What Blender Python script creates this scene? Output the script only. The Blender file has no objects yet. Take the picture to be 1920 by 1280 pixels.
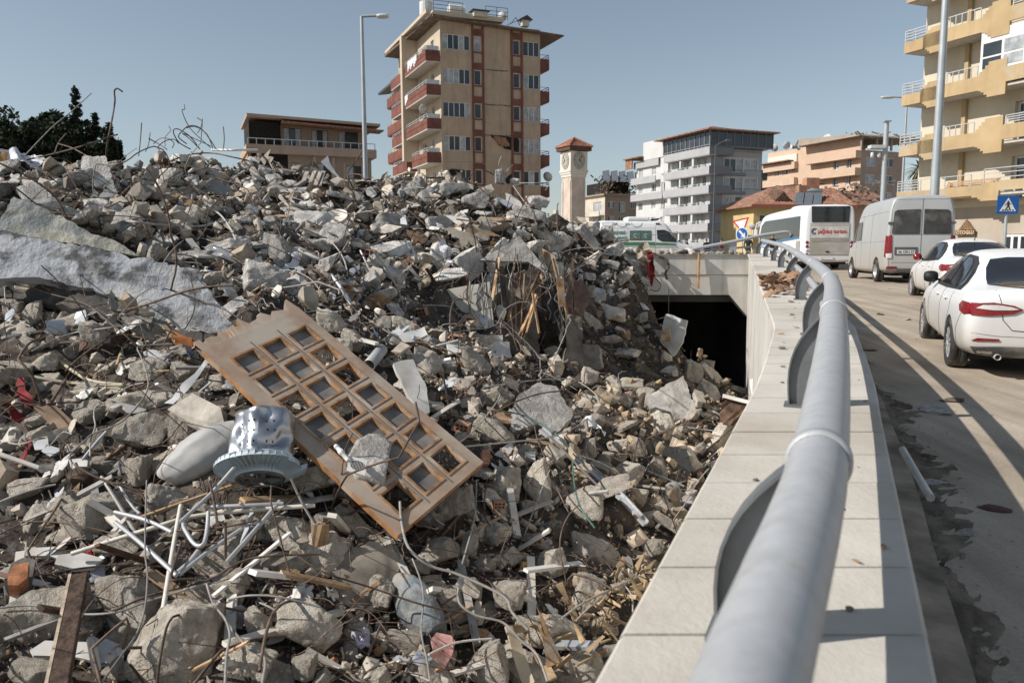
import bpy, bmesh, math, random
import numpy as np
from mathutils import Vector, Matrix, noise, geometry
from mathutils.bvhtree import BVHTree
S = bpy.context.scene
C = S.collection
random.seed(7); rng = np.random.default_rng(7)
PI = math.pi

# ------------------------------------------------------------ camera, sky, sun, exposure
F = 1493.0                      # focal length in pixels of the 1920-wide photograph (28 mm)
PITCH = math.atan(165/F)
cp, sp = math.cos(PITCH), math.sin(PITCH)
cam = bpy.data.cameras.new('camera'); co = bpy.data.objects.new('camera', cam); C.objects.link(co)
cam.sensor_width = 36; cam.lens = 36*F/1920; cam.clip_start = .05; cam.clip_end = 3000
co.location = (0, 0, 0); co.rotation_euler = (PI/2-PITCH, 0, 0)
cam.dof.use_dof = True; cam.dof.focus_distance = 10; cam.dof.aperture_fstop = 4.0
S.camera = co
SUN_EL = math.radians(38); SUN_DIR = Vector((1, .26, -math.tan(SUN_EL))).normalized()
W = bpy.data.worlds.new('World'); S.world = W; W.use_nodes = True
nt = W.node_tree; nt.nodes.clear()
sky = nt.nodes.new('ShaderNodeTexSky'); sky.sky_type = 'NISHITA'; sky.sun_disc = False
sky.sun_elevation = SUN_EL; sky.sun_rotation = math.radians(-104.6)
sky.air_density = 1.0; sky.dust_density = .5; sky.ozone_density = 1.6; sky.altitude = 100
bg = nt.nodes.new('ShaderNodeBackground'); bg.inputs[1].default_value = .099
hs = nt.nodes.new('ShaderNodeHueSaturation'); hs.inputs['Saturation'].default_value = .68; hs.inputs['Hue'].default_value = .491; hs.inputs['Value'].default_value = 1.0
wo = nt.nodes.new('ShaderNodeOutputWorld')
nt.links.new(sky.outputs[0], hs.inputs['Color']); nt.links.new(hs.outputs[0], bg.inputs[0]); nt.links.new(bg.outputs[0], wo.inputs[0])
sl = bpy.data.lights.new('sun', 'SUN'); sl.energy = 5.0; sl.angle = math.radians(.5); sl.color = (1, .945, .87)
so = bpy.data.objects.new('sun', sl); C.objects.link(so)
so.rotation_euler = SUN_DIR.to_track_quat('-Z', 'Y').to_euler(); so.location = (-30, 0, 40)
S.view_settings.view_transform = 'Standard'; S.view_settings.look = 'None'
S.view_settings.exposure = .06; S.view_settings.gamma = 1
S.cycles.max_bounces = 5; S.cycles.diffuse_bounces = 3; S.cycles.glossy_bounces = 3
S.cycles.use_denoising = True

# ------------------------------------------------------------ pixel <-> world helpers (1920x1280 photo pixels)
def ray(px, py):
    u = (px-960)/F; v = (640-py)/F
    return Vector((u, cp+v*sp, -sp+v*cp))
def P(px, py, Y):
    d = ray(px, py); return d*(Y/d.y)
def zat(py, Y): return P(960, py, Y).z
def proj(p):
    zc = p[1]*cp-p[2]*sp
    return 960+F*p[0]/zc, 640-F*(p[1]*sp+p[2]*cp)/zc

# ------------------------------------------------------------ objects
def tag(o, label=None, cat=None, group=None, kind=None):
    if label: o['label'] = label
    if cat: o['category'] = cat
    if group: o['group'] = group
    if kind: o['kind'] = kind
    elif cat: o['kind'] = 'thing'
    return o
def empty(name, loc, rz, label, cat, group=None):
    o = bpy.data.objects.new(name, None); C.objects.link(o); o.empty_display_size = .2
    o.location = loc; o.rotation_euler = (0, 0, rz)
    return tag(o, label, cat, group)
def copy_tree(o, parent=None):
    c = o.copy(); C.objects.link(c); c.parent = parent
    for ch in [x for x in o.children]: copy_tree(ch, c)
    return c

class MB:
    def __init__(s): s.v = []; s.f = []; s.m = []; s.mi = 0; s.sm = []; s.smooth = False
    def add(s, vs, fs):
        n = len(s.v); s.v += [tuple(v) for v in vs]
        for f in fs: s.f.append(tuple(i+n for i in f)); s.m.append(s.mi); s.sm.append(s.smooth)
    def box(s, c, d, R=None):
        c = Vector(c); h = Vector(d)/2
        vs = [Vector((x*h.x, y*h.y, z*h.z)) for x in (-1, 1) for y in (-1, 1) for z in (-1, 1)]
        if R is not None: vs = [R @ v for v in vs]
        s.add([c+v for v in vs], [(0,1,3,2),(4,6,7,5),(0,4,5,1),(2,3,7,6),(0,2,6,4),(1,5,7,3)])
    def bx(s, x0, x1, y0, y1, z0, z1): s.box(((x0+x1)/2,(y0+y1)/2,(z0+z1)/2), (abs(x1-x0),abs(y1-y0),abs(z1-z0)))
    def hexa(s, p): s.add(p, [(0,3,2,1),(4,5,6,7),(0,1,5,4),(1,2,6,5),(2,3,7,6),(3,0,4,7)])
    def bar(s, a, b, w, h=None, up=(0,0,1)):
        a, b = Vector(a), Vector(b); h = h or w; t = (b-a).normalized(); up = Vector(up)
        if abs(t.dot(up)) > .98: up = Vector((1,0,0))
        x = t.cross(up).normalized()*w/2; y = x.cross(t).normalized()*h/2
        s.hexa([a-x-y, a+x-y, a+x+y, a-x+y, b-x-y, b+x-y, b+x+y, b-x+y])
    def tube(s, pts, r, n=6, cap=True):
        pts = [Vector(p) for p in pts]; k = len(pts)
        rs = r if hasattr(r, '__len__') else [r]*k
        old = s.smooth; s.smooth = True; vs = []; nrm = None
        for i, p in enumerate(pts):
            t = (pts[min(i+1, k-1)]-pts[max(i-1, 0)])
            t = t.normalized() if t.length > 1e-9 else Vector((0,0,1))
            if nrm is None: nrm = t.orthogonal().normalized()
            else:
                nrm = nrm-t*nrm.dot(t)
                nrm = nrm.normalized() if nrm.length > 1e-6 else t.orthogonal().normalized()
            b = t.cross(nrm)
            for j in range(n):
                a = 2*PI*j/n; vs.append(p+(nrm*math.cos(a)+b*math.sin(a))*rs[i])
        fs = [(i*n+j, i*n+(j+1) % n, (i+1)*n+(j+1) % n, (i+1)*n+j) for i in range(k-1) for j in range(n)]
        s.add(vs, fs); s.smooth = False
        if cap: s.add(vs[:n], [tuple(range(n))[::-1]]); s.add(vs[-n:], [tuple(range(n))])
        s.smooth = old
    def cyl(s, a, b, r, n=12, r2=None): s.tube([a, b], [r, r if r2 is None else r2], n)
    def lathe(s, prof, n=24, M=None, closed=False):
        vs = []
        for r, z in prof:
            for j in range(n):
                a = 2*PI*j/n; v = Vector((r*math.cos(a), r*math.sin(a), z)); vs.append(M @ v if M else v)
        k = len(prof); kk = k if closed else k-1
        s.add(vs, [(i*n+j, i*n+(j+1) % n, ((i+1) % k)*n+(j+1) % n, ((i+1) % k)*n+j) for i in range(kk) for j in range(n)])
    def prism(s, poly, off):
        poly = [Vector(p) for p in poly]; off = Vector(off); n = len(poly)
        s.add(poly+[p+off for p in poly], [tuple(range(n))[::-1], tuple(range(n, 2*n))]+[(i, (i+1) % n, n+(i+1) % n, n+i) for i in range(n)])
    def grid(s, fn, nu, nv):
        s.add([fn(i/nu, j/nv) for i in range(nu+1) for j in range(nv+1)],
              [(i*(nv+1)+j, (i+1)*(nv+1)+j, (i+1)*(nv+1)+j+1, i*(nv+1)+j+1) for i in range(nu) for j in range(nv)])
    def build(s, name, mats, parent=None, bevel=0, origin=None, recalc=True):
        if not isinstance(mats, (list, tuple)): mats = [mats]
        me = bpy.data.meshes.new(name)
        vs = s.v
        if origin is not None: vs = [(v[0]-origin[0], v[1]-origin[1], v[2]-origin[2]) for v in vs]
        me.from_pydata(vs, [], s.f)
        for m in mats: me.materials.append(m)
        if len(mats) > 1: me.polygons.foreach_set('material_index', s.m)
        me.polygons.foreach_set('use_smooth', s.sm)
        if recalc:
            bm = bmesh.new(); bm.from_mesh(me); bmesh.ops.recalc_face_normals(bm, faces=bm.faces); bm.to_mesh(me); bm.free()
        me.update()
        o = bpy.data.objects.new(name, me); C.objects.link(o); o.parent = parent
        if origin is not None: o.location = origin
        if bevel:
            b = o.modifiers.new('b', 'BEVEL'); b.width = bevel; b.segments = 2; b.limit_method = 'ANGLE'
        return o

# ------------------------------------------------------------ materials
def newmat(name):
    m = bpy.data.materials.new(name); m.use_nodes = True
    n = m.node_tree; return m, n, n.nodes['Principled BSDF']
_mc = {}
def M(name, col, rough=.8, metal=0, var=.12, sc=4.0, bump=0, bsc=None, rnd=0, dust=0, dcol=(.36,.31,.25), spec=.4, detail=6, streak=0, attr=None, lo=None, dustz=None, rp=(.32,.68)):
    """noise varied paint; rnd = per object brightness spread; dust = share covered by pale dirt; streak = vertical run marks"""
    if name in _mc: return _mc[name]
    m, n, b = newmat(name); N = n.nodes; L = n.links
    tc = N.new('ShaderNodeTexCoord')
    def tex(scale, det=detail, mapz=None, w=0):
        t = N.new('ShaderNodeTexNoise'); t.inputs['Scale'].default_value = scale; t.inputs['Detail'].default_value = det; t.inputs['Roughness'].default_value = .62
        if mapz:
            mp = N.new('ShaderNodeMapping'); mp.inputs['Scale'].default_value = mapz; mp.inputs['Location'].default_value = (w, w, w)
            L.new(tc.outputs['Object'], mp.inputs[0]); L.new(mp.outputs[0], t.inputs['Vector'])
        else: L.new(tc.outputs['Object'], t.inputs['Vector'])
        return t
    def ramp(src, a, bb, ca=(0,0,0,1), cb=(1,1,1,1)):
        r = N.new('ShaderNodeValToRGB'); r.color_ramp.elements[0].position = a; r.color_ramp.elements[1].position = bb
        r.color_ramp.elements[0].color = ca; r.color_ramp.elements[1].color = cb; L.new(src, r.inputs[0]); return r
    c = (*col, 1); lo_ = (*[x*(1-var*1.6) for x in col], 1) if lo is None else (*lo, 1); hi = (*[min(1, x*(1+var)) for x in col], 1)
    t = tex(sc); r = ramp(t.outputs[0], rp[0], rp[1], lo_, hi); out = r.outputs[0]
    def mix(a, bcol, fac, mode='MIX'):
        x = N.new('ShaderNodeMix'); x.data_type = 'RGBA'; x.blend_type = mode
        L.new(a, x.inputs[6])
        if isinstance(bcol, tuple): x.inputs[7].default_value = (*bcol[:3], 1)
        else: L.new(bcol, x.inputs[7])
        if isinstance(fac, float): x.inputs[0].default_value = fac
        else: L.new(fac, x.inputs[0])
        return x.outputs[2]
    if streak:
        t2 = tex(1.0, 4, (3.0, 3.0, .25), 5); r2 = ramp(t2.outputs[0], .5, .78)
        ms = N.new('ShaderNodeMath'); ms.operation = 'MULTIPLY'; ms.inputs[1].default_value = streak; L.new(r2.outputs[0], ms.inputs[0])
        out = mix(out, tuple(x*.35 for x in col), ms.outputs[0])
    if dust:
        t3 = tex(sc*.55, 7, (1,1,1), 9); r3 = ramp(t3.outputs[0], .62-dust*.4, .78-dust*.3)
        fac = r3.outputs[0]
        if dustz:
            sx = N.new('ShaderNodeSeparateXYZ'); L.new(tc.outputs['Object'], sx.inputs[0])
            mr = N.new('ShaderNodeMapRange'); mr.inputs[1].default_value = dustz[1]; mr.inputs[2].default_value = dustz[0]; L.new(sx.outputs[2], mr.inputs[0])
            mm = N.new('ShaderNodeMath'); mm.operation = 'MULTIPLY'; L.new(mr.outputs[0], mm.inputs[0])
            t4 = tex(3, 5); ma = N.new('ShaderNodeMath'); ma.operation = 'ADD'; ma.inputs[1].default_value = .35; L.new(t4.outputs[0], ma.inputs[0])
            L.new(ma.outputs[0], mm.inputs[1]); fac = mm.outputs[0]
        out = mix(out, dcol, fac)
    if rnd:
        oi = N.new('ShaderNodeObjectInfo'); mr = N.new('ShaderNodeMapRange'); mr.inputs[3].default_value = 1-rnd; mr.inputs[4].default_value = 1+rnd
        L.new(oi.outputs['Random'], mr.inputs[0])
        x = N.new('ShaderNodeVectorMath'); x.operation = 'SCALE'; L.new(out, x.inputs[0]); L.new(mr.outputs[0], x.inputs['Scale']); out = x.outputs[0]
    if attr:
        at = N.new('ShaderNodeAttribute'); at.attribute_name = attr
        out = mix(out, at.outputs['Color'], 1.0, 'MULTIPLY')
    L.new(out, b.inputs['Base Color'])
    b.inputs['Roughness'].default_value = rough; b.inputs['Metallic'].default_value = metal; b.inputs['Specular IOR Level'].default_value = spec
    if bump:
        tb = tex(bsc or sc*4, 8); bp = N.new('ShaderNodeBump'); bp.inputs['Strength'].default_value = min(1, bump*1.0); bp.inputs['Distance'].default_value = .03*bump
        L.new(tb.outputs[0], bp.inputs['Height']); L.new(bp.outputs[0], b.inputs['Normal'])
    _mc[name] = m; return m

m_conc = M('broken concrete', (.58,.52,.44), .95, var=.18, sc=3.2, bump=1.5, bsc=16, rnd=.24, dust=.38, dcol=(.70,.65,.57), lo=(.36,.315,.26), spec=.15)
m_conc_far = M('pale concrete', (.52,.49,.455), .95, var=.28, sc=2.5, bump=1.5, bsc=10, rnd=.30, dust=.3, dcol=(.70,.68,.64), spec=.15)
m_bits = M('rubble bits', (.45,.405,.35), .95, var=.25, sc=5, bump=.4, bsc=30, spec=.15, attr='tint')
m_soil = M('gap-shade rubble dust', (.085,.072,.06), 1, var=.35, sc=3, bump=1, bsc=18, spec=.1, lo=(.025,.021,.018), dust=.2, dcol=(.20,.175,.15))  # dust darkened so the gaps between chunks carry their shade in colour
m_slab = M('slab concrete', (.42,.40,.37), .9, var=.22, sc=2.4, bump=1.3, bsc=14, spec=.2, lo=(.22,.205,.185), dust=.25, dcol=(.54,.51,.47))
m_plaster = M('white plaster', (.66,.65,.62), .85, var=.12, sc=3, bump=.3, rnd=.15, dust=.3, dcol=(.42,.38,.33), spec=.2)
m_wood = M('raw wood', (.42,.27,.15), .75, var=.35, sc=6, bump=.4, bsc=20, rnd=.25, dust=.25, spec=.25)
m_wdark = M('dark wood', (.12,.075,.05), .8, var=.5, sc=5, bump=.5, bsc=18, rnd=.2, spec=.2)
m_rust = M('rusty steel', (.15,.105,.08), .75, .3, var=.4, sc=12, rnd=.35, spec=.4)
m_wire = M('pale cable', (.33,.31,.285), .6, 0, var=.2, sc=10, rnd=.35, spec=.4)
m_galv = M('galvanised steel', (.50,.53,.56), .42, .55, var=.12, sc=6, bump=.08, spec=.5)
m_alu = M('aluminium', (.55,.56,.57), .5, .35, var=.1, sc=5, spec=.5, dust=.15, dcol=(.45,.41,.36))
m_whitepaint = M('white enamel', (.76,.74,.70), .45, 0, var=.08, sc=4, dust=.2, dcol=(.45,.40,.34))
m_black = M('black', (.012,.012,.013), .6, var=.2)
m_rubber = M('tyre rubber', (.035,.033,.031), .85, var=.3, sc=5, dust=.35, dcol=(.22,.19,.16))
m_brick = M('red brick', (.42,.20,.12), .9, var=.25, sc=5, bump=.5, rnd=.25, dust=.3)
m_red = M('red cloth', (.24,.015,.02), .8, var=.35, sc=5, bump=.3)
m_whitecloth = M('white cloth', (.72,.72,.76), .85, var=.12, sc=3, bump=.4, bsc=6)
# ------------------------------------------------------------ levels of road, coping, rail
def zr(Y):  return float(np.interp(Y, [-5,4,10.2,13,25,40,55,300], [-1.62,-1.58,-1.44,-1.32,-.93,-.88,-.6,-.6]))
def zc_(Y): return float(np.interp(Y, [-5,1.5,28], [-1.1,-.889,-.015]))
def XL(Y):  return float(np.interp(Y, [-6,1.55,4.58,5.56,7.49,11.75,18.9,28.4], [-3.0,.16,1.41,1.78,2.48,3.68,5.70,8.35]))
def WID(Y): return float(np.interp(Y, [-6,1.6,4.1,7,10,14,28], [.72,.72,.71,.75,.86,.95,.95]))
RT = [(-2.4,-1.30),(-.7,-.47),(.85,.27),(1.7,.67),(4.1,1.66),(6.9,2.75),(10.3,3.88),(13.8,4.95),(18.6,6.40),(22.2,7.40),(25.2,8.12),(28,8.75)]
RZ = [-.60,-.54,-.48,-.45,-.305,-.226,-.13,-.03,.12,.24,.34,.44]
def cat(ys, vals, y):   # smooth interpolation through the knots
    i = max(0, min(len(ys)-2, int(np.searchsorted(ys, y))-1))
    p1, p2 = vals[i], vals[i+1]; h = ys[i+1]-ys[i]
    m1 = (vals[i+1]-vals[i-1])/(ys[i+1]-ys[i-1]) if i > 0 else (p2-p1)/h
    m2 = (vals[i+2]-vals[i])/(ys[i+2]-ys[i]) if i+2 < len(ys) else (p2-p1)/h
    t = (y-ys[i])/h; t2 = t*t; t3 = t2*t
    return (2*t3-3*t2+1)*p1+(t3-2*t2+t)*h*m1+(-2*t3+3*t2)*p2+(t3-t2)*h*m2
ry_ = [a for a, _ in RT]; rx_ = [b for _, b in RT]
def rail(y, dz=0.0, dx=0.0): return Vector((cat(ry_, rx_, y)+dx, y, cat(ry_, RZ, y)+dz))

# ------------------------------------------------------------ setting
def grout(name, col, **k): return M(name, col, **k)
m_ground = M('dusty ground', (.36,.32,.27), .95, var=.25, sc=.4, bump=.4, bsc=6, spec=.1)
def make_road():
    m, n, b = newmat('dusty road'); N = n.nodes; L = n.links
    tc = N.new('ShaderNodeTexCoord')
    def tx(s, d, r=.6, mp=None):
        t = N.new('ShaderNodeTexNoise'); t.inputs['Scale'].default_value = s; t.inputs['Detail'].default_value = d; t.inputs['Roughness'].default_value = r
        if mp:
            q = N.new('ShaderNodeMapping'); q.inputs['Rotation'].default_value = (0, 0, math.radians(17)); q.inputs['Scale'].default_value = mp
            L.new(tc.outputs['Object'], q.inputs[0]); L.new(q.outputs[0], t.inputs[0])
        else: L.new(tc.outputs['Object'], t.inputs[0])
        return t
    a = tx(.55, 9); r = N.new('ShaderNodeValToRGB'); e = r.color_ramp.elements
    e[0].position = .3; e[0].color = (.35,.295,.235,1); e[1].position = .7; e[1].color = (.54,.47,.38,1); L.new(a.outputs[0], r.inputs[0])
    s = tx(1.4, 5, .6, (2.6, .12, 1)); r2 = N.new('ShaderNodeValToRGB'); r2.color_ramp.elements[0].position = .42; r2.color_ramp.elements[1].position = .62
    r2.color_ramp.elements[0].color = (.78,.77,.75,1); r2.color_ramp.elements[1].color = (1.06,1.06,1.06,1); L.new(s.outputs[0], r2.inputs[0])
    mx = N.new('ShaderNodeMix'); mx.data_type = 'RGBA'; mx.blend_type = 'MULTIPLY'; mx.inputs[0].default_value = .85
    L.new(r.outputs[0], mx.inputs[6]); L.new(r2.outputs[0], mx.inputs[7])
    g = tx(60, 3); r3 = N.new('ShaderNodeValToRGB'); r3.color_ramp.elements[0].position = .3; r3.color_ramp.elements[1].position = .6
    r3.color_ramp.elements[0].color = (.7,.68,.66,1); L.new(g.outputs[0], r3.inputs[0])
    m2 = N.new('ShaderNodeMix'); m2.data_type = 'RGBA'; m2.blend_type = 'MULTIPLY'; m2.inputs[0].default_value = .6
    L.new(mx.outputs[2], m2.inputs[6]); L.new(r3.outputs[0], m2.inputs[7]); L.new(m2.outputs[2], b.inputs['Base Color'])
    b.inputs['Roughness'].default_value = .93; b.inputs['Specular IOR Level'].default_value = .15
    bp = N.new('ShaderNodeBump'); bp.inputs['Strength'].default_value = .5; bp.inputs['Distance'].default_value = .02
    g2 = tx(14, 8, .7); L.new(g2.outputs[0], bp.inputs['Height']); L.new(bp.outputs[0], b.inputs['Normal'])
    return m
m_road = make_road()
# ground: one sheet with the underpass left open
b = MB(); R_ = 1500
def q(x0,x1,y0,y1,z): b.add([(x0,y0,z),(x1,y0,z),(x1,y1,z),(x0,y1,z)], [(0,1,2,3)])
q(-R_, R_, 62, R_, -.66); q(-R_, -30, -60, 62, -.66); q(90, R_, -60, 62, -.66); q(-R_, R_, -R_, -60, -1.7); q(-30, 90, -60, -8, -1.7)
tag(b.build('ground', m_ground), kind='structure')
# road sheet following the rise
b = MB(); ys = [-8,-4,0,2,4,6,8,10.2,13,16,20,25,28.6]
for i in range(len(ys)-1):
    y0, y1 = ys[i], ys[i+1]
    for (fa, fb) in ((0, 1),):
        x0a, x0b = XL(y0)+WID(y0)-.1, XL(y1)+WID(y1)-.1
        b.add([(x0a,y0,zr(y0)),(90,y0,zr(y0)),(90,y1,zr(y1)),(x0b,y1,zr(y1))], [(0,1,2,3)])
ys = [28.6, 40, 55, 62.0]
for i in range(3):
    b.add([(-30,ys[i],zr(ys[i])),(90,ys[i],zr(ys[i])),(90,ys[i+1],zr(ys[i+1])),(-30,ys[i+1],zr(ys[i+1]))], [(0,1,2,3)])
tag(b.build('road', m_road), kind='structure')
# underpass: floor, far walls, deck above
m_wallc = M('stained concrete wall', (.60,.575,.53), .9, var=.12, sc=.8, bump=.25, bsc=10, streak=.55, spec=.2)
m_dim = M('concrete with tunnel shade', (.10,.095,.09), .95, var=.3, sc=.5)  # the tunnel's shade is put into this dark tone
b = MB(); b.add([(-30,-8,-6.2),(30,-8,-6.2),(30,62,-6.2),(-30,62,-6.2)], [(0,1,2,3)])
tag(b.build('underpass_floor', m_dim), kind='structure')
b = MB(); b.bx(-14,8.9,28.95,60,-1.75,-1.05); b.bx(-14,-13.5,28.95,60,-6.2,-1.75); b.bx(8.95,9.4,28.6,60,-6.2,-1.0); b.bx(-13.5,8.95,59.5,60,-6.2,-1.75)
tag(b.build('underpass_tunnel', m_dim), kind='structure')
# bridge beam across the mouth
e = empty('bridge_beam', (0,28.2,0), 0, 'pale concrete bridge beam with rust streaks above the dark underpass mouth', 'bridge')
b = MB(); b.bx(-9,8.75,0,.6,-.74,-.07); b.build('parapet_panel', m_wallc, e)
b = MB(); b.bx(-9,8.72,.03,.6,-1.46,-.76); b.build('deck_edge', m_wallc, e)
b = MB(); b.bx(-9,8.75,-.05,.65,-.07,-.02); b.build('capping', M('old capping', (.33,.29,.25), .9, var=.3, sc=3), e)
b = MB(); b.prism([(7.7,.02,-1.46),(8.4,.02,-1.46),(8.4,.02,-2.25)], (0,.5,0)); b.build('bracket', m_wallc, e)

# parapet along the road: retaining wall with a coping of stone slabs
par = empty('parapet_wall', (0,0,0), 0, 'long curving concrete parapet with cream stone coping beside the road', 'wall')
b = MB(); YS = list(np.arange(-6, 28.3, .5))+[28.3]
for i in range(len(YS)-1):
    a0, a1 = YS[i], YS[i+1]
    pa = [(XL(a)+.05, a) for a in (a0,a1)]; pb = [(XL(a)+WID(a)-.05, a) for a in (a0,a1)]
    za, zb = zc_(a0)-.075, zc_(a1)-.075
    b.hexa([(pa[0][0],a0,-6.3),(pb[0][0],a0,-6.3),(pb[1][0],a1,-6.3),(pa[1][0],a1,-6.3),(pa[0][0],a0,za),(pb[0][0],a0,za),(pb[1][0],a1,zb),(pa[1][0],a1,zb)])
b.build('wall', m_wallc, par)
m_cop = M('cream coping stone', (.60,.565,.51), .85, var=.08, sc=1.2, bump=.35, bsc=40, spec=.2, dust=.42, dcol=(.43,.385,.32))
b = MB(); y = -6.0; k = 0
while y < 28.2:
    st = .37 if y < 12 else .6
    y1 = min(28.25, y+st-random.uniform(.006,.011)); dz = random.uniform(-.0015,.0015); sk = .03
    def cor(yy, s, dzz): return (XL(yy)+(WID(yy) if s else 0), yy-(sk if s else -sk)*.4*0, zc_(yy)+dzz)
    t = .07
    tp = [cor(y,0,dz), cor(y,1,dz), cor(y1,1,dz), cor(y1,0,dz)]
    c_ = .012
    b.hexa([(p[0],p[1],p[2]-t) for p in tp]+[(tp[0][0],tp[0][1],tp[0][2]-c_),(tp[1][0],tp[1][1],tp[1][2]-c_),(tp[2][0],tp[2][1],tp[2][2]-c_),(tp[3][0],tp[3][1],tp[3][2]-c_)])
    ins = [(tp[0][0]+c_,tp[0][1]+.001,tp[0][2]),(tp[1][0]-c_,tp[1][1]+.001,tp[1][2]),(tp[2][0]-c_,tp[2][1]-.001,tp[2][2]),(tp[3][0]+c_,tp[3][1]-.001,tp[3][2])]
    lo4 = [(p[0],p[1],p[2]-c_) for p in tp]
    b.add(lo4+ins, [(0,1,5,4),(1,2,6,5),(2,3,7,6),(3,0,4,7),(4,5,6,7)])
    y += st; k += 1
b.build('coping', m_cop, par, recalc=False)
b = MB()
for i in range(len(YS)-1):   # low kerb at the parapet's foot on the road side
    a0, a1 = YS[i], YS[i+1]
    f = lambda a, o: XL(a)+WID(a)+o
    b.hexa([(f(a0,-.06),a0,zr(a0)-.05),(f(a0,.31),a0,zr(a0)-.05),(f(a1,.31),a1,zr(a1)-.05),(f(a1,-.06),a1,zr(a1)-.05),
            (f(a0,-.06),a0,zr(a0)+.14),(f(a0,.295),a0,zr(a0)+.11),(f(a1,.295),a1,zr(a1)+.11),(f(a1,-.06),a1,zr(a1)+.14)])
b.build('foot_kerb', M('worn kerb', (.30,.25,.19), .9, var=.35, sc=3, bump=.5), par)

# guard rail: fat top tube, thinner lower tube, bent plate posts with collars
gr = empty('guard_rail', (0,0,0), 0, 'grey steel tube guard rail with bent plate posts along the parapet', 'railing')
RD = .062
yy = list(np.arange(-2.3, 28.01, .2))
b = MB(); b.tube([rail(y) for y in yy], RD, 28); m_rail = M('grey rail paint', (.42,.43,.445), .46, .1, var=.07, sc=22, bump=.12, bsc=60, dust=.16, dcol=(.36,.35,.33), spec=.45)
b.build('top_rail', m_rail, gr)
def lowr(y):
    r = rail(y); return Vector((r.x-.03, y+.03, (r.z*.5+zc_(y)*.5)+.03))
b = MB(); b.tube([lowr(y) for y in yy], .040, 14); b.build('lower_rail', m_rail, gr)
m_post = M('shade-darkened post grey', (.17,.18,.19), .5, .3, var=.15, sc=5, spec=.5)  # darker than the rail: shade on the post webs put into the colour
for (Y, X) in RT[1:2]+RT[3:]:
    r = rail(Y); t = (rail(Y+.05)-rail(Y-.05)).normalized(); zb = zc_(Y)+.002; H = r.z-zb
    nx = Vector((-t.y, t.x, 0)).normalized()     # to the left of the rail
    def q2(s, h): return Vector((r.x, r.y, zb))+nx*s+Vector((0,0,h))
    pm = MB()
    # web plate: curved outer edge from base to the tube
    n = 9; outer = []; inner = []
    for i in range(n+1):
        a = i/n
        outer.append(q2(.20+.02*math.sin(a*PI)-.20*a**2.4*.8, H*(a**.85)))
        inner.append(q2(.08-.08*a**1.5*.9, H*a*.96))
    th = t*.006
    for i in range(n):
        pm.hexa([outer[i]-th, inner[i]-th, inner[i+1]-th, outer[i+1]-th, outer[i]+th, inner[i]+th, inner[i+1]+th, outer[i+1]+th])
    for edge, wd in ((outer, .035), (inner, .03)):   # flanges along both edges
        for i in range(n):
            a, c = edge[i], edge[i+1]; u = (c-a).normalized(); nn = u.cross(t).normalized()*.004
            T = t*wd
            pm.hexa([a-T-nn, a+T-nn, a+T+nn, a-T+nn, c-T-nn, c+T-nn, c+T+nn, c-T+nn])
    po = pm.build('post', m_post, gr)
    pm = MB(); pm.box(q2(.13,.006), (.19,.12,.012), Matrix.Rotation(math.atan2(nx.y,nx.x),3,'Z')); pm.cyl(q2(.19,.012),q2(.19,.03),.012,8); pm.cyl(q2(.07,.012),q2(.07,.03),.012,8); pm.build('base_plate', m_post, po)
    pm = MB(); M4 = t.to_track_quat('Z','Y').to_matrix().to_4x4(); M4.translation = r
    pm.smooth = True; pm.lathe([(RD+.001,-.02),(RD+.008,-.018),(RD+.008,.018),(RD+.001,.02)], 28, M4); pm.build('collar', m_rail, po)
    pm = MB(); l = lowr(Y); M4 = M4.copy(); M4.translation = l; pm.smooth = True; pm.lathe([(.035,-.012),(.046,-.01),(.046,.01),(.035,.012)], 20, M4); pm.build('ring', m_rail, po)
# ------------------------------------------------------------ the rubble mound as a height field through surveyed points
CPT = [ # photo pixel x, y, distance
 (0,1280,4.4),(300,1280,4.4),(600,1280,4.5),(900,1280,4.8),(1100,1290,5.2),
 (0,1100,5.2),(300,1100,5.3),(600,1100,5.5),(900,1100,5.9),(1150,1120,6.4),(1230,1060,7.3),
 (0,900,6.6),(250,900,6.4),(480,950,6.1),(700,950,6.3),(950,950,7.2),(1150,950,8.2),(1300,980,9.0),
 (0,760,8.0),(250,760,7.2),(450,760,7.0),(640,780,7.1),(850,780,8.6),(1050,830,9.6),(1200,850,11.0),(1350,860,12.0),
 (0,640,9.2),(200,640,8.9),(420,600,9.2),(600,640,9.3),(760,650,10.2),(880,650,11.4),(980,740,11.0),(1080,780,11.8),(1200,790,14.5),(1380,790,16),
 (0,540,10),(200,540,10.2),(400,520,11.2),(560,540,11.5),(700,575,12.5),(820,600,14.5),(930,640,15.0),(1050,760,14.0),
 (0,440,11.5),(200,450,12),(400,450,13),(560,450,14),(700,480,15.5),(850,510,17),(910,560,17.3),
 (0,370,14.5),(200,370,16),(400,370,17),(560,385,18),(700,400,19.5),(850,400,20.5),(950,420,20),(1020,440,20),
 (-40,300,20),(0,292,20),(100,300,21),(200,305,22),(300,288,23),(420,284,24),(500,290,24.5),(560,315,25),(640,343,25),(700,348,25),(790,335,25),(880,350,24.5),(960,372,23.5),(1000,382,22.5),(1030,405,21.5),
 (930,700,17.9),(1000,712,17.6),(1060,705,17.8),(1095,690,18.4),(930,480,18.9),(990,485,19.1),(1040,490,19.5),
 (1075,520,22.3),(1105,600,21),(1100,650,19.5),(1160,700,18.5),(1260,740,18.0),
 (1060,436,25),(1100,424,26.5),(1140,430,27.3),(1165,462,27.3),(1195,500,26.8),(1130,480,25),(1185,560,25),(1230,585,26.0),(1270,620,25.8),(1310,680,25),(1370,722,23.8),(1200,640,22.5),(1300,720,21),(1390,755,19),
]
cw = []
for px, py, Y in CPT:
    p = P(px, py, Y); cw.append((p.x, p.y, p.z))
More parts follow.
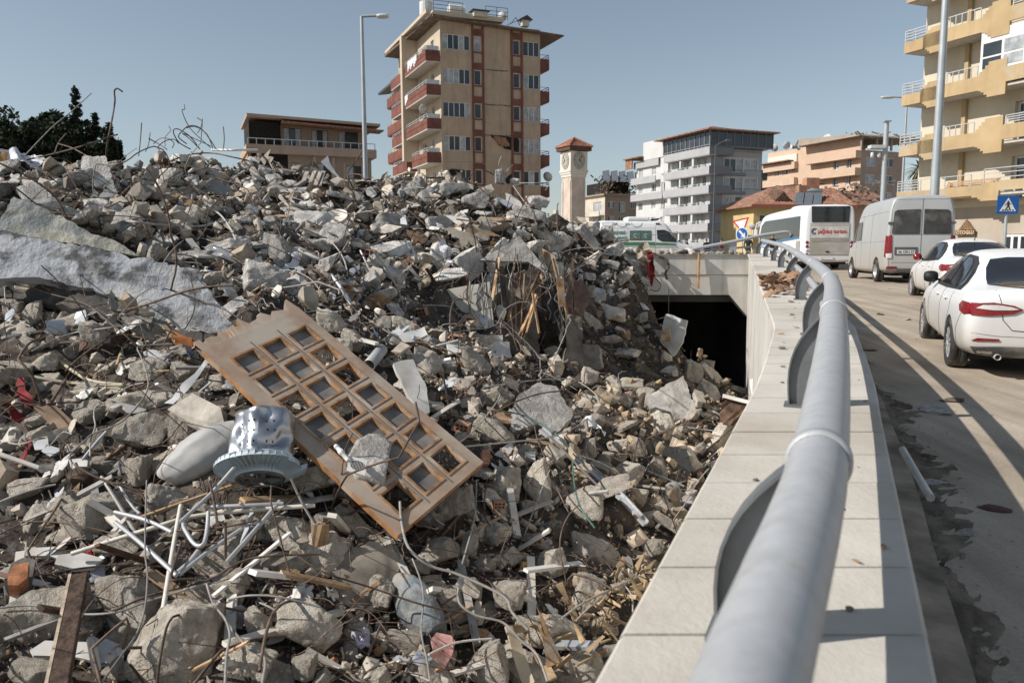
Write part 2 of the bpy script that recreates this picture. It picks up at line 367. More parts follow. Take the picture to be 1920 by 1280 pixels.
cw += [(-9,2,-2.3),(-3,1.5,-2.6),(-1,0,-3.0),(-16,6,-1.2),(-18,12,.0),(-22,18,1.4),(-22,26,1.5),(-14,29,1.2),(-8,30,1.2),(-3,30.5,1.0),(1,30.5,.2),(-12,34,-.6),(-4,34,-.6),(3,33,-.6),
       (-24,4,-1.2),(-24,34,-.6),(9,31,-.6),(6,30,-.45),(9.3,12,-4.5),(9.3,20,-5.2),(9,26,-5.9),(6.5,28,-5.8),(7,32,-6),(2.5,3,-3.4),(4.5,6,-3.6),(4,32,-.6),(2,3,-3.2),(-1,-5,-3),(-12,-5,-3)]
cw = np.array(cw)
d = np.linalg.norm(cw[:,None,:2]-cw[None,:,:2], axis=2)
A = np.zeros((len(cw)+3,)*2); n_ = len(cw)
A[:n_,:n_] = -np.sqrt(d*d+.05)+np.eye(n_)*-.02; A[:n_,n_] = 1; A[:n_,n_+1:] = cw[:,:2]; A[n_,:n_] = 1; A[n_+1:,:n_] = cw[:,:2].T
wts = np.linalg.solve(A, np.concatenate([cw[:,2], [0,0,0]]))
GX0, GX1, GY0, GY1, GS = -24.0, 10.0, -4.0, 33.0, .1
gx = np.arange(GX0, GX1, GS); gy = np.arange(GY0, GY1, GS)
XX, YY = np.meshgrid(gx, gy)
Zg = np.full(XX.shape, wts[n_]) + wts[n_+1]*XX + wts[n_+2]*YY
for i in range(n_): Zg += -np.sqrt((XX-cw[i,0])**2+(YY-cw[i,1])**2+.05)*wts[i]
def vnoise(X, Y, s, seed):      # cheap value noise on the grid
    r = np.random.default_rng(seed); T = r.random((256,256)); x = X/s+300; y = Y/s+300
    xi = np.floor(x).astype(int); yi = np.floor(y).astype(int); fx = x-xi; fy = y-yi; fx = fx*fx*(3-2*fx); fy = fy*fy*(3-2*fy)
    g = lambda a, b: T[a % 256, b % 256]
    return (g(xi,yi)*(1-fx)+g(xi+1,yi)*fx)*(1-fy)+(g(xi,yi+1)*(1-fx)+g(xi+1,yi+1)*fx)*fy-.5
amp = np.clip(YY/9, .5, 2.0)*np.clip((27.6-YY)/1.5, .15, 1)
Zg = Zg-.05-.12*np.clip((YY-9)/8,0,1)-.42*np.clip((YY-15)/6,0,1)*np.clip((-XX-1)/3,0,1) + amp*(.32*vnoise(XX,YY,1.7,1)+.34*vnoise(XX,YY,.75,2)+.22*vnoise(XX,YY,.35,3)) 
cl_ = (XX > -.75) & (XX < 1.75) & (YY > 16.9) & (YY < 19.0+.25*vnoise(XX,YY,.8,9)); Zg = np.where(cl_, np.minimum(Zg, -2.75+.3*vnoise(XX,YY,.5,8)), Zg)
# stay inside the retaining wall and below the beam
xl = np.array([XL(v) for v in gy])[:,None]
Zg = np.where(XX > xl-.02, np.minimum(Zg, -6.25), Zg)
Zg = np.where((YY > 28.15) & (XX > 3.2), np.minimum(Zg, np.where(YY<28.9,-1.6,-.75)), Zg)
Zg = np.where((YY > 28.15) & (XX > 5.0) & (YY < 33), np.minimum(Zg, -6.3), Zg)
Zg = np.maximum(Zg, -6.4)
def height(x, y):
    i = min(max((y-GY0)/GS, 0), len(gy)-1.001); j = min(max((x-GX0)/GS, 0), len(gx)-1.001)
    a, b_ = int(i), int(j); fi, fj = i-a, j-b_
    return float((Zg[a,b_]*(1-fj)+Zg[a,b_+1]*fj)*(1-fi)+(Zg[a+1,b_]*(1-fj)+Zg[a+1,b_+1]*fj)*fi)
def hit(px, py, y0=3.0, _t=0):
    d_ = ray(px, py); d_ = d_/d_.y; y = y0
    while y < 33:
        p = d_*y
        if p.z < height(p.x, p.y): return p
        y += .04
    return None if (py > 520 or _t > 90) else hit(px, py+6, y0, _t+6)
def on(px, py, lift=.05):
    h = hit(px, py); Y = h.y if h else 24
    return P(px, py, Y-lift)
def hit_strict(px, py): return hit(px, py, 3.0, 100)
# ------------------------------------------------------------ buildings
RZB = math.radians(22)
m_glass = M('dark window glass', (.035,.045,.055), .12, 0, var=.3, sc=.6, spec=.6)
m_curt = M('net curtain behind glass', (.38,.40,.42), .35, 0, var=.25, sc=2.5, spec=.5)
m_frame = M('white window frame', (.68,.68,.66), .5, var=.05)
m_dframe = M('dark window frame', (.05,.05,.055), .5, var=.1)
m_voidshade = M('painted interior shade', (.02,.018,.016), 1, var=.3)  # near-black stands for the shade inside openings
m_rooftile = M('roof tiles', (.30,.15,.10), .9, var=.35, sc=3, bump=.5, bsc=10, dust=.25)
m_dish = M('dish grey', (.50,.50,.50), .6, var=.1)
m_metalrail = M('balcony rail', (.55,.56,.57), .45, .5, var=.1)
def faceR(u, z, d=0): return Vector((u, -d, z))
def faceL(u, z, d=0): return Vector((-d, u, z))
def fmap(side, D=0, Wd=0):
    if side == 'R': return faceR
    if side == 'L': return faceL
    if side == 'E': return lambda u, z, d=0: Vector((Wd+d, u, z))
def fbox(b, fm, u0, u1, z0, z1, d0, d1):
    b.hexa([fm(u0,z0,d0), fm(u1,z0,d0), fm(u1,z0,d1), fm(u0,z0,d1), fm(u0,z1,d0), fm(u1,z1,d0), fm(u1,z1,d1), fm(u0,z1,d1)])
def facade(b, fm, u0, u1, z0, z1, ops, dep=.18, d=0):
    us = sorted({u0, u1, *[o[0] for o in ops], *[o[1] for o in ops]}); zs = sorted({z0, z1, *[o[2] for o in ops], *[o[3] for o in ops]})
    us = [u for u in us if u0-1e-6 <= u <= u1+1e-6]; zs = [z for z in zs if z0-1e-6 <= z <= z1+1e-6]
    for i in range(len(us)-1):
        for j in range(len(zs)-1):
            uc, zc = (us[i]+us[i+1])/2, (zs[j]+zs[j+1])/2
            if any(o[0] < uc < o[1] and o[2] < zc < o[3] for o in ops): continue
            b.add([fm(us[i],zs[j],d), fm(us[i+1],zs[j],d), fm(us[i+1],zs[j+1],d), fm(us[i],zs[j+1],d)], [(0,1,2,3)])
    for o in ops:
        a, c, e, g = o[:4]
        for (p, q_) in (((a,e),(c,e)), ((c,e),(c,g)), ((c,g),(a,g)), ((a,g),(a,e))):
            b.add([fm(*p,d), fm(*q_,d), fm(*q_,d-dep), fm(*p,d-dep)], [(0,1,2,3)])
def window(par, fm, u0, u1, z0, z1, cols=2, dep=.18, fr=.06, mf=None, curtain=.5, sill=False, d=0, transom=False):
    mf = mf or m_frame
    b = MB(); dd = d-dep
    fbox(b, fm, u0, u1, z0, z0+fr, dd, dd+.06); fbox(b, fm, u0, u1, z1-fr, z1, dd, dd+.06)
    for k in range(cols+1):
        u = u0+(u1-u0-fr)*k/cols; fbox(b, fm, u, u+fr, z0+fr, z1-fr, dd, dd+.06)
    if transom: fbox(b, fm, u0+fr, u1-fr, z1-(z1-z0)*.28, z1-(z1-z0)*.28+fr, dd, dd+.055)
    if sill: fbox(b, fm, u0-.08, u1+.08, z0-.08, z0-.002, d-.02, d+.1)
    w = b.build('window', mf, par)
    b = MB()
    for k in range(cols):
        b.mi = 1 if random.random() < curtain else 0
        a = u0+(u1-u0)*k/cols; c = u0+(u1-u0)*(k+1)/cols
        b.add([fm(a,z0,dd+.02), fm(c,z0,dd+.02), fm(c,z1,dd+.02), fm(a,z1,dd+.02)], [(0,1,2,3)])
    b.build('pane', [m_glass, m_curt], w)
    return w
def solveL(X, Y, dx, dy, px):   # length along (dx,dy) from (X,Y) until photo column px
    k = (px-960)/F; return (k*Y*1.0-X)/(dx-k*dy)
def dish(par, p, az=2.2, r=.45, name='satellite_dish'):
    b = MB(); b.smooth = True; b.cyl((p[0],p[1],p[2]),(p[0],p[1],p[2]+.7),.03,6)
    Mx = Matrix.Translation((p[0],p[1],p[2]+.8)) @ Matrix.Rotation(az,4,'Z') @ Matrix.Rotation(math.radians(65),4,'X')
    b.lathe([(.001,0),(r*.5,.05*r/.45),(r,.16*r/.45),(r,.18*r/.45),(r*.5,.07*r/.45),(.001,.02)], 16, Mx); return b.build(name, m_dish, par)
def railing(b, fm, u0, u1, z, h=.5, d=0, n=None, rows=3, r=.025):
    n = n or max(2, int((u1-u0)/1.2))
    for k in range(rows): fbox(b, fm, u0, u1, z+h*(k+1)/rows-r, z+h*(k+1)/rows+r, d-r, d+r)
    for k in range(n+1):
        u = u0+(u1-u0)*k/n; fbox(b, fm, u-r, u+r, z, z+h-r*1.01, d-r*.9, d+r*.9)

# --- 1. the tall damaged block with red balconies
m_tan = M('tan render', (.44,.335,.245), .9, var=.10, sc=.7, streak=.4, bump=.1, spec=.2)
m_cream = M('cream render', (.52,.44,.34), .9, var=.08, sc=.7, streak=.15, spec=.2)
m_redb = M('red brown paint', (.19,.08,.062), .85, var=.2, sc=1, streak=.3, spec=.2)
m_soff = M('soffit white', (.50,.47,.42), .9, var=.1)
Zb = 75; Xb = (833-960)/F*Zb
apt = empty('damaged_apartment_building', (Xb, Zb, -.66), RZB, 'tall tan apartment block with red brown balconies and collapsed lower floors', 'building')
apt.rotation_euler = (0, math.radians(-.5), RZB)
c_, s_ = math.cos(RZB), math.sin(RZB)
LR = solveL(Xb, Zb, c_, s_, 1014); LL = 15.5
T0 = zat(62, Zb)+.66; Hh = T0+1.15      # top of the highest window row, roof line
rowz = [T0-3.02*k for k in range(8)]
ops = []; s = LR/9.85
cols4 = [(.18*s,2.85*s,5), (3.22*s,3.92*s,1), (7.1*s,7.78*s,1), (8.1*s,9.78*s,3)]
for z in rowz:
    for (a, c, n) in cols4: ops.append((a, c, z-1.35, z))
b = MB(); facade(b, faceR, 0, LR, 0, Hh, ops)
opsL = []
for i, z in enumerate(rowz):
    opsL += [(2.0,3.0,z-2.2,z-.1), (4.6,6.2,z-1.5,z-.1), (8.2,9.2,z-2.2,z-.1), (11,12.6,z-1.5,z-.1)]
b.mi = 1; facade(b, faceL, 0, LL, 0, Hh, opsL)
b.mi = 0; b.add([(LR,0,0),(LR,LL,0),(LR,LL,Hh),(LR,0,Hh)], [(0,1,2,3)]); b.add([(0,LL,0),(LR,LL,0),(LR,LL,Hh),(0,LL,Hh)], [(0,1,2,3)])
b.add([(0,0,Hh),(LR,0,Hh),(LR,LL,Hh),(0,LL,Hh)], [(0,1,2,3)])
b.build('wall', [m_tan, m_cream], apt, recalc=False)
for i, z in enumerate(rowz[:6]):
    for (a, c, n) in cols4: window(apt, faceR, a, c, z-1.35, z, n, curtain=.5 if n > 1 else .15)
for i, z in enumerate(rowz[:6]):
    for (a, c, e_, g) in opsL[i*4:i*4+4]: window(apt, faceL, a, c, e_, g, 2, curtain=.4, fr=.08)
b = MB()
for (a, c) in ((2.98*s,3.16*s),(3.98*s,4.18*s),(6.82*s,7.04*s),(7.84*s,8.04*s)): fbox(b, faceR, a, c, 0, Hh-.02, .003, .09)
for z in rowz:
    for (a, c) in ((3.16*s,3.98*s),(7.04*s,7.84*s)):
        fbox(b, faceR, a, c, z+.04, z+.62, .003, .085); fbox(b, faceR, a, c, z-1.50, z-1.38, .003, .085)
b.build('pilaster', m_redb, apt)
b = MB()                                # break-outs in the end wall: dark panels coloured as inner shade, torn brick edges
def jag(pts, n=5, amp=.12):
    out = []
    for i in range(len(pts)):
        a_, c2 = Vector(pts[i]), Vector(pts[(i+1) % len(pts)])
        for k in range(n):
            p = a_.lerp(c2, k/n); out.append((p.x+random.uniform(-amp,amp)*(k > 0), p.y+random.uniform(-amp,amp)*(k > 0)))
    return out
def hole(poly, d=.01, t=.03): 
    return [faceR(u, z, d) for u, z in jag(poly)]
z3, z4 = rowz[3], rowz[4]
b.prism(hole([(4.75*s,z3+.15),(7.5*s,z3+.12),(7.5*s,z3-1.2),(6.7*s,z3-1.1),(5.6*s,z3-.75)]), faceR(0,0,.05)); hv = b.build('wall_break_shade', m_voidshade, apt)
b = MB(); b.prism(hole([(5.0*s,z3+.15),(6.3*s,z3+.12),(6.6*s,z3-.8),(5.8*s,z3-.78),(5.2*s,z3-.3)], .07), faceR(0,0,.05)); b.build('torn_brick', m_brick, hv)
b = MB(); b.prism(hole([(6.0*s,z4-.9),(7.1*s,z4-.1),(7.1*s,z4-1.1),(6.4*s,z4-1.3)]), faceR(0,0,.05)); b.build('wall_break_shade', m_voidshade, apt)
b = MB(); b.prism(hole([(.2*s,z4-.2),(2.0*s,z4-.05),(2.0*s,z4-1.5),(.3*s,z4-1.6)]), faceR(0,0,.05)); b.build('wall_break_shade', m_voidshade, apt)
b = MB()
for zc, amp, u0, u1 in ((rowz[2]-.05,.05,4.2,6.8),(rowz[3]+.18,.05,4.2,6.8),(rowz[1]+.1,.03,4.3,6.6)):
    p = [faceR((u0+(u1-u0)*k/16)*s, zc+random.uniform(-amp,amp), .012) for k in range(17)]
    for k in range(16): b.bar(p[k], p[k+1], .02, .03+.04*random.random())
p = [faceR((4.25+2.4*k/10)*s, z4-.05-1.2*(k/10)+random.uniform(-.05,.05), .012) for k in range(11)]
for k in range(10): b.bar(p[k], p[k+1], .02, .07)
b.build('crack', m_voidshade, apt)
# balconies on the left side
for i, z in enumerate(rowz[:5]):
    u0, u1, dd = (.0, 7.6, 1.25)
    if i == 0: u0 = .1
    if i == 3: u0, u1 = .2, 5.6
    if i == 4: continue
    zt = z-1.5-.05; zb = zt-.95
    bo = MB(); fbox(bo, faceL, u0, u1, zb, zt, dd, dd+.12); fbox(bo, faceL, u0, u0+.12, zb, zt, .003, dd-.003); fbox(bo, faceL, u1-.12, u1, zb, zt, .003, dd-.003)
    fbox(bo, faceL, u0+.1, u1-.1, zt-.42, zt-.36, dd+.12, dd+.15)
    ba = bo.build('balcony', m_redb, apt)
    bo = MB(); fbox(bo, faceL, u0+.02, u1-.02, zb-.1, zb+.05, .004, dd+.1); bo.build('slab', m_soff, ba)
    bo = MB(); railing(bo, faceL, u0+.1, u1, zt, .38, dd+.06, rows=2); fbox(bo, faceL, u0+.05, u0+.09, zt, zt+.4, .1, dd); bo.build('handrail', m_metalrail, ba)
for i in range(5):
    z = rowz[i]; zt = z-1.55; zb = zt-.95
    bo = MB(); fbox(bo, faceL, 8.6, 14.6, zb, zt, 1.0, 1.12); fbox(bo, faceL, 8.6, 8.72, zb, zt, .003, .997); fbox(bo, faceL, 14.5, 14.6, zb, zt, .003, .997)
    ba = bo.build('balcony', m_redb, apt); bo = MB(); fbox(bo, faceL, 8.65, 14.5, zb-.1, zb+.05, .004, 1.1); bo.build('slab', m_soff, ba)
    bo = MB(); railing(bo, faceL, 8.7, 14.5, zt, .35, 1.06, rows=2); bo.build('handrail', m_metalrail, ba)
bo = MB(); fbox(bo, faceL, 7.75, 8.45, rowz[3]-1.6, Hh+.3, .004, 1.6); fbox(bo, faceL, 7.75, 8.45, Hh+.3, Hh+.35, .0, 1.6); bo.build('pillar', m_cream, apt)
# right hand balconies
fE = fmap('E', Wd=LR)
for i, z in enumerate(rowz[:6]):
    zt = z-1.4; zb = zt-.95
    bo = MB(); fbox(bo, fE, .35, 3.4, zb, zt, 1.0, 1.12); fbox(bo, fE, .35, .47, zb, zt, .003, .997); fbox(bo, fE, 3.28, 3.4, zb, zt, .003, .997)
    fbox(bo, fE, .36, 3.39, zb-.08, zb+.02, .004, 1.1); bo.hexa([fE(.4,zb-.5,.003),fE(3.3,zb-.5,.003),fE(3.3,zb-.5,.05),fE(.4,zb-.5,.05),fE(.4,zb-.09,.003),fE(3.3,zb-.09,.003),fE(3.3,zb-.09,.95),fE(.4,zb-.09,.95)])
    ba = bo.build('balcony', m_redb, apt); bo = MB(); railing(bo, fE, .4, 3.35, zt, .4, 1.06, rows=2); fbox(bo, fE, .4, .43, zt+.36, zt+.4, .05, 1.0); bo.build('handrail', m_dframe, ba)
# roof with overhang
bo = MB()
ov = .9; 
bo.hexa([(-.9,-ov,Hh),(LR+2.2,-.7,Hh-.55),(LR+2.2,LL,Hh-.55),(-1.5,LL,Hh),(-.9,-ov,Hh+.18),(LR+2.2,-.7,Hh-.45),(LR+2.2,LL,Hh-.3),(-1.5,LL,Hh+.3)])
rf = bo.build('roof', M('roof edge', (.16,.12,.09), .9, var=.3, sc=2), apt)
bo = MB(); fbox(bo, faceR, -.8, 6.0, Hh+.19, Hh+.62, -.3, .55); bo.bx(-1.45,-1.0,-.6,LL,Hh+.31,Hh+.6); bo.build('roof_parapet', m_cream, rf)
bo = MB(); fbox(bo, faceR, 3.0, 4.3, Hh+.4, Hh+.85, .0, .9); fbox(bo, faceR, 7.8, 8.5, Hh+.0, Hh+.55, .2, .8); bo.build('chimney', m_soff, rf)
bo = MB(); fbox(bo, faceR, 2.8, 4.5, Hh+.87, Hh+.95, -.1, 1.1); bo.prism([faceR(7.5,Hh+.56,0),faceR(8.8,Hh+.56,0),faceR(8.2,Hh+.95,0)], faceR(0,0,1)); bo.build('chimney_cap', m_dframe, rf)
bo = MB(); bo.lathe([(.001,0),(.62,0),(.62,1.7),(.001,1.75)], 16, Matrix.Translation((-.1,4.0,Hh+.9)))
bo.smooth = False; wt = bo.build('water_tank', M('white tank', (.62,.62,.60), .6), apt)
bo = MB(); bo.lathe([(.001,-.8),(.45,-.75),(.45,.75),(.001,.8)], 14, Matrix.Translation((2.0,1.2,Hh+1.35)) @ Matrix.Rotation(PI/2,4,'Y')); bo.bx(1.3,2.7,.8,1.6,Hh+.5,Hh+.9); bo.build('water_tank', M('white tank', ()), apt)
bo = MB(); railing(bo, faceR, -.6, 2.2, Hh+.6, 1.0, .1, rows=3, r=.02); railing(bo, faceR, 4.4, 6.6, Hh+.5, 1.1, .1, rows=3, r=.02)
bo.bar((7,.3,Hh+.3),(7.6,.3,Hh+1.0),.05); bo.bar((7.6,.3,Hh+1.0),(8.0,.3,Hh+.3),.05); bo.bar((6.8,.6,Hh+.3),(7.9,.4,Hh+.8),.04); bo.build('roof_railing', m_dframe, apt)
dish(apt, (6.1,.2,Hh+.1)); dish(apt, (LR+.9,.5,rowz[4]-1.3), r=.5); dish(apt, (-1.3,1.2,rowz[2]-1.4), az=3.6)
bo = MB()                               # collapsed slab hanging at the foot of the corner, torn render
bo.hexa([Vector(p) for p in ((-3.6,-1.2,rowz[4]-2.2),(.3,-.5,rowz[4]-1.0),(.3,4,rowz[4]-1.0),(-3.6,4,rowz[4]-2.6),(-3.6,-1.2,rowz[4]-1.9),(.3,-.5,rowz[4]-.7),(.3,4,rowz[4]-.7),(-3.6,4,rowz[4]-2.3))])
bo.hexa([Vector(p) for p in ((-4.4,.5,rowz[4]-3.4),(-1.3,.2,rowz[4]-2.6),(-1.3,5,rowz[4]-2.6),(-4.4,5,rowz[4]-3.4),(-4.2,.5,rowz[4]-3.1),(-1.1,.2,rowz[4]-2.3),(-1.1,5,rowz[4]-2.3),(-4.2,5,rowz[4]-3.1))])
bo.build('collapsed_slab', m_slab, apt)
bo = MB()
for k in range(26):
    a = Vector((random.uniform(-3.8,.2), random.uniform(-1,3), rowz[4]-random.uniform(.2,2.8))); bo.bar(a, a+Vector((random.uniform(-.5,.5),random.uniform(-.4,.4),random.uniform(-.9,.3))), random.uniform(.03,.16), random.uniform(.03,.3))
bo.build('torn_render', [m_plaster], apt)
# laundry on the balconies
bo = MB()
for i, cu in ((0, 3), (0, 4.2), (0, 5.2), (1, 6.5)):
    z = rowz[i]-1.35
    for k in range(3):
        u = cu+k*.38; bo.grid(lambda a, c: faceL(u+.3*a, z-.9*c*(.6+.2*k), 1.42+.04*math.sin(9*a)), 4, 2)
bo.build('laundry', m_whitecloth, apt)
# annex behind, to the left
X2 = (738-960)/F*92
an = empty('annex_apartment_block', (X2+3.2, 86, -.66), RZB, 'narrow cream block with red balconies and dark eaves just left behind the tall tan block', 'building')
zz = zat(135, 86)+.66
b = MB(); b.bx(0,6,0,9,0,zz-.3); b.build('wall', m_cream, an)
b = MB(); b.hexa([Vector(p) for p in ((-1.6,-1.2,zz-.9),(6.5,-1.2,zz+.4),(6.5,9,zz+.4),(-1.6,9,zz-.9),(-1.6,-1.2,zz-.65),(6.5,-1.2,zz+.65),(6.5,9,zz+.65),(-1.6,9,zz-.65))]); b.build('roof', m_dframe, an)
for i in range(5):
    z = zz-2.9-3*i
    b = MB(); b.bx(-1.3,3,-1.1,-.98,z,z+1); b.bx(-1.3,-1.18,-.98,6,z,z+1); b.bx(-1.25,2.95,-.97,5.9,z-.1,z+.05); ba = b.build('balcony', m_redb, an)
    b = MB(); railing(b, faceL, -1, 6, z+1, .35, 1.24, rows=2); b.build('handrail', m_metalrail, ba)

# --- 2. tan terrace block at the back left
m_tb = M('brown render', (.32,.25,.20), .9, var=.08, sc=.6, streak=.15, spec=.2); m_tbl = M('light brown band', (.42,.32,.25), .9, var=.08, sc=.8, spec=.2)
Y = 105; X = (474-960)/F*Y; LR2 = solveL(X, Y, c_, s_, 701)
zt = zat(220, Y)+.66
tb = empty('terrace_apartment_building', (X, Y, -.66), RZB, 'low brown apartment block with a railed top terrace left of the street lamp', 'building')
k = LR2/227; U = lambda px: (px-474)*k   # photo column to facade length
fl = 3.2
z1 = zt-2.9                              # terrace floor parapet top
ops = [(U(540),U(573),z1-.4,z1+2.1), (U(592),U(623),z1-.4,z1+2.0), (U(643),U(680),z1-.4,z1+2.0)]
b = MB(); facade(b, lambda u,z,d=0: faceR(u,z,d-1.4), U(535), LR2-.6, z1-.6, z1+2.4, ops); 
opl = [(U(551),U(565),z1-3.2-1.0,z1-3.2+.6), (U(597),U(624),z1-3.2-2.0,z1-2.5), (U(652),U(681),z1-3.2-1.2,z1-2.7), (U(653),U(682),z1-6.6-1,z1-6.1), (U(597),U(624),z1-6.6-1.6,z1-6.1), (U(480),U(545),z1-3.4,z1-1.6)]
facade(b, faceR, 0, LR2, 0, z1-1.1, opl)
b.bx(.02,LR2-.02,.4,14,0,z1-1.2); b.bx(U(536),LR2-.7,1.9,13,z1-1.1,z1+2.35); b.add([(LR2,0,0),(LR2,14,0),(LR2,14,z1-1.1),(LR2,0,z1-1.1)], [(0,1,2,3)]); b.add([(0,0,0),(0,14,0),(0,14,z1-1.1),(0,0,z1-1.1)], [(0,1,2,3)])
b.build('wall', m_tb, tb, recalc=False)
b = MB(); fbox(b, faceR, -.2, LR2+.6, z1-1.6, z1-.5, -12, .7); fbox(b, faceR, U(647),U(651),z1-4.8,z1-2.4,.0,.12); fbox(b, faceR, U(682),U(686),z1-4.8,z1-2.4,.0,.12); fbox(b, faceR, U(647),U(686),z1-5.0,z1-4.8,.0,.14); fbox(b, faceR, U(590),U(596),z1-6,z1-1.7,.0,.25); fbox(b, faceR, U(625),U(631),z1-6,z1-1.7,.0,.25); b.build('band', m_tbl, tb)
for (a,c,e_,g) in ops: window(tb, lambda u,z,d=0: faceR(u,z,d-1.4), a,c,e_,g,3,mf=m_dframe,curtain=.5)
for (a,c,e_,g) in opl[:5]: window(tb, faceR, a,c,e_,g,2,mf=m_dframe,curtain=.4)
b = MB(); b.prism([faceR(0,zt+.1,.6),faceR(LR2+1.2,zt-.25,.6),faceR(LR2+1.2,zt+.1,.6),faceR(0,zt+.45,.6)], faceR(0,0,-12.5)); b.build('roof', m_tbl, tb)
b = MB(); b.prism([faceR(U(535),z1+2.36,1.0),faceR(LR2+1.6,z1+2.0,1.0),faceR(LR2+1.6,z1+2.15,1.0),faceR(U(535),z1+2.6,1.0)], faceR(0,0,-3)); b.build('tiled_eave', m_rooftile, tb)
b = MB(); b.bx(.3,U(533),.8,10,z1-.4,z1+2.6); b.bx(U(480),U(545),.15,.38,z1-3.4,z1-1.62); b.build('open_loft_shade', m_voidshade, tb)  # solid dark boxes: shade of the open loft given as colour
b = MB(); railing(b, faceR, 0, LR2+.4, z1-.5, .75, .6, rows=1, n=15, r=.05); b.build('terrace_railing', m_metalrail, tb)

# --- 3. clock tower
m_trav = M('pink travertine', (.56,.47,.40), .8, var=.12, sc=1.6, bump=.15, spec=.3, streak=.12)
m_travl = M('pale travertine', (.66,.60,.54), .8, var=.08, sc=1.6, spec=.3)
Y = 55; ctw = empty('clock_tower', ((1081-960)/F*Y, Y, -.6), math.radians(28), 'square stone clock tower with two clock faces and a red tiled roof', 'clock tower')
h = lambda py: zat(py, Y)+.6
ctw.scale = (.78,.78,1)
b = MB(); b.bx(-.74,.74,-.1,1.38,0,h(332)); 
for x in (-.72,.52): b.bx(x,x+.2,-.16,-.101,.0,h(340))
for y in (-.08,1.16): b.bx(-.80,-.741,y,y+.2,.0,h(340))
b.build('shaft', m_trav, ctw)
b = MB()
for i,(o,z0,z1_) in enumerate(((.06,h(332),h(327)),(.12,h(327)+.002,h(323)),(.18,h(323)+.002,h(319)))): b.bx(-.74-o,.74+o,-.1-o,1.38+o,z0,z1_)
b.bx(-.86,.86,-.22,1.5,h(319)+.002,h(284)); b.build('head', m_travl, ctw)
zc = h(301); r = .52
for nm, fm in (('R', lambda u,z,d=0: Vector((u,-.22-d,z))), ('L', lambda u,z,d=0: Vector((-.86-d,u+.64,z)))):
    ring = lambda rr, d, n=40: [fm(rr*math.cos(2*PI*k/n), zc+rr*math.sin(2*PI*k/n), d) for k in range(n)]
    b = MB(); b.prism(ring(r+.07,.003), fm(0,0,.05)-fm(0,0,0)); cf = b.build('clock_face', M('grey stone ring', (.35,.34,.31), .7), ctw)
    b = MB(); b.prism(ring(r-.05,.055), fm(0,0,.02)-fm(0,0,0)); b.build('dial', M('mosaic dial', (.42,.40,.33), .6, var=.3, sc=14), cf)
    b = MB()
    for k in range(12):
        a = 2*PI*k/12; b.bar(fm(.33*math.cos(a),zc+.33*math.sin(a),.08), fm(.45*math.cos(a),zc+.45*math.sin(a),.08), .03, .012, up=fm(0,0,1)-fm(0,0,0))
    b.build('hour_marks', m_dframe, cf)
    b = MB()
    for a, l in ((math.radians(52),.40),(math.radians(-40),.27)): b.bar(fm(-.08*math.cos(a),zc-.08*math.sin(a),.1), fm(l*math.cos(a),zc+l*math.sin(a),.1), .035, .01, up=fm(0,0,1)-fm(0,0,0))
    b.build('clock_hand', m_black, cf)
b = MB(); b.bx(-1.12,1.12,-.48,1.76,h(283),h(276)); rf = b.build('roof', M('dark eave', (.10,.06,.045), .9), ctw)
b = MB(); ap = Vector((0,.64,h(258))); zb = h(276)+.003
cs = [Vector((-1.2,-.56,zb)),Vector((1.2,-.56,zb)),Vector((1.2,1.84,zb)),Vector((-1.2,1.84,zb))]
for i in range(4):
    a, c = cs[i], cs[(i+1) % 4]; n = 11
    for k in range(n):
        p0, p1 = a.lerp(c, k/n), a.lerp(c, (k+.5)/n); p2 = a.lerp(c, (k+1)/n); up = Vector((0,0,.05))
        t0, t1, t2 = [ap.lerp(p, 1-min(abs(x-.5)*2,1)*0-.93) for p, x in ((p0,k/n),(p1,(k+.5)/n),(p2,(k+1)/n))]
        b.add([p0,p1+up,p2,t2,t1+up*.3,t0], [(0,1,4,5),(1,2,3,4)])
b.add(cs, [(0,1,2,3)])
for p in cs: b.tube([p+Vector((0,0,.05)), ap+Vector((0,0,.04))], .07, 8)
for k in range(7):
    for i in range(4): a, c = cs[i], cs[(i+1) % 4]; f_ = k/7; b.bar(a.lerp(ap,f_)+Vector((0,0,.04)), c.lerp(ap,f_)+Vector((0,0,.04)), .03, .03)
b.build('roof_tiles', M('red roof tiles', (.40,.19,.13), .85, var=.3, sc=5, bump=.3), rf, recalc=False)

# --- 4. small wrecked-top block
Y = 165; X = (1132-960)/F*Y
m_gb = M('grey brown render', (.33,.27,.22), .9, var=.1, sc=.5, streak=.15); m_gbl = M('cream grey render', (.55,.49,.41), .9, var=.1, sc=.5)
wb = empty('wrecked_top_building', (X, Y, -.66), RZB, 'distant low block with a smashed tangled roof between clock tower and grey block', 'building')
LRw = solveL(X, Y, c_, s_, 1200); zt = zat(366, Y)+.66; kk = LRw/68
opr = []; 
for r_ in range(3):
    z = zt-1.2-2.95*r_
    opr += [(6*kk,18*kk,z-1.4,z),(25*kk,38*kk,z-2.2,z),(48*kk,60*kk,z-1.4,z)]
opL = [(1.5,5,zt-3.3-2.95*r_,zt-1.2-2.95*r_) for r_ in range(3)]+[(9,12,zt-2.8-2.95*r_,zt-1.2-2.95*r_) for r_ in range(3)]
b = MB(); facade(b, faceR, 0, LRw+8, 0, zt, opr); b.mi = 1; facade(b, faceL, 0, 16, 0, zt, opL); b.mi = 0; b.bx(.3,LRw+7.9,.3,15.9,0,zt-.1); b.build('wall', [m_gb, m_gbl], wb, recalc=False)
for (a,c,e_,g) in opr: window(wb, faceR, a,c,e_,g,3,curtain=.3,fr=.1)
for (a,c,e_,g) in opL: window(wb, faceL, a,c,e_,g,2,curtain=.6,fr=.1)
b = MB(); b.bx(-.6,LRw+8,-.6,16,zt+.002,zt+.3); b.build('roof', m_gb, wb)
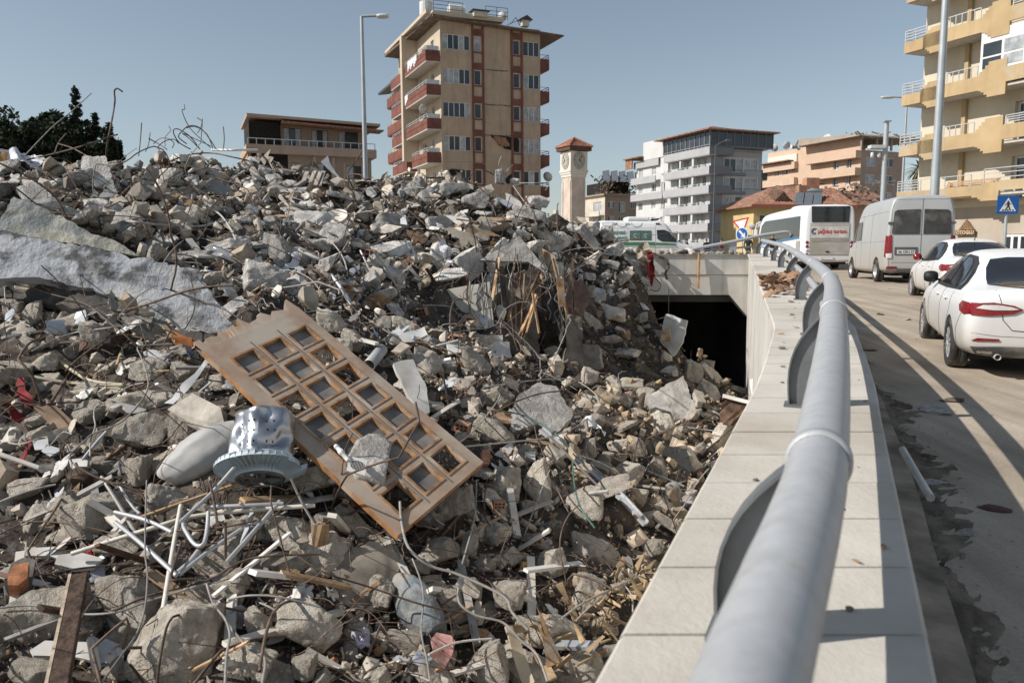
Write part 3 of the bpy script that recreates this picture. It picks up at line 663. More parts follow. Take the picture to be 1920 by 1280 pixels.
for r_ in range(3):
    b = MB(); fbox(b, faceL, .3, 7, zt-4.2-2.95*r_, zt-3.2-2.95*r_, 1.0, 1.15); fbox(b, faceL, .3, 7, zt-4.25-2.95*r_, zt-4.0-2.95*r_, 0, .99); b.build('balcony', m_gbl, wb)
b = MB(); b.bx(2,LRw-2,2,12,zt+.31,zt+3.0); lf = b.build('smashed_loft', m_voidshade, wb)  # solid dark block: shade inside the smashed loft given as colour
b = MB(); rr = random.Random(3)
for k in range(260):
    a = Vector((rr.uniform(.5,LRw), rr.uniform(0,8), zt+rr.uniform(.3,4.4))); d_ = Vector((rr.uniform(-1,1),rr.uniform(-.6,.6),rr.uniform(-.8,.8)))*rr.uniform(.4,1.5)
    b.bar(a, a+d_, rr.uniform(.05,.4), rr.uniform(.05,.3))
b.build('roof_wreckage', [M('roof wreck', (.20,.15,.11), .95, var=.6, sc=.8)], lf)
b = MB()
for k in range(5): 
    x = -1+k*1.9; b.hexa([Vector(p) for p in ((x,-1,zt+2.6),(x+1.6,-1,zt+2.9),(x+3.0,2,zt+5.2),(x+1.4,2,zt+4.9),(x,-1,zt+2.75),(x+1.6,-1,zt+3.05),(x+3.0,2,zt+5.35),(x+1.4,2,zt+5.05))])
b.build('solar_panel', M('solar glass', (.22,.25,.28), .3, .3), wb)

# --- 5. grey apartment building
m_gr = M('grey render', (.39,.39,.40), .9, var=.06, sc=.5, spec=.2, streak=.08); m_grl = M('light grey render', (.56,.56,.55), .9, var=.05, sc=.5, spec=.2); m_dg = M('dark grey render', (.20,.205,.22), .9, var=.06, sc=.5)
Y = 130; X = (1326-960)/F*Y; LRg = solveL(X, Y, c_, s_, 1420); LLg = solveL(X, Y, -s_, c_, 1190)
gb = empty('grey_apartment_building', (X, Y, -.66), RZB, 'large grey and white apartment block with a glazed roof storey under red eaves', 'building')
zt = zat(277, Y)+.66                      # top of the masonry at the corner
rows = [zt-1.5-3.0*r_ for r_ in range(6)]
opr = []
for z in rows: opr += [(2.6,6.2,z-2.2,z), (LRg-3.4,LRg-1.0,z-1.5,z)]
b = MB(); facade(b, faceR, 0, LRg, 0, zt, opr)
opl = []
nb = LLg
for i, z in enumerate(rows):
    opl += [(1.2,2.2,z-2,z+.2),(3.6,5.2,z-1.3,z+.2),(6.2,7.4,z-2,z+.2),(8.4,9.4,z-1.3,z+.2),(13.2,14.4,z-1.6,z+.2),(16.2,17.6,z-1.3,z+.2),(nb-2.2,nb-.8,z-1.4,z+.1)]
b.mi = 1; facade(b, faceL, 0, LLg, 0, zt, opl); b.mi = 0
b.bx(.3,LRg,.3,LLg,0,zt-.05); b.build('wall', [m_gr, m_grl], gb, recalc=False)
for (a,c,e_,g) in opr:
    window(gb, faceR, a,c,e_,g,3 if c-a > 3 else 2,curtain=.7,fr=.12)
for i,(a,c,e_,g) in enumerate(opl): window(gb, faceL, a,c,e_,g,2,curtain=.45,fr=.12)
for i, z in enumerate(rows[:6]):
    b = MB(); fbox(b, faceR, 2.2, 6.6, z-2.75, z-2.3, .004, .5); b.build('planter_ledge', m_dg, gb)
    b = MB(); fbox(b, faceR, 2.35, 2.6, z-2.25, z+.2, .004, .08); fbox(b, faceR, 6.2, 6.45, z-2.25, z+.2, .004, .08); fbox(b, faceR, LRg-3.65, LRg-3.4, z-1.7, z+.2, .004, .08); fbox(b, faceR, LRg-1, LRg-.75, z-1.7, z+.2, .004, .08); fbox(b, faceR, 2.6, 6.2, z+.02, z+.2, .004, .08); fbox(b, faceR, LRg-3.4, LRg-1, z+.02, z+.2, .004, .08); b.build('surround', m_grl, gb)
b = MB()
for i in range(6): fbox(b, faceR, 0, LRg, zt-.3-3*i-.06, zt-.3-3*i, .002, .03)
b.build('joint', m_dg, gb)
for i, z in enumerate([zt]+rows[:5]):     # long front balconies wrapping the corner on the left face
    zt_ = z-1.35-.2 if i else zt-.02; zb = zt_-1.15
    zt_ = zt-.02-3.0*i; zb = zt_-1.2
    bo = MB(); fbox(bo, faceL, -1.6, 11.5, zb, zt_, 1.3, 1.45); fbox(bo, faceL, 11.38, 11.5, zb, zt_, .003, 1.297); fbox(bo, faceL, -1.59, 11.4, zb-.12, zb+.06, .004, 1.4)
    if i in (1,2,4,5) or i == 0: fbox(bo, faceL, 14.8 if i != 2 else 12.5, LLg+.4, zb, zt_, .9 if i else .3, 1.05 if i else .45)
    ba = bo.build('balcony', m_gr, gb)
    bo = MB(); bo.bx(-1.44,3.0 if i else 3.2,-1.6,-1.48,zb,zt_); bo.bx(2.88 if i else 3.08,3.0 if i else 3.2,-1.47,-.003,zb,zt_); bo.bx(-1.3,2.87,-1.47,-.004,zb-.1,zb+.05); bo.build('end_wall', m_dg, ba)
    bo = MB(); railing(bo, faceL, -1.5, 11.4, zt_, .3, 1.38, rows=1, n=12, r=.03); bo.build('handrail', m_metalrail, ba)
    if i:
        bo = MB(); fbox(bo, faceL, 3.0, 3.5, zt_+.0, zt_+1.6, .5, 1.2); fbox(bo, faceL, 6.7, 7.1, zt_+0, zt_+1.6, .5, 1.2); bo.build('divider', m_grl, ba)
# glazed winter garden on top, eaves
b = MB(); b.bx(-1.2,LRg+1.0,-1.3,12,zt+.05,zt+2.6); wg = b.build('roof_glazing', m_glass, gb)
b = MB()
for k in range(9):
    u = -1.25+(LRg+2.2)*k/8; fbox(b, faceR, u, u+.16, zt+.05, zt+2.6, 1.301, 1.38)
for k in range(11):
    u = -1.3+13.2*k/10; fbox(b, faceL, u, u+.16, zt+.05, zt+2.6, 1.201, 1.28)
fbox(b, faceR, -1.2, LRg+1, zt+.05, zt+.25, 1.302, 1.37); b.build('glazing_bars', m_dg, wg)
b = MB(); zt2 = zt+2.62
b.hexa([Vector(p) for p in ((-2.4,-2.6,zt2-.1),(LRg+1.5,-2.6,zt2-.1),(LRg+1.5,13.5,zt2-.1),(-2.4,13.5,zt2-.1),(-2.3,-2.5,zt2+.08),(LRg+1.4,-2.5,zt2+.08),(LRg+1.4,13.4,zt2+.08),(-2.3,13.4,zt2+.08))])
b.add([(-2.3,-2.5,zt2+.09),(LRg+1.4,-2.5,zt2+.09),(LRg+1.4,13.4,zt2+.09),(-2.3,13.4,zt2+.09),(3,4,zt2+1.5),(LRg-3,4,zt2+1.3)], [(0,1,5,4),(1,2,5),(2,3,4,5),(3,0,4)])
b.build('roof', m_rooftile, gb)
b = MB(); b.bx(-.5,LRg,12.2,LLg-3,zt+.02,zt+3.2); fbox(b, faceL, 11.6, 14, zt-2.9, zt-.1, .01, .5); b.build('penthouse', m_grl, gb)
b = MB(); b.bx(-1.6,3,LLg-3.2,LLg+2.5,zt+.6,zt+.78); b.bx(-1.2,-1.0,LLg-.2,LLg+2.2,zt-1.2,zt+.59); b.build('canopy_roof', m_rooftile, gb)

# --- 6. peach apartment building
m_pe = M('peach render', (.58,.42,.31), .9, var=.06, sc=.5, spec=.2, streak=.1); m_ped = M('peach render with painted shade', (.38,.29,.235), .9, var=.07, sc=.5, streak=.12); m_pel = M('white render', (.64,.60,.54), .9, var=.05)  # m_ped: right face darker, its shade put into the render colour
Y = 145; X = (1602-960)/F*Y; LRp = solveL(X, Y, c_, s_, 1681); LLp = solveL(X, Y, -s_, c_, 1431)
pb = empty('peach_apartment_building', (X, Y, -.66), RZB, 'peach orange apartment block with long stacked balconies and a broken roof canopy', 'building')
zt = zat(281, Y)+.66; rows = [zt-1.2-3.05*r_ for r_ in range(7)]
opr = []
for z in rows: opr += [(1.2,3.6,z-1.6,z), (LRp-4.6,LRp-2.4,z-1.6,z)]
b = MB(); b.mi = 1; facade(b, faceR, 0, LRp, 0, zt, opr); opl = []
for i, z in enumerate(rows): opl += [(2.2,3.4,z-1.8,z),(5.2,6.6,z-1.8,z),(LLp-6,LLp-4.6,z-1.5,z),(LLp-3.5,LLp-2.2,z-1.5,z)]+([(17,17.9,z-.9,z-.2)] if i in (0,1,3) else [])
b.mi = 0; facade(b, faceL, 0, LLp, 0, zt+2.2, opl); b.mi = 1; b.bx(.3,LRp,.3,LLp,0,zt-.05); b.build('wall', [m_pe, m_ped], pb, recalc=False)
for (a,c,e_,g) in opr: window(pb, faceR, a,c,e_,g,2,curtain=.6,fr=.12)
for (a,c,e_,g) in opl: window(pb, faceL, a,c,e_,g,2,curtain=.5,fr=.12)
for i in range(6):
    zz = zt-.1-3.05*i; bo = MB(); fbox(bo, faceL, -.1, 12.5, zz-1.3, zz, 1.2, 1.36); fbox(bo, faceL, 12.3, 12.5, zz-1.3, zz, .003, 1.197); fbox(bo, faceL, -.08, 12.4, zz-1.35, zz-1.15, .004, 1.19); fbox(bo, faceL, -.1, .04, zz-1.3, zz, .003, 1.197)
    if i < 5: fbox(bo, faceL, LLp-9, LLp+.3, zz-1.3-.4, zz-.3, .8, .95); fbox(bo, faceL, LLp-9, LLp-8.85, zz-1.7, zz-.3, .003, .797)
    ba = bo.build('balcony', m_pe, pb)
    bo = MB(); fbox(bo, faceL, LLp-8.8, LLp-.3, zz-.29, zz+1.3, .01, .3); bo.build('white_recess', m_pel, ba) if i in (0,2) else None
b = MB(); b.hexa([Vector(p) for p in ((-2,-1.5,zt+2.2),(LRp+4,-1.5,zt+2.2),(LRp+4,14,zt+2.2),(-2,14,zt+2.2),(-1.8,-1.2,zt+2.5),(LRp+3.8,-1.2,zt+2.5),(LRp+3.8,14,zt+3.6),(-1.8,14,zt+3.6))]); b.build('roof', m_gb, pb)
b = MB()
for x in (-1,2.5,6,LRp-1,LRp+3): b.bx(x,x+.3,-1,-.7,zt,zt+2.2)
for k in range(50):
    a = Vector((random.uniform(-2,LRp+4), random.uniform(-1.6,3), zt+2.4+random.uniform(-.4,1.0))); b.bar(a, a+Vector((random.uniform(-1.4,1.4),.3,random.uniform(-.5,.4))), .15, .2)
b.build('canopy_post', m_gb, pb)
b = MB(); b.bx(-1.9,4,LLp-8,LLp+1.5,zt-.2,zt+.0); b.build('lower_eave', m_rooftile, pb)
for k, u in enumerate((LLp-2,LLp-6,LLp-9,8)): dish(pb, (-.3,u,zt+2.2), r=.8, az=2+k)
b = MB(); b.lathe([(.001,-.7),(.4,-.7),(.4,.7),(.001,.7)], 12, Matrix.Translation((1,16,zt+2.8)) @ Matrix.Rotation(PI/2,4,'Y')); b.lathe([(.001,-.7),(.4,-.7),(.4,.7),(.001,.7)], 12, Matrix.Translation((1,18.5,zt+2.8)) @ Matrix.Rotation(PI/2,4,'Y')); b.build('water_tank', M('white tank', ()), pb)
# block seen in the gap behind the two
g2 = empty('gap_building', ((1408-960)/F*175, 175, -.66), RZB, 'sliver of a grey block seen in the gap between grey and peach blocks', 'building')
b = MB(); opn = [(1.5+4*k,3.5+4*k,3+3*j,4.6+3*j) for k in range(3) for j in range(5)]; facade(b, faceR, 0, 13, 0, zat(322,175)+.66, opn); b.bx(.2,12.9,.3,9,0,zat(322,175)); b.build('wall', m_dg, g2, recalc=False)
for o in opn: window(g2, faceR, *o[:4], 2, curtain=.4, fr=.12)
b = MB(); b.bx(-1,14,-1,10,zat(322,175)+.67,zat(322,175)+.95); b.build('roof', m_rooftile, g2)

# --- 7. yellow house with tiled roof and solar panels
m_ye = M('yellow render', (.60,.47,.24), .9, var=.08, sc=.8, streak=.1, spec=.2)
Y = 78; X = (1408-960)/F*Y
yh = empty('yellow_house', (X, Y, -.66), math.radians(8), 'small yellow house with red tiled roof and leaning solar panels behind the bus', 'house')
zt = zat(384, Y)+.66
b = MB(); ops = [(.6,1.3,zt-2.6,zt-.9),(.3,1.0,zt-5.4,zt-3.9)]; facade(b, faceR, 0, 9.5, 0, zt, ops); b.bx(.03,9.4,.25,7.9,0,zt-.02); b.add([(0,0,0),(0,8,0),(0,8,zt),(0,0,zt)], [(0,1,2,3)]); b.build('wall', m_ye, yh, recalc=False)
for o in ops: window(yh, faceR, *o[:4], 1, curtain=.3, fr=.1)
b = MB(); zr_ = zt+1.9
b.add([(-.8,-1.3,zt-.1),(10,-1.3,zt-.1),(10,9,zt-.1),(-.8,9,zt-.1),(3.2,3.6,zr_),(10.5,3.6,zr_),(-.8,-1.3,zt-.22),(10,-1.3,zt-.22),(10,9,zt-.22),(-.8,9,zt-.22)], [(0,1,5,4),(1,2,5),(2,3,4,5),(3,0,4),(0,6,7,1),(3,9,6,0),(6,7,8,9)])
rf = b.build('roof', m_rooftile, yh, recalc=False)
b = MB()
for k in range(34):
    u = -.7+10.6*k/33; f0 = Vector((u,-1.33,zt-.07)); top = Vector((max(3.2, min(10.2, 3.2+(u-3.2))),3.6,zr_)) if u > 3.2 else Vector((u,-1.33,zt)).lerp(Vector((3.2,3.6,zr_)), 1) 
    top = Vector((u,-1.33,zt-.07))+ (Vector((u,3.6,zr_))-Vector((u,-1.33,zt-.07)))*(1 if u > 3.2 else (u+.8)/4.0)
    b.tube([f0, top+Vector((0,0,.03))], .06, 5)
b.build('tile_row', m_rooftile, rf)
b = MB(); b.prism([(-.85,-1.36,zt-.3),(10,-1.36,zt-.3),(10,-1.36,zt-.02),(-.85,-1.36,zt-.02)], (0,.06,0)); b.build('fascia', M('red fascia', (.35,.12,.08), .8), rf)
b = MB(); b.prism([(2.0,-.4,zt+.4),(3.6,-.4,zt+.4),(2.8,-.4,zt+1.3)], (0,2.2,.5)); b.build('dormer', m_wdark, rf)
b = MB(); b.bx(5.0,5.8,.8,1.5,zt+.6,zt+2.0); b.bx(7.2,8.6,3.5,4.4,zr_,zr_+1.1); b.build('chimney', m_brick, rf)
b = MB()
for k in range(3):
    x = 3.5+k*.95; b.hexa([Vector(p) for p in ((x,-1.2,zt-.1),(x+.85,-1.2,zt-.1),(x+2.1,.9,zt+1.25),(x+1.25,.9,zt+1.25),(x,-1.25,zt-.02),(x+.85,-1.25,zt-.02),(x+2.1,.85,zt+1.33),(x+1.25,.85,zt+1.33))])
b.build('solar_panel', M('solar glass', ()), yh)
b = MB(); b.smooth = True; b.lathe([(.001,-1.2),(.2,-1.2),(.2,1.2),(.001,1.2)], 12, Matrix.Translation((6.3,1.0,zt+1.5)) @ Matrix.Rotation(PI/2,4,'Y')); b.build('hot_water_cylinder', m_alu, yh)
b = MB(); b.bx(-1.4,2.2,-1.2,-.05,zt-3.1,zt-2.95); b.build('porch_roof', m_rooftile, yh)
dish(yh, (-.6,-.9,zt-2.95), r=.35); dish(yh, (.4,-.9,zt-2.95), r=.35, az=3)
# wrecked roof leaning right of it
wr = empty('wrecked_roof_house', ((1500-960)/F*84, 84, -.66), math.radians(12), 'house with its tiled roof smashed open behind the white bus', 'house')
zt = zat(372, 84)+.66
b = MB(); b.bx(0,10,0,8,0,zt-.5); b.build('wall', m_pe, wr)
b = MB(); b.hexa([Vector(p) for p in ((-1,-1,zt-.6),(11,-1,zt-.9),(11,4,zt+.9),(-1,4,zt+1.5),(-1,-1,zt-.45),(11,-1,zt-.75),(11,4,zt+1.05),(-1,4,zt+1.65))]); rf = b.build('roof', m_rooftile, wr)
b = MB()
for k in range(90):
    a = Vector((random.uniform(-1,9), random.uniform(-1,3), zt+random.uniform(-.2,1.6))); b.bar(a, a+Vector((random.uniform(-.8,.8),random.uniform(-.5,.5),random.uniform(-.4,.4))), random.uniform(.05,.25), .12)
b.build('roof_wreckage', M('roof wreck', ()), rf)

# --- 8. big yellow building at the right with stepped balconies
m_yw = M('cream yellow wall', (.60,.535,.42), .9, var=.06, sc=.7, spec=.2, streak=.06); m_yo = M('ochre balcony paint', (.44,.325,.185), .9, var=.10, sc=.6, dust=.27, dcol=(.44,.39,.31), spec=.2, streak=.3)
m_yg = M('lower grey beige wall', (.44,.38,.31), .9, var=.1, sc=.5, streak=.15)
Ln = 15.0; Xn, Yn = 24.2+s_*Ln*1.0, 46.4-c_*Ln
yb = empty('yellow_balcony_building', (Xn, Yn, -.95), RZB, 'tall cream building with ochre stepped balconies along the road behind the vans', 'building')
def uY(px):   # facade length at a photo column on the wall plane
    k_ = (px-960)/F; return (Xn-k_*Yn)/(k_*c_+s_)
DB = 1.35
edge = [zat(py, 46.4)+.95 for py in (360,268,172,72,-24,-120)]   # parapet tops at the 1745 column
UW = uY(1722)+.5
doors = []
opl = []
for i in range(6):
    zt = edge[i]; 
    opl += [(uY(1905)-.45, uY(1905)+.75, zt-.75, zt+1.5)] if i in (0,1,4) else []
opl += [(uY(1912)-.6,uY(1880)+.2,.9,1.95)]
b = MB(); facade(b, faceL, -1, UW, edge[0]-1.0, 20, opl, dep=.3); b.mi = 1; facade(b, faceL, -1, UW, 0, edge[0]-1.0, opl[-1:], dep=.1); b.mi = 0
b.bx(.35,10,-1,UW,0,20); b.build('wall', [m_yw, m_yg], yb, recalc=False)
for o in opl[:-1]:
    w = window(yb, faceL, *o[:4], 2, dep=.3, fr=.12, curtain=0, transom=True)
window(yb, faceL, *opl[-1][:4], 4, dep=.1, fr=.14, curtain=0)
b = MB(); u = uY(1790); fbox(b, faceL, u-.12, u+.12, edge[0]-.6, 20, .003, .2); b.build('pilaster', m_yo, yb)
for i in range(6):
    zt = edge[i]; zb = zt-.72 if i else zt-.5
    uA, uB = uY(1740), UW+.1            # far end of the balcony
    m_ = .16
    bo = MB()
    def seg(u0, u1, z0, z1, d0=DB, d1=DB+.14): fbox(bo, faceL, u0, u1, z0, z1, d0, d1)
    ust = uY(1866)                     # stepped block
    seg(-1, ust-.9, zb+.18, zt+.18); seg(ust+.6, uA, zb, zt)
    if i:
        for k, (w_, up) in enumerate(((.9,.62),(.62,.38),(.3,.0))):
            pass
        seg(ust-.9, ust+.1, zb-.42, zt+.62); seg(ust+.1, ust+.28, zb-.28, zt+.46); seg(ust+.28, ust+.44, zb-.14, zt+.3); seg(ust+.44, ust+.6, zb-.05, zt+.15)
        uf = uB-2.6
        seg(uA, uf, zb, zt); seg(uf, uf+.9, zb-.36, zt+.30); seg(uf+.9, uf+1.05, zb-.22, zt+.18); seg(uf+1.05, uf+1.2, zb-.1, zt+.06); seg(uf+1.2, uB, zb, zt-.12)
    else:
        seg(ust-.9, ust+.1, zb-.30, zt+.10); seg(ust+.1, ust+.25, zb-.2, zt+.02); seg(ust+.25, ust+.6, zb-.1, zt+.01); seg(uA, uB, zb, zt)
    fbox(bo, faceL, uB-.12, uB, zb, zt-.12, .003, DB-.003)
    ba = bo.build('balcony', m_yo, yb)
    bo = MB(); fbox(bo, faceL, -1, uB-.13, zb-.02, zb+.12, .004, DB-.002); bo.build('slab', m_soff, ba)
    bo = MB()
    hh = .55 if i else .62
    railing(bo, faceL, ust+.75, uB-2.5 if i else uB, zt, hh, DB+.07, rows=1, n=6, r=.02)
    if i == 0: railing(bo, faceL, -1, ust, zt+.1, hh+.1, DB+.07, rows=3, n=5, r=.02)
    else: railing(bo, faceL, -1, ust-1.0, zt+.18, .45, DB+.07, rows=4, n=4, r=.02)
    railing(bo, faceL, uB-1.4, uB, zt-.12, .62, DB+.07, rows=4, n=2, r=.022)
    for k in range(4): fbox(bo, faceL, uB-.1, uB-.06, zt-.12+.15*(k+1), zt-.12+.15*(k+1)+.03, .1, DB)
    bo.build('handrail', m_metalrail, ba)
# glazed bay, air conditioner
u0, u1 = -1.0, uY(1846); z0, z1 = edge[2]+.2, edge[3]-.75
bo = MB(); fbox(bo, faceL, u0, u1, z0, z1, .02, DB+.1); bay = bo.build('glazed_bay', m_frame, yb)
bo = MB()
for k in range(4):
    a = u1-.15-1.15*k; bo.mi = 1 if k % 2 else 0
    fbox(bo, faceL, a-1.0, a, z0+.12, z0+.62, DB+.101, DB+.12); fbox(bo, faceL, a-1.0, a, z0+.72, z1-.6, DB+.101, DB+.12)
bo.mi = 0; fbox(bo, faceL, u1+.0, u1+.02, z0+.2, z1-.6, .3, DB-.1); bo.build('pane', [m_glass, m_curt], bay)
bo = MB(); u = uY(1834); fbox(bo, faceL, u-.45, u+.4, edge[2]+.95, edge[2]+1.55, .05, .45); ac = bo.build('air_conditioner', m_frame, yb)
bo = MB(); Mx = Matrix.Translation(faceL(u-.1, edge[2]+1.25, .455)) @ Matrix.Rotation(-PI/2,4,'Y'); bo.lathe([(.001,0),(.25,0),(.25,.02),(.001,.02)], 20, Mx); bo.build('fan', m_dframe, ac)
bo = MB(); u = uY(1795)
for k in range(3): fbox(bo, faceL, u-2.6, u+.5, edge[0]+.05+.13*k, edge[0]+.14+.13*k, .75-.05*k, .8-.05*k)
for k in (u-2.4, u+.3): fbox(bo, faceL, k, k+.08, edge[0]-.5, edge[0]+.4, .5, .62)
bench = tag(bo.build('balcony_bench', m_wood), 'slatted wooden bench on the lowest balcony of the cream building', 'bench'); bench.matrix_world = yb.matrix_basis.copy(); 
bench.location = yb.location; bench.rotation_euler = yb.rotation_euler
# sign board on the ground floor
sg = empty('name_board', (Xn, Yn, -.95), RZB, 'small brown wooden board with a gable and pale letters above the white car', 'sign')
uc = uY(1806); zc = zat(436, Yn+uc*c_)+.95
bo = MB(); fbox(bo, faceL, uc-.6, uc+.6, zc-.14, zc+.14, .12, .18); bo.build('board', m_wdark, sg)
bo = MB(); g0 = [faceL(uc-.52, zc+.15, .12), faceL(uc+.42, zc+.15, .12), faceL(uc-.05, zc+.72, .12)]; bo.prism(g0, faceL(0,0,.05)); bo.build('gable', M('brown boards', (.22,.13,.07), .8, var=.4, sc=10), sg)
def text(s, size, mat, parent, M4, name='lettering', ext=.004, sx=1, bold=False):
    cu = bpy.data.curves.new('t', 'FONT'); cu.body = s; cu.size = size; cu.extrude = ext; cu.align_x = 'CENTER'; cu.align_y = 'CENTER'
    if bold: cu.offset = size*.018
    o = bpy.data.objects.new('t', cu); C.objects.link(o); dg = bpy.context.evaluated_depsgraph_get(); dg.update()
    me = bpy.data.meshes.new_from_object(o.evaluated_get(dg)); bpy.data.objects.remove(o)
    me.transform(M4 @ Matrix.Diagonal((sx,1,1,1))); me.materials.clear(); me.materials.append(mat)
    r = bpy.data.objects.new(name, me); C.objects.link(r); r.parent = parent; return r
ML = Matrix(((0,0,-1,0),(-1,0,0,0),(0,1,0,0),(0,0,0,1)))   # text on the left face, readable from outside
def onL(u, z, d): m = ML.copy(); m.translation = faceL(u, z, d); return m
text('OTOGLU', .26, M('pale letters', (.62,.50,.30), .7), sg, onL(uc, zc, .185), bold=True)
# ------------------------------------------------------------ vehicles: lofted bodies, everything else laid on their surface
def paint(name, col, dusty, rough=.3):
    return M(name, col, rough, 0, var=.03, sc=1.5, dust=dusty, dcol=(.42,.37,.30), spec=.5, dustz=(.15, 1.15))
m_carwhite = paint('white car paint', (.76,.775,.79), .3); m_vansilver = M('dusty silver paint', (.50,.51,.51), .38, .25, var=.05, sc=1.2, dust=.5, dcol=(.45,.41,.35), dustz=(.1,1.5))
m_buswhite = M('white bus paint', (.76,.77,.79), .3, var=.02, sc=1, dust=.3, dcol=(.42,.38,.33), dustz=(.2,1.0)); m_busrear = M('dirty rear panel', (.42,.41,.39), .7, var=.1, sc=1.5, dust=.5, dcol=(.33,.30,.26))
m_tint = M('tinted glass', (.02,.022,.026), .08, 0, var=.2, sc=2, spec=.7)
m_tintd = M('dusty rear glass', (.055,.055,.055), .45, 0, var=.3, sc=3, spec=.4, dust=.25, dcol=(.17,.16,.14))
m_seam = M('seam black', (.03,.03,.03), .8)
m_redl = M('red lamp', (.21,.010,.013), .15, var=.15, sc=20, spec=.7); m_whl = M('clear lamp', (.62,.60,.58), .15, var=.1, sc=30, spec=.7)
m_rim = M('alloy rim', (.60,.61,.62), .35, .6, var=.05, dust=.25, dcol=(.4,.36,.3)); m_plastic = M('grey plastic', (.09,.09,.09), .6, var=.15, dust=.3, dcol=(.30,.27,.23))
m_plate = M('number plate', (.62,.62,.60), .5, dust=.3, dcol=(.4,.36,.3)); m_ink = M('plate ink', (.02,.02,.02), .6)
def loft(sts, axles, wr, hw, lvl=2):
    """sts: (y, [(x,z)...bottom centre to top centre]); returns body mesh data + BVH, in local coordinates"""
    n = len(sts[0][1]); vs = []; fs = []
    for y, pr in sts:
        full = list(pr)+[(-x, z) for x, z in reversed(pr[1:-1])]
        vs += [(x, y+(dy if False else 0), z) for x, z in full]
    m_ = 2*n-2
    for i in range(len(sts)-1):
        for j in range(m_): fs.append((i*m_+j, i*m_+(j+1) % m_, (i+1)*m_+(j+1) % m_, (i+1)*m_+j))
    for base in (0, (len(sts)-1)*m_):
        for j in range(n-1):
            a, c = base+j, base+j+1; d_, e_ = base+(m_-j-1) % m_ if j+1 < n else base, base+(m_-j) % m_
            f = [a, c] + ([base+m_-j-1] if j+1 != n-1 else []) + ([base+m_-j] if j else [])
            fs.append(tuple(f))
    me = bpy.data.meshes.new('b'); me.from_pydata(vs, [], fs); bm = bmesh.new(); bm.from_mesh(me); bmesh.ops.recalc_face_normals(bm, faces=bm.faces); bm.to_mesh(me); bm.free()
    o = bpy.data.objects.new('b', me); C.objects.link(o); sm = o.modifiers.new('s', 'SUBSURF'); sm.levels = lvl; sm.render_levels = lvl
    cuts = []
    for ay in axles:
        for sd in (-1, 1):
            mb = MB(); mb.lathe([(.001,0),(wr,0),(wr,.32),(.001,.32)], 32, Matrix.Translation((sd*hw-(.16 if sd > 0 else .16), ay, 0)) @ Matrix.Translation((0,0,wr*.86)) @ Matrix.Rotation(PI/2,4,'Y'))
            c = mb.build('c', m_black); md = o.modifiers.new('x', 'BOOLEAN'); md.object = c; md.operation = 'DIFFERENCE'; md.solver = 'EXACT'; cuts.append(c)
    dg = bpy.context.evaluated_depsgraph_get(); dg.update()
    r = bpy.data.meshes.new_from_object(o.evaluated_get(dg))
    bpy.data.objects.remove(o)
    for c in cuts: bpy.data.objects.remove(c)
    for p in r.polygons: p.use_smooth = True
    bm = bmesh.new(); bm.from_mesh(r); bv = BVHTree.FromBMesh(bm); bm.free()
    return r, bv
def setbody(me, mats, parent, name='body'):
    me.materials.clear()
    for m in mats: me.materials.append(m)
    for p in me.polygons: p.material_index = 0
    o = bpy.data.objects.new(name, me); C.objects.link(o); o.parent = parent
    me.set_sharp_from_angle(angle=math.radians(50)); return o
def cast(bv, ax, a, z):
    if ax == 'L': h_ = bv.ray_cast(Vector((-3, a, z)), Vector((1,0,0)))
    elif ax == 'R': h_ = bv.ray_cast(Vector((3, a, z)), Vector((-1,0,0)))
    elif ax == 'B': h_ = bv.ray_cast(Vector((a, -8, z)), Vector((0,1,0)))
    elif ax == 'F': h_ = bv.ray_cast(Vector((a, 30, z)), Vector((0,-1,0)))
    elif ax == 'T': h_ = bv.ray_cast(Vector((a, z, 6)), Vector((0,0,-1)))
    n_ = h_[1]
    if n_ is not None:
        vd = {'L':(1,0,0),'R':(-1,0,0),'B':(0,1,0),'F':(0,-1,0),'T':(0,0,-1)}[ax]
        if n_.dot(Vector(vd)) > 0: n_ = -n_
    return h_[0], n_
def decal(bv, ax, poly, off, mat, name, parent, step=.06, smooth=True, thick=0):
    off = off*1.6+.006; step = min(step, .1)
    P2 = []                                  # subdivide the outline, then fill it with a regular net of points
    for i in range(len(poly)):
        a, c = Vector(poly[i]), Vector(poly[(i+1) % len(poly)]); n = max(1, int((c-a).length/step))
        P2 += [a.lerp(c, k/n) for k in range(n)]
    nb = len(P2); xs = [p.x for p in P2]; zs = [p.y for p in P2]
    pts = list(P2); u = min(xs)+step*.5
    while u < max(xs):
        w_ = min(zs)+step*.5
        while w_ < max(zs):
            p = Vector((u, w_))
            if min((p-q_).length for q_ in P2) > step*.4: pts.append(p)
            w_ += step
        u += step
    r = geometry.delaunay_2d_cdt(pts, [], [list(range(nb))], 1, 1e-5)
    vs = []
    for p in r[0]:
        h_, n_ = cast(bv, ax, p.x, p.y)
        if h_ is None:
            k = {'L':(-.9,p.x,p.y),'R':(.9,p.x,p.y),'B':(p.x,-1,p.y),'F':(p.x,4,p.y),'T':(p.x,p.y,1)}[ax]; h_ = vs[-1] if vs else Vector(k); n_ = Vector((0,0,0))
        vs.append(h_+n_*off)
    mb = MB(); mb.smooth = smooth; mb.add(vs, [tuple(f) for f in r[2]])
    return mb.build(name, mat, parent)
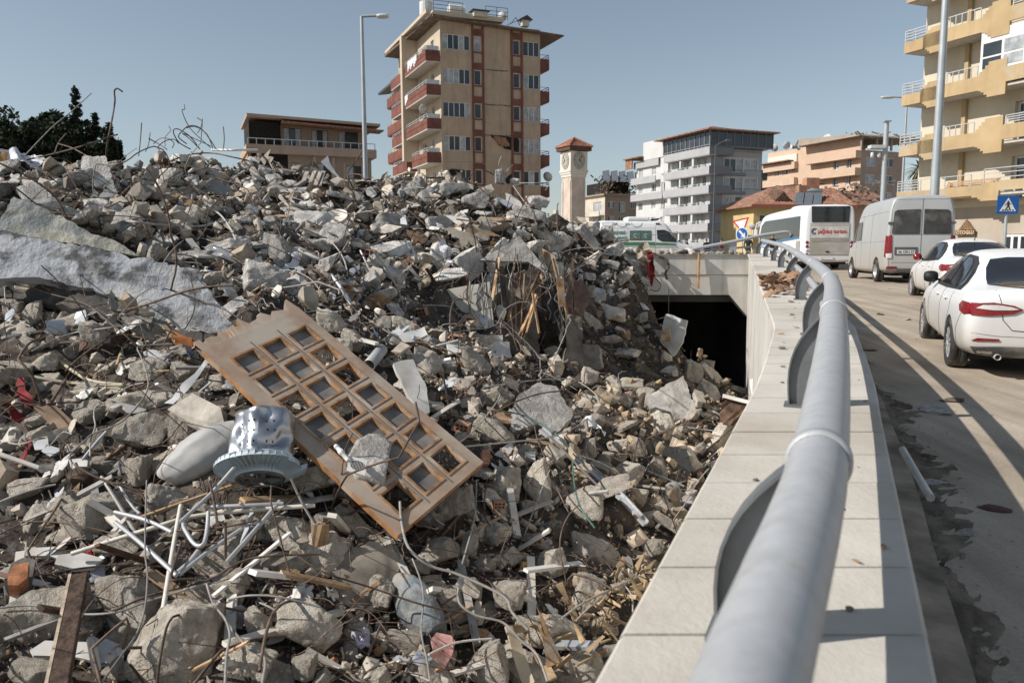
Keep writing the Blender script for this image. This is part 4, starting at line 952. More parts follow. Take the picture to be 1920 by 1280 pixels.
def seam(bv, ax, pts, parent, r=.004, mat=None, name='seam', off=0, step=.05):
    q_ = []
    for i in range(len(pts)-1):
        a, c = Vector(pts[i]), Vector(pts[i+1]); n = max(1, int((c-a).length/step))
        q_ += [a.lerp(c, k/n) for k in range(n)]
    q_.append(Vector(pts[-1])); out = []
    for p in q_:
        h_, n_ = cast(bv, ax, p.x, p.y)
        if h_ is not None: out.append(h_+n_*off)
    mb = MB()
    if len(out) > 1: mb.tube(out, r, 5)
    return mb.build(name, mat or m_seam, parent)
def wheel(parent, x, y, r, w, spokes=8, kind='alloy'):
    mb = MB(); mb.smooth = True; sd = -1 if x < 0 else 1
    Mx = Matrix.Translation((x, y, r)) @ Matrix.Rotation(PI/2*sd,4,'Y')
    mb.lathe([(r*.62,-w*.5),(r*.9,-w*.5),(r*.985,-w*.4),(r,-w*.28),(r,-w*.06),(r*.985,-w*.055),(r*.985,-w*.04),(r,-w*.035),(r,w*.035),(r*.985,w*.04),(r*.985,w*.055),(r,w*.06),(r,w*.28),(r*.985,w*.4),(r*.9,w*.5),(r*.62,w*.46)], 40, Mx, closed=True)
    ty = mb.build('tyre', m_rubber, parent)
    mb = MB(); mb.smooth = True
    mb.lathe([(r*.60,-w*.3),(r*.64,w*.30),(r*.67,w*.44),(r*.64,w*.46),(r*.58,w*.36),(r*.58,w*.05)], 32, Mx)
    if kind == 'alloy':
        mb.smooth = False
        for k in range(spokes):
            a = 2*PI*k/spokes; c_1 = Vector((math.cos(a), math.sin(a), 0))
            mb.bar(Mx @ (c_1*r*.12+Vector((0,0,w*.40))), Mx @ (c_1*r*.63+Vector((0,0,w*.38))), r*.085, r*.1, up=(Mx.to_3x3() @ Vector((0,0,1))))
        mb.lathe([(.001,w*.45),(r*.13,w*.44),(r*.17,w*.38)], 16, Mx)
    else:
        mb.lathe([(.001,w*.15),(r*.25,w*.18),(r*.3,w*.10),(r*.5,w*.16),(r*.62,w*.1)], 24, Mx)
        for k in range(6): a = 2*PI*k/6; mb.lathe([(.001,w*.24),(r*.05,w*.22),(r*.05,w*.1)], 8, Mx @ Matrix.Translation((r*.18*math.cos(a), r*.18*math.sin(a), 0)))
    mb.build('rim', m_rim, ty)
    mb = MB(); mb.lathe([(.001,w*.03),(r*.6,w*.03)], 20, Mx); mb.build('brake', m_black, ty)
    return ty

def sedan(x, y, head, zg, label, plate, spk=10, wrng=0):
    e = empty('white_sedan', (x, y, zg), -math.radians(head), label, 'car', 'white cars queuing on the road')
    # origin: rear axle centre on the ground, +y = forward
    def st(yy, sill, w1, w2, ws, zsh, wb, zbt, wt, zt_):   # cross-section
        return (yy, [(0, sill), (w1*.86, sill), (w1, sill+.10), (w2, .52), (ws, zsh), (wb, zbt), (wt, zt_-.03), (wt*.55, zt_), (0, zt_+.012)])
    sts = [st(-1.02,.42,.62,.66,.62,.78,.56,.86,.50,.90), st(-1.0,.33,.76,.80,.76,.82,.68,.95,.60,1.0), st(-.93,.28,.84,.87,.84,.86,.76,1.0,.70,1.06), st(-.78,.25,.86,.895,.875,.88,.79,1.03,.70,1.085),
           st(-.40,.22,.87,.905,.895,.90,.79,1.03,.66,1.10), st(-.05,.20,.87,.905,.90,.91,.77,1.02,.62,1.26), st(.30,.20,.87,.905,.90,.91,.76,1.02,.58,1.40), st(.75,.20,.87,.905,.90,.90,.755,1.01,.57,1.475),
           st(1.3,.20,.87,.905,.90,.89,.755,.99,.575,1.485), st(1.75,.20,.87,.905,.90,.88,.76,.98,.57,1.44), st(2.2,.20,.87,.905,.895,.87,.77,.97,.60,1.22), st(2.6,.20,.87,.90,.88,.85,.77,.94,.64,1.0), st(3.0,.22,.86,.89,.87,.82,.74,.89,.62,.93), st(3.4,.25,.82,.85,.80,.76,.66,.80,.5,.84), st(3.58,.32,.6,.64,.60,.66,.5,.70,.4,.72)]
    me, bv = loft(sts, (0, 2.70), .365, .88)
    body = setbody(me, [m_carwhite], e)
    for sx in (-.80, .80):
        for wy in (0, 2.70): wheel(e, sx, wy, .325, .215, spk)
    win = [(.02,1.02),(-.03,1.08),(.10,1.22),(.32,1.335),(.62,1.395),(1.05,1.405),(1.40,1.37),(1.85,1.17),(2.08,1.02),(1.9,.975),(1.0,.985)]
    for ax in 'LR':
        decal(bv, ax, [(a, c) for a, c in [(-.08,.995),(-.08,1.08),(.06,1.20),(.28,1.31),(.60,1.39),(1.05,1.405),(1.44,1.375),(1.90,1.17),(2.16,1.0),(1.9,.955),(1.0,.96)]], .003, m_seam, 'window_surround', e)
        decal(bv, ax, [(.28,1.01),(.20,1.10),(.38,1.28),(.62,1.355),(.92,1.37),(.90,1.0)], .008, m_tint, 'rear_door_glass', e)
        decal(bv, ax, [(.98,1.0),(1.0,1.385),(1.12,1.385),(1.38,1.35),(1.82,1.14),(1.98,1.0)], .008, m_tint, 'front_door_glass', e)
        decal(bv, ax, [(.02,1.03),(-.01,1.08),(.09,1.18),(.20,1.24),(.13,1.10),(.20,1.02)], .008, m_tint, 'quarter_glass', e)
        seam(bv, ax, [(.95,.96),(.94,.60),(.97,.28)], e); seam(bv, ax, [(.20,.96),(.12,.75),(.42,.42),(.48,.28)], e); seam(bv, ax, [(2.0,.96),(2.12,.70),(2.05,.28)], e); seam(bv, ax, [(.48,.275),(2.05,.275)], e)
        seam(bv, ax, [(-.42,.27),(-.48,.55),(-.74,.80)], e)
        s_ = -1 if ax == 'L' else 1
        for hy in (.52, 1.30):
            h_, _ = cast(bv, ax, hy, .86); mb = MB(); mb.tube([h_+Vector((0,-.08,0)), h_+Vector((s_*.035,-.06,.004)), h_+Vector((s_*.035,.06,.004)), h_+Vector((0,.08,0))], .013, 8); mb.build('door_handle', m_whl if hy < 0 else m_carwhite, e)
        h_, _ = cast(bv, ax, 1.92, 1.0); c0 = h_+Vector((s_*.14,-.02,.06))
        mb = MB(); mb.smooth = True; mb.grid(lambda a, c: c0+Vector((s_*.10*math.sin((c-.5)*PI)*1.0, -.075*math.cos(a*2*PI)*math.cos((c-.5)*PI)*1.0-.0, .085*math.sin(a*2*PI)*math.cos((c-.5)*PI)**.5)), 16, 8)
        mb.bar(h_, c0, .04, .03); mb.build('door_mirror', m_black if wrng == 0 else m_redl, e)
    decal(bv, 'B', [(-.585,1.085),(-.52,1.26),(-.44,1.36),(-.25,1.385),(.25,1.385),(.44,1.36),(.52,1.26),(.585,1.085),(.3,1.07),(-.3,1.07)], .004, m_tint, 'rear_window', e)
    for s_ in (-1, 1):
        fx = lambda L_: [(s_*a, c) for a, c in L_]
        decal(bv, 'B', fx([(.86,.80),(.80,.90),(.60,.915),(.40,.885),(.30,.84),(.40,.79),(.62,.765),(.80,.765)]), .008, m_redl, 'tail_lamp', e, step=.04)
        decal(bv, 'B', fx([(.76,.845),(.70,.885),(.56,.89),(.42,.87),(.35,.845),(.42,.835),(.60,.83)]), .013, m_whl, 'clear_lens', e, step=.04)
        ax = 'L' if s_ < 0 else 'R'; decal(bv, ax, [(-.94,.78),(-.90,.90),(-.66,.905),(-.58,.85),(-.66,.79),(-.82,.765)], .008, m_redl, 'side_lamp', e, step=.04)
        decal(bv, 'B', fx([(.80,.47),(.74,.505),(.52,.50),(.52,.475)]), .006, m_redl, 'reflector', e, step=.05)
    seam(bv, 'B', [(-.56,1.05),(-.52,.90),(-.50,.72),(-.40,.60),(0,.57),(.40,.60),(.50,.72),(.52,.90),(.56,1.05)], e, r=.005)
    seam(bv, 'B', [(-.80,.56),(-.55,.53),(0,.52),(.55,.53),(.80,.56)], e, r=.003)
    decal(bv, 'B', [(-.80,.40),(-.5,.415),(0,.42),(.5,.415),(.80,.40),(.72,.30),(.4,.285),(-.4,.285),(-.72,.30)], .004, m_plastic, 'bumper_skirt', e)
    h_, _ = cast(bv, 'B', 0, .72); yb_ = h_.y
    mb = MB(); mb.box((0, yb_-.02, .72), (.54,.02,.12)); pl = mb.build('number_plate', m_plate, e, bevel=.004)
    mb = MB(); mb.smooth = True; M4 = Matrix.Translation((-.52,-.93,.285)) @ Matrix.Rotation(PI/2,4,'X'); mb.lathe([(.036,-.12),(.036,.07),(.030,.075),(.030,-.1)], 20, M4); mb.build('exhaust', m_alu, e)
    mb = MB(); mb.bx(-.7,.7,-.3,3.1,.16,.30); mb.build('underbody', m_black, e)
    h_, _ = cast(bv, 'T', 0, .45); mb = MB(); mb.tube([h_, h_+Vector((0,-.16,.19))], [.012,.004], 6); mb.build('aerial', m_black, e)
    return e
car1 = sedan(5.70+.80*math.cos(math.radians(20.8)), 10.15-.80*math.sin(math.radians(20.8)), 20.8, zr(10.2)-.01, 'white sedan with black mirror, nearest the guard rail, rear lamp facing us', '31 ADR 604')
car1.rotation_euler.x = math.radians(1.5)
car2 = sedan(10.4-2.7*.30+.77, 20.6-2.7*.95-.25, 17.5, zr(18.5), 'white sedan with red folded mirror between the dusty van and the other white car', '01 BVK 279', 9, 1)

# --- panel vans
def vanbody(e, L, Wd, Hh_, mats, wr=.37, axles=(0,3.9), rear=-1.15, nose=5.0, hood=3.6, roofy=3.1):
    w = Wd/2
    def st(yy, sill, k, zs_, zt_, wt): return (yy, [(0,sill),(w*k*.92,sill),(w*k,sill+.14),(w*k*1.0,.75),(w*k*.99,zs_),(w*k*.955,zs_+(zt_-zs_)*.62),(wt*.98,zt_-.14),(wt*.84,zt_-.02),(0,zt_+.03)])
    sts = [st(rear,.42,.90,1.15,Hh_-.10,w*.78), st(rear+.02,.34,.97,1.15,Hh_-.04,w*.86), st(rear+.10,.32,.995,1.15,Hh_,w*.87), st(rear+.5,.30,1,1.15,Hh_,w*.875), st(.9,.28,1,1.15,Hh_,w*.875), st(2.2,.28,1,1.15,Hh_,w*.875), st(roofy-.1,.28,1,1.15,Hh_-.02,w*.87), st(roofy+.3,.28,1,1.13,Hh_-.22,w*.83),
           st((roofy+hood)/2+.3,.28,1,1.12,Hh_-.80,w*.80), st(hood+.35,.28,.99,1.08,1.35,w*.82), st(nose-.35,.30,.96,.98,1.15,w*.78), st(nose-.08,.34,.88,.85,.98,w*.70), st(nose,.42,.74,.75,.86,w*.58)]
    me, bv = loft(sts, axles, wr+.07, w-.02)
    setbody(me, mats, e); return bv
van = empty('silver_minibus', (11.64+.98*.98, 25.0+1.0, zr(25.6)), -math.radians(11.5), 'dusty silver high-roof panel van with dirty rear windows behind the bus', 'van')
van.location = (11.64+1.02*.98+1.15*.2, 25.0-1.02*.2+1.15*.98, zr(26))
vb = vanbody(van, 6, 2.02, 2.72, [m_vansilver], axles=(0,3.7), nose=4.85, hood=3.5, roofy=2.9)
for sx in (-.92, .92):
    for wy in (0, 3.7): wheel(van, sx, wy, .36, .235, kind='steel')
for s_ in (-1, 1):
    decal(vb, 'B', [(s_*.05,1.52),(s_*.05,2.28),(s_*.72,2.26),(s_*.80,2.2),(s_*.86,1.55),(s_*.83,1.52)], .006, m_tintd, 'rear_window', van, smooth=False)
    decal(vb, 'B', [(s_*.97,.88),(s_*.97,1.46),(s_*.84,1.50),(s_*.82,.90)], .01, m_redl, 'tail_lamp', van, step=.06); decal(vb, 'B', [(s_*.97,.78),(s_*.97,.92),(s_*.83,.93),(s_*.83,.78)], .016, m_whl, 'clear_lens', van, step=.06)
    decal(vb, 'L' if s_ < 0 else 'R', [(-1.12,.80),(-1.12,1.46),(-1.02,1.48),(-1.0,.82)], .008, m_redl, 'side_lamp', van, step=.06)
    decal(vb, 'B', [(s_*.95,.44),(s_*.95,.52),(s_*.66,.52),(s_*.66,.46)], .008, m_redl, 'reflector', van, step=.06)
    h_, _ = cast(vb, 'B', s_*.90, 1.86); mb = MB(); mb.box(h_+Vector((0,-.01,0)), (.13,.05,.07)); mb.build('hinge', m_plastic, van)
seam(vb, 'B', [(0,2.60),(0,.46)], van, r=.007); seam(vb, 'B', [(-.86,1.50),(.86,1.50)], van, r=.005); seam(vb, 'B', [(-.84,.64),(.84,.64)], van, r=.005); seam(vb, 'B', [(-.90,.5),(-.90,1.2),(-.86,2.3),(-.78,2.58),(.78,2.58),(.86,2.3),(.90,1.2),(.90,.5)], van, r=.005)
decal(vb, 'B', [(-.93,.36),(-.93,.46),(.93,.46),(.93,.36)], .03, m_plastic, 'rear_bumper', van)
h_, _ = cast(vb, 'B', -.42, 1.0)
mb = MB(); mb.box((-.42, h_.y-.01, 1.0), (.66,.02,.24)); mb.build('plate_recess', m_plastic, van)
mb = MB(); mb.box((-.42, h_.y-.026, .97), (.52,.02,.12)); pl = mb.build('number_plate', m_plate, van); text('06 CRU 57', .10, m_ink, pl, Matrix.Translation((-.42, h_.y-.04, .97)) @ Matrix.Rotation(PI/2,4,'X'))
for ax in 'LR':
    decal(vb, ax, [(2.30,1.38),(2.32,2.02),(2.98,2.0),(2.98,1.38)], .008, m_tint, 'side_window', van)
    decal(vb, ax, [(3.12,1.36),(3.14,1.98),(3.36,1.94),(3.86,1.55),(3.98,1.36),(3.5,1.30)], .008, m_tint, 'cab_window', van)
    seam(vb, ax, [(3.04,2.1),(3.04,.34)], van); seam(vb, ax, [(2.22,2.2),(2.22,.34)], van); seam(vb, ax, [(.9,2.2),(.9,.34)], van); seam(vb, ax, [(.6,2.2),(3.0,2.2)], van); seam(vb, ax, [(-1.0,1.30),(3.0,1.30)], van, r=.003); seam(vb, ax, [(-.55,.62),(.5,.62)], van, r=.003); seam(vb, ax, [(-1.0,2.22),(.9,2.22)], van, r=.004)
    s_ = -1 if ax == 'L' else 1
    h_, _ = cast(vb, ax, 3.85, 1.45); mb = MB(); c0 = h_+Vector((s_*.2,-.05,.06)); mb.box(c0, (.20,.12,.38)); mb.bar(h_, c0+Vector((0,0,-.12)), .05, .05); mb.build('door_mirror', m_black, van, bevel=.03)
mb = MB(); mb.bx(-.75,.75,-.9,4.4,.22,.42); mb.build('underbody', m_black, van)
mb = MB(); 
for s_ in (-1,1): mb.box((s_*.5,-1.0,.3),(.12,.25,.12)); 
mb.box((0,-.95,.3),(.5,.1,.1)); mb.build('tow_bar', m_black, van)

# --- coach
bus = empty('white_coach', (15.2+1.28*.995+.0, 41.0+2.3, zr(42)), -math.radians(6.1), 'white coach with black rear window and blue stripe stopped ahead of the silver van', 'bus')
L_ = 12; w = 1.27
def bs(yy, k, zt_, sill=.38, kt=.9): return (yy, [(0,sill),(w*k*.95,sill),(w*k,sill+.12),(w*k,1.0),(w*k,1.7),(w*k*.985,2.6),(w*k*kt*1.04,zt_-.12),(w*k*kt*.9,zt_),(0,zt_+.02)])
sts = [bs(-2.3,.90,3.22,.5), bs(-2.27,.96,3.27,.42), bs(-2.1,1,3.32), bs(-1.2,1,3.35), bs(2,1,3.35), bs(5,1,3.35), bs(8,1,3.33), bs(8.9,1,3.2), bs(9.35,.98,2.9), bs(9.6,.96,2.2), bs(9.7,.92,1.5,.45)]
me, bb = loft(sts, (0.6, 6.9), .56, 1.25); setbody(me, [m_buswhite], bus)
for sx in (-1.12, 1.12):
    for wy in (.6, 6.9): wheel(bus, sx, wy, .48, .28, kind='steel')
decal(bb, 'B', [(-.92,2.42),(-.95,3.22),(.95,3.22),(.92,2.42)], .01, m_tint, 'rear_window', bus, step=.15)
decal(bb, 'B', [(-.98,.78),(-.98,2.38),(.98,2.38),(.98,.78)], .008, m_busrear, 'engine_hatch', bus, step=.15)
decal(bb, 'B', [(-.93,1.62),(-.93,2.20),(.93,2.20),(.93,1.62)], .016, M('rear banner', (.58,.57,.55), .5, dust=.25, dcol=(.4,.37,.33)), 'banner', bus, step=.15)
decal(bb, 'B', [(-.90,1.46),(-.90,1.58),(.90,1.58),(.90,1.46)], .018, M('tan strip', (.33,.31,.26), .6), 'banner_strip', bus, step=.15)
seam(bb, 'B', [(-1.1,.74),(1.1,.74)], bus, r=.01)
h_, _ = cast(bb, 'B', 0, 1.9); yr = h_.y-.03
RX = Matrix.Rotation(PI/2,4,'X')
text('ça\u011fda\u015f turizm', .27, M('red lettering', (.50,.05,.04), .5), bus, Matrix.Translation((.10, yr-.005, 1.95)) @ RX, sx=.92, bold=True, ext=.008)
mb = MB()
for r0, a0, a1 in ((.15,.6,5.2),(.09,.9,5.4)):
    for k in range(14):
        a, c = a0+(a1-a0)*k/14, a0+(a1-a0)*(k+1)/14
        mb.bar((-.76+r0*math.cos(a),yr-.004,1.96+r0*math.sin(a)), (-.76+r0*math.cos(c),yr-.004,1.96+r0*math.sin(c)), .035, .006, up=(0,1,0))
mb.build('emblem', M('navy', (.03,.05,.13), .5), bus)
mb = MB(); mb.box((.0,yr+.01,1.74),(.36,.02,.035)); mb.build('banner_dash', m_redl, bus)
mb = MB(); mb.box((-.1,yr+.0,.60),(.62,.03,.13)); mb.build('number_plate', m_plate, bus)
mb = MB(); mb.box((-.1,yr-.005,.93),(.16,.03,.06)); mb.build('latch', m_black, bus)
for i, (z, m_) in enumerate(((1.40,m_redl),(1.20,m_redl),(1.0,m_whl),(.78,m_redl))):
    for s_ in (-1, 1):
        h_, _ = cast(bb, 'B', s_*1.10, z); mb = MB(); mb.smooth = True; mb.lathe([(.001,-.02),(.075,-.02),(.08,.01),(.09,.03)], 18, Matrix.Translation(h_) @ RX @ Matrix.Rotation(PI,4,'X')); mb.lathe([(.001,.03),(.075,.028),(.085,-.02)], 18, Matrix.Translation(h_) @ RX); mb.build('tail_lamp', m_, bus)
for ax in 'LR':
    decal(bb, ax, [(-1.35,1.72),(-1.3,2.78),(7.6,2.85),(8.5,2.6),(9.05,1.9),(9.1,1.55),(8.0,1.50)], .012, m_tint, 'window_band', bus, step=.2)
    decal(bb, ax, [(-1.35,1.62),(-1.35,1.72),(8.0,1.50),(8.0,1.38)], .014, M('blue stripe', (.05,.20,.42), .4), 'stripe', bus, step=.2)
    decal(bb, ax, [(-1.5,.85),(-1.5,1.50),(-.75,1.50),(-.75,.85)], .01, M('vent grille', (.36,.35,.32), .7), 'engine_vent', bus, step=.2)
    seam(bb, ax, [(-2.1,1.58),(-1.3,1.58)], bus, r=.006); seam(bb, ax, [(-.5,1.05),(6.2,1.05)], bus, r=.006)
mb = MB(); mb.smooth = True; mb.grid(lambda a, c: Vector((.7*math.cos(a*2*PI)*math.cos(c*PI/2)**.4, 3+1.3*math.sin(a*2*PI)*math.cos(c*PI/2)**.4, 3.33+.22*math.sin(c*PI/2))), 20, 5); mb.build('roof_unit', m_buswhite, bus)
mb = MB()
for s_ in (-1, 1): mb.tube([(s_*1.15,9.4,2.9),(s_*1.35,9.7,2.8),(s_*1.4,9.8,2.4)], .04, 6); mb.box((s_*1.4,9.8,2.2),(.2,.12,.42))
mb.build('mirror_arm', m_buswhite, bus)
mb = MB(); mb.bx(-.95,.95,-1.9,9,.28,.5); mb.build('underbody', m_black, bus)

# --- municipal hearse van seen from the side on the bridge street
Ya = 50.0; amb = empty('municipal_van', ((1255-960)/F*Ya-3.35, Ya, -.62), math.radians(-90+3), 'white municipal van with green stripe and green lettering beyond the underpass', 'van')
# local +y points to photo right
m_green = M('green stripe', (.06,.20,.10), .5, var=.1); m_greent = M('green lettering', (.03,.22,.14), .5)
ab = vanbody(amb, 6, 2.0, 2.62, [m_carwhite], axles=(0,3.75), nose=4.9, hood=3.3, roofy=2.75)
for sx in (-.92, .92):
    for wy in (0, 3.75): wheel(amb, sx, wy, .35, .22, kind='steel')
ax = 'R'     # the side facing the camera
decal(ab, ax, [(.62,1.42),(.62,2.0),(1.95,2.0),(1.95,1.42)], .006, m_seam, 'window_surround', amb)
decal(ab, ax, [(.66,1.46),(.66,1.96),(1.27,1.96),(1.27,1.46)], .012, M('green film glass', (.10,.20,.18), .25, var=.2), 'side_window', amb); decal(ab, ax, [(1.30,1.46),(1.30,1.96),(1.91,1.96),(1.91,1.46)], .012, M('green film glass', ()), 'side_window', amb)
decal(ab, ax, [(2.32,1.50),(2.28,2.03),(2.75,2.05),(3.05,1.92),(3.50,1.42),(3.52,1.30),(2.6,1.34)], .010, m_tint, 'cab_window', amb)
decal(ab, ax, [(-1.05,1.10),(-1.05,1.30),(2.2,1.30),(2.2,1.10)], .008, m_green, 'green_stripe', amb, step=.15); decal(ab, ax, [(2.24,1.12),(2.24,1.28),(3.5,1.2),(3.5,1.10)], .008, m_green, 'green_stripe', amb, step=.15)
seam(ab, ax, [(-1.0,1.0),(3.6,1.0)], amb, r=.015, mat=m_green); seam(ab, ax, [(-1.0,1.40),(.5,1.40)], amb, r=.02); seam(ab, ax, [(2.2,2.3),(2.2,.4)], amb, r=.006); seam(ab, ax, [(.5,2.2),(.5,.4)], amb, r=.006); seam(ab, ax, [(-1.0,2.14),(2.2,2.14)], amb, r=.006)
h_, _ = cast(ab, ax, -.35, 1.85)
MR = Matrix(((0,0,1,0),(1,0,0,0),(0,1,0,0),(0,0,0,1)))
def onR(y, z): 
    h_, n_ = cast(ab, ax, y, z); m = MR.copy(); m.translation = h_+Vector((.018,0,0)); return m
text('\u0130 BELED\u0130YES\u0130', .235, m_greent, amb, onR(-.32,1.86), sx=.95, bold=True, ext=.012); text('NAK\u0130L ARACI', .22, m_greent, amb, onR(-.22,1.56), sx=.95, bold=True, ext=.012)
for y in (.95, 1.6):
    mb = MB(); 
    for k in range(9):
        a0, a1 = .8+4.6*k/9, .8+4.6*(k+1)/9
        p = lambda a: (1.04, y+.1*math.cos(a), 1.70+.1*math.sin(a)); mb.bar(p(a0), p(a1), .03, .01, up=(1,0,0))
    mb.build('crescent', m_frame, amb)
for y in (-.75,.15,1.05):
    mb = MB()
    for k in range(10):
        a0, a1 = PI+PI*k/10, PI+PI*(k+1)/10
        p = lambda a: Vector((cast(ab, ax, y+.33*math.cos(a), 2.48+.26*math.sin(a))[0] or Vector((.9,y,2.3))))+Vector((.012,0,0)); mb.bar(p(a0), p(a1), .035, .012, up=(1,0,0))
    mb.build('swag', M('pale green line', (.32,.42,.42), .6), amb)
for y in (-.35+.0, 1.45-1.0, 2.35):
    h_, _ = cast(ab, ax, y, 2.42); mb = MB(); mb.box(h_+Vector((.02,0,0)), (.06,.26,.11)); mb.build('marker_lamp', m_tintd if y > 2 else m_whl, amb, bevel=.02)
mb = MB(); mb.bx(-.7,.7,.5,1.9,2.60,2.86); mb.build('roof_unit', m_carwhite, amb, bevel=.1)
mb = MB(); mb.bx(-.5,.5,2.25,2.5,2.66,2.74)
for k in range(5): mb.bar((.2-.1*k,2.1,2.7),(.1-.1*k,2.8,2.8),.05)
mb.build('beacon_bar', m_black, amb)
decal(ab, 'F', [(-.78,1.42),(-.66,2.1),(.66,2.1),(.78,1.42)], .01, m_tint, 'windscreen', amb, step=.15)
mb = MB(); mb.bx(-.75,.75,-.9,4.4,.22,.42); mb.build('underbody', m_black, amb)
# ------------------------------------------------------------ street furniture, trees, people
m_poleg = M('lamp post steel', (.40,.43,.45), .5, .3, var=.08, sc=2); m_lampw = M('lamp head', (.60,.62,.63), .5, .1)
def lamp_post(px_top, py_top, px_base, Y, arm, head, zg, r, label, base_z=None, tilt=0):
    X = (px_base-960)/F*Y; zt = zat(py_top, Y)
    e = empty('street_lamp', (X, Y, zg), 0, label, 'street lamp', 'street lamps')
    H = zt-zg
    b = MB(); b.tube([(0,0,0),(0,0,H)], [r*1.5, r*.8], 10); b.lathe([(.001,0),(r*2.6,0),(r*2.6,.06),(r*1.6,.07)], 10); b.build('pole', m_poleg, e)
    ax, az = arm
    b = MB(); b.tube([(0,0,H-.02),(ax*.12,0,H+az*.2),(ax*.9,0,H+az)], r*.7, 8); b.build('arm', m_poleg, e)
    b = MB(); b.smooth = True
    c = Vector((ax*.9+head*.5*(1 if ax > 0 else -1), 0, H+az-.02))
    b.grid(lambda a, q_: c+Vector((head*.55*math.sin((q_-.5)*PI)*(1 if ax > 0 else -1), .16*math.cos(a*2*PI)*math.cos((q_-.5)*PI)**.5, .09*math.sin(a*2*PI)*math.cos((q_-.5)*PI)**.5)), 12, 8)
    b.build('lamp_head', m_lampw, e)
    return e
l1 = lamp_post(683,31,691,30,(.62,.02),.42,-.8,.075,'tall grey street lamp rising from the rubble left of the tan tower block')
l1.rotation_euler = (0, math.radians(-.3), 0)
b = MB(); b.tube([(0,0,3.2),(.12,-.05,3.25),(.22,-.05,3.4)], .03, 6); b.smooth = True; b.lathe([(.001,.10),(.09,.07),(.12,0),(.001,-.02)], 12, Matrix.Translation((.27,-.05,3.42))); b.build('side_lamp', m_lampw, l1)
lamp_post(1337,274,1334,62,(.8,.42),.5,-.6,.06,'dark slim street lamp standing in front of the grey apartment block')
for c_k in [c for c in C.objects if c.parent and c.parent.get('label','').startswith('dark slim')]: c_k.data.materials[0] = M('dark lamp steel', (.10,.115,.13), .5, .3)
l3 = lamp_post(1686,183,1681,52,(-1.0,.02),.75,-.7,.07,'thin street lamp with short left arm beyond the silver van')
l4 = lamp_post(1756,-260,1741,33,(1.2,.2),.6,-.9,.13,'thick tall lamp post right in front of the cream balcony building')
# camera mast
e = empty('camera_mast', ((1646-960)/F*38, 38, -.9), 0, 'pale post with speed cameras and a flat cap behind the silver van', 'mast')
H = zat(229,38)+.9
b = MB(); b.tube([(0,0,0),(0,0,H)], [.14,.11], 12); b.bx(-.16,.16,-.16,.16,H,H+.06); b.build('pole', m_poleg, e)
zc = zat(290,38)+.9
b = MB(); b.bar((-.9,0,zc+.25),(.1,0,zc+.25),.10,.06); b.bx(-.75,-.05,-.2,.2,zc+.28,zc+.42); b.build('bracket', m_lampw, e)
b = MB()
for x in (-.62,-.3): b.smooth = True; b.lathe([(.001,.30),(.07,.29),(.085,.1),(.001,.04)], 12, Matrix.Translation((x,-.05,zc-.2)))
b.build('camera', m_lampw, e)
b = MB(); z = zat(343,38)+.9; b.bar((-.5,0,z-.02),(.55,0,z+.1),.03); b.bar((-.4,0,z+.1),(.5,0,z-.1),.03); b.build('cross_arm', m_poleg, e)
# pedestrian crossing sign
Y = 24; X = (1878-960)/F*Y
e = empty('crossing_sign', (X, Y, -.95), math.radians(-4), 'square blue pedestrian crossing sign on a steel post by the cream building', 'road sign')
k = Y/F; zc = zat(384, Y)+.95
b = MB(); b.tube([(0,.05,0),(0,.05,zc+.1)], .045, 10); b.build('post', m_poleg, e)
m_blue = M('sign blue', (.012,.10,.34), .4, var=.05); m_sw = M('sign white', (.74,.74,.74), .4)
b = MB(); b.bx(-.31,.31,-.01,.01,zc-.27,zc+.27); pl = b.build('sign_plate', m_blue, e, bevel=.004)
b = MB(); b.prism([(-.235,-.0165,zc-.19),(.235,-.0165,zc-.19),(0,-.0165,zc+.21)], (0,.004,0)); t_ = b.build('white_triangle', m_sw, pl)
b = MB(); y_ = -.022
def bl(p): b.prism([(x*.9, y_, zc-.02+z*.9) for x, z in p], (0,.004,0))
bl([(-.03,.10),(.03,.10),(.035,.13),(.0,.155),(-.035,.13)]); bl([(-.03,.095),(.035,.09),(.04,-.02),(-.03,-.02)]); bl([(-.03,-.025),(.01,-.025),(-.07,-.17),(-.11,-.17)]); bl([(.0,-.025),(.04,-.025),(.10,-.17),(.06,-.17)]); bl([(-.03,.09),(-.03,.06),(-.09,.0),(-.10,.02)]); bl([(.035,.09),(.035,.06),(.09,.03),(.095,.05)])
bl([(-.20,-.17),(-.14,-.17),(-.12,-.13),(-.165,-.13)]); bl([(.14,-.17),(.20,-.17),(.165,-.13),(.12,-.13)]); bl([(-.04,-.17),(.03,-.17),(.02,-.13),(-.02,-.13)])
b.build('walker_symbol', m_ink, t_)
# give-way and keep-right signs tilted beyond the bridge
Y = 40; m_sr = M('sign red', (.50,.03,.03), .4)
e = empty('give_way_sign', ((1386-960)/F*Y, Y, -.8), math.radians(-35), 'leaning give way sign above a blue arrow disc near the bent rail', 'road sign')
z1 = zat(420,Y)+.8; z2 = zat(437,Y)+.8
b = MB(); b.tube([(.12,.03,0),(0,.03,z1+.3)], .035, 8); b.build('post', m_poleg, e)
R3 = Matrix.Rotation(math.radians(-12),3,'Y')
tr = lambda r, y: [R3 @ Vector((r*math.cos(a), y, r*math.sin(a)))+Vector((0,0,z1)) for a in (-PI/2, PI/6, 5*PI/6)]
b = MB(); b.prism(tr(.5,-.01), (0,.02,0)); pl = b.build('sign_plate', m_sr, e); b = MB(); b.prism(tr(.36,-.018), (0,.005,0)); b.build('sign_face', m_sw, pl)
ci = lambda r, y: [Vector((.05+r*math.cos(a)*.9, y, z2-.05+r*math.sin(a))) for a in [2*PI*i/24 for i in range(24)]]
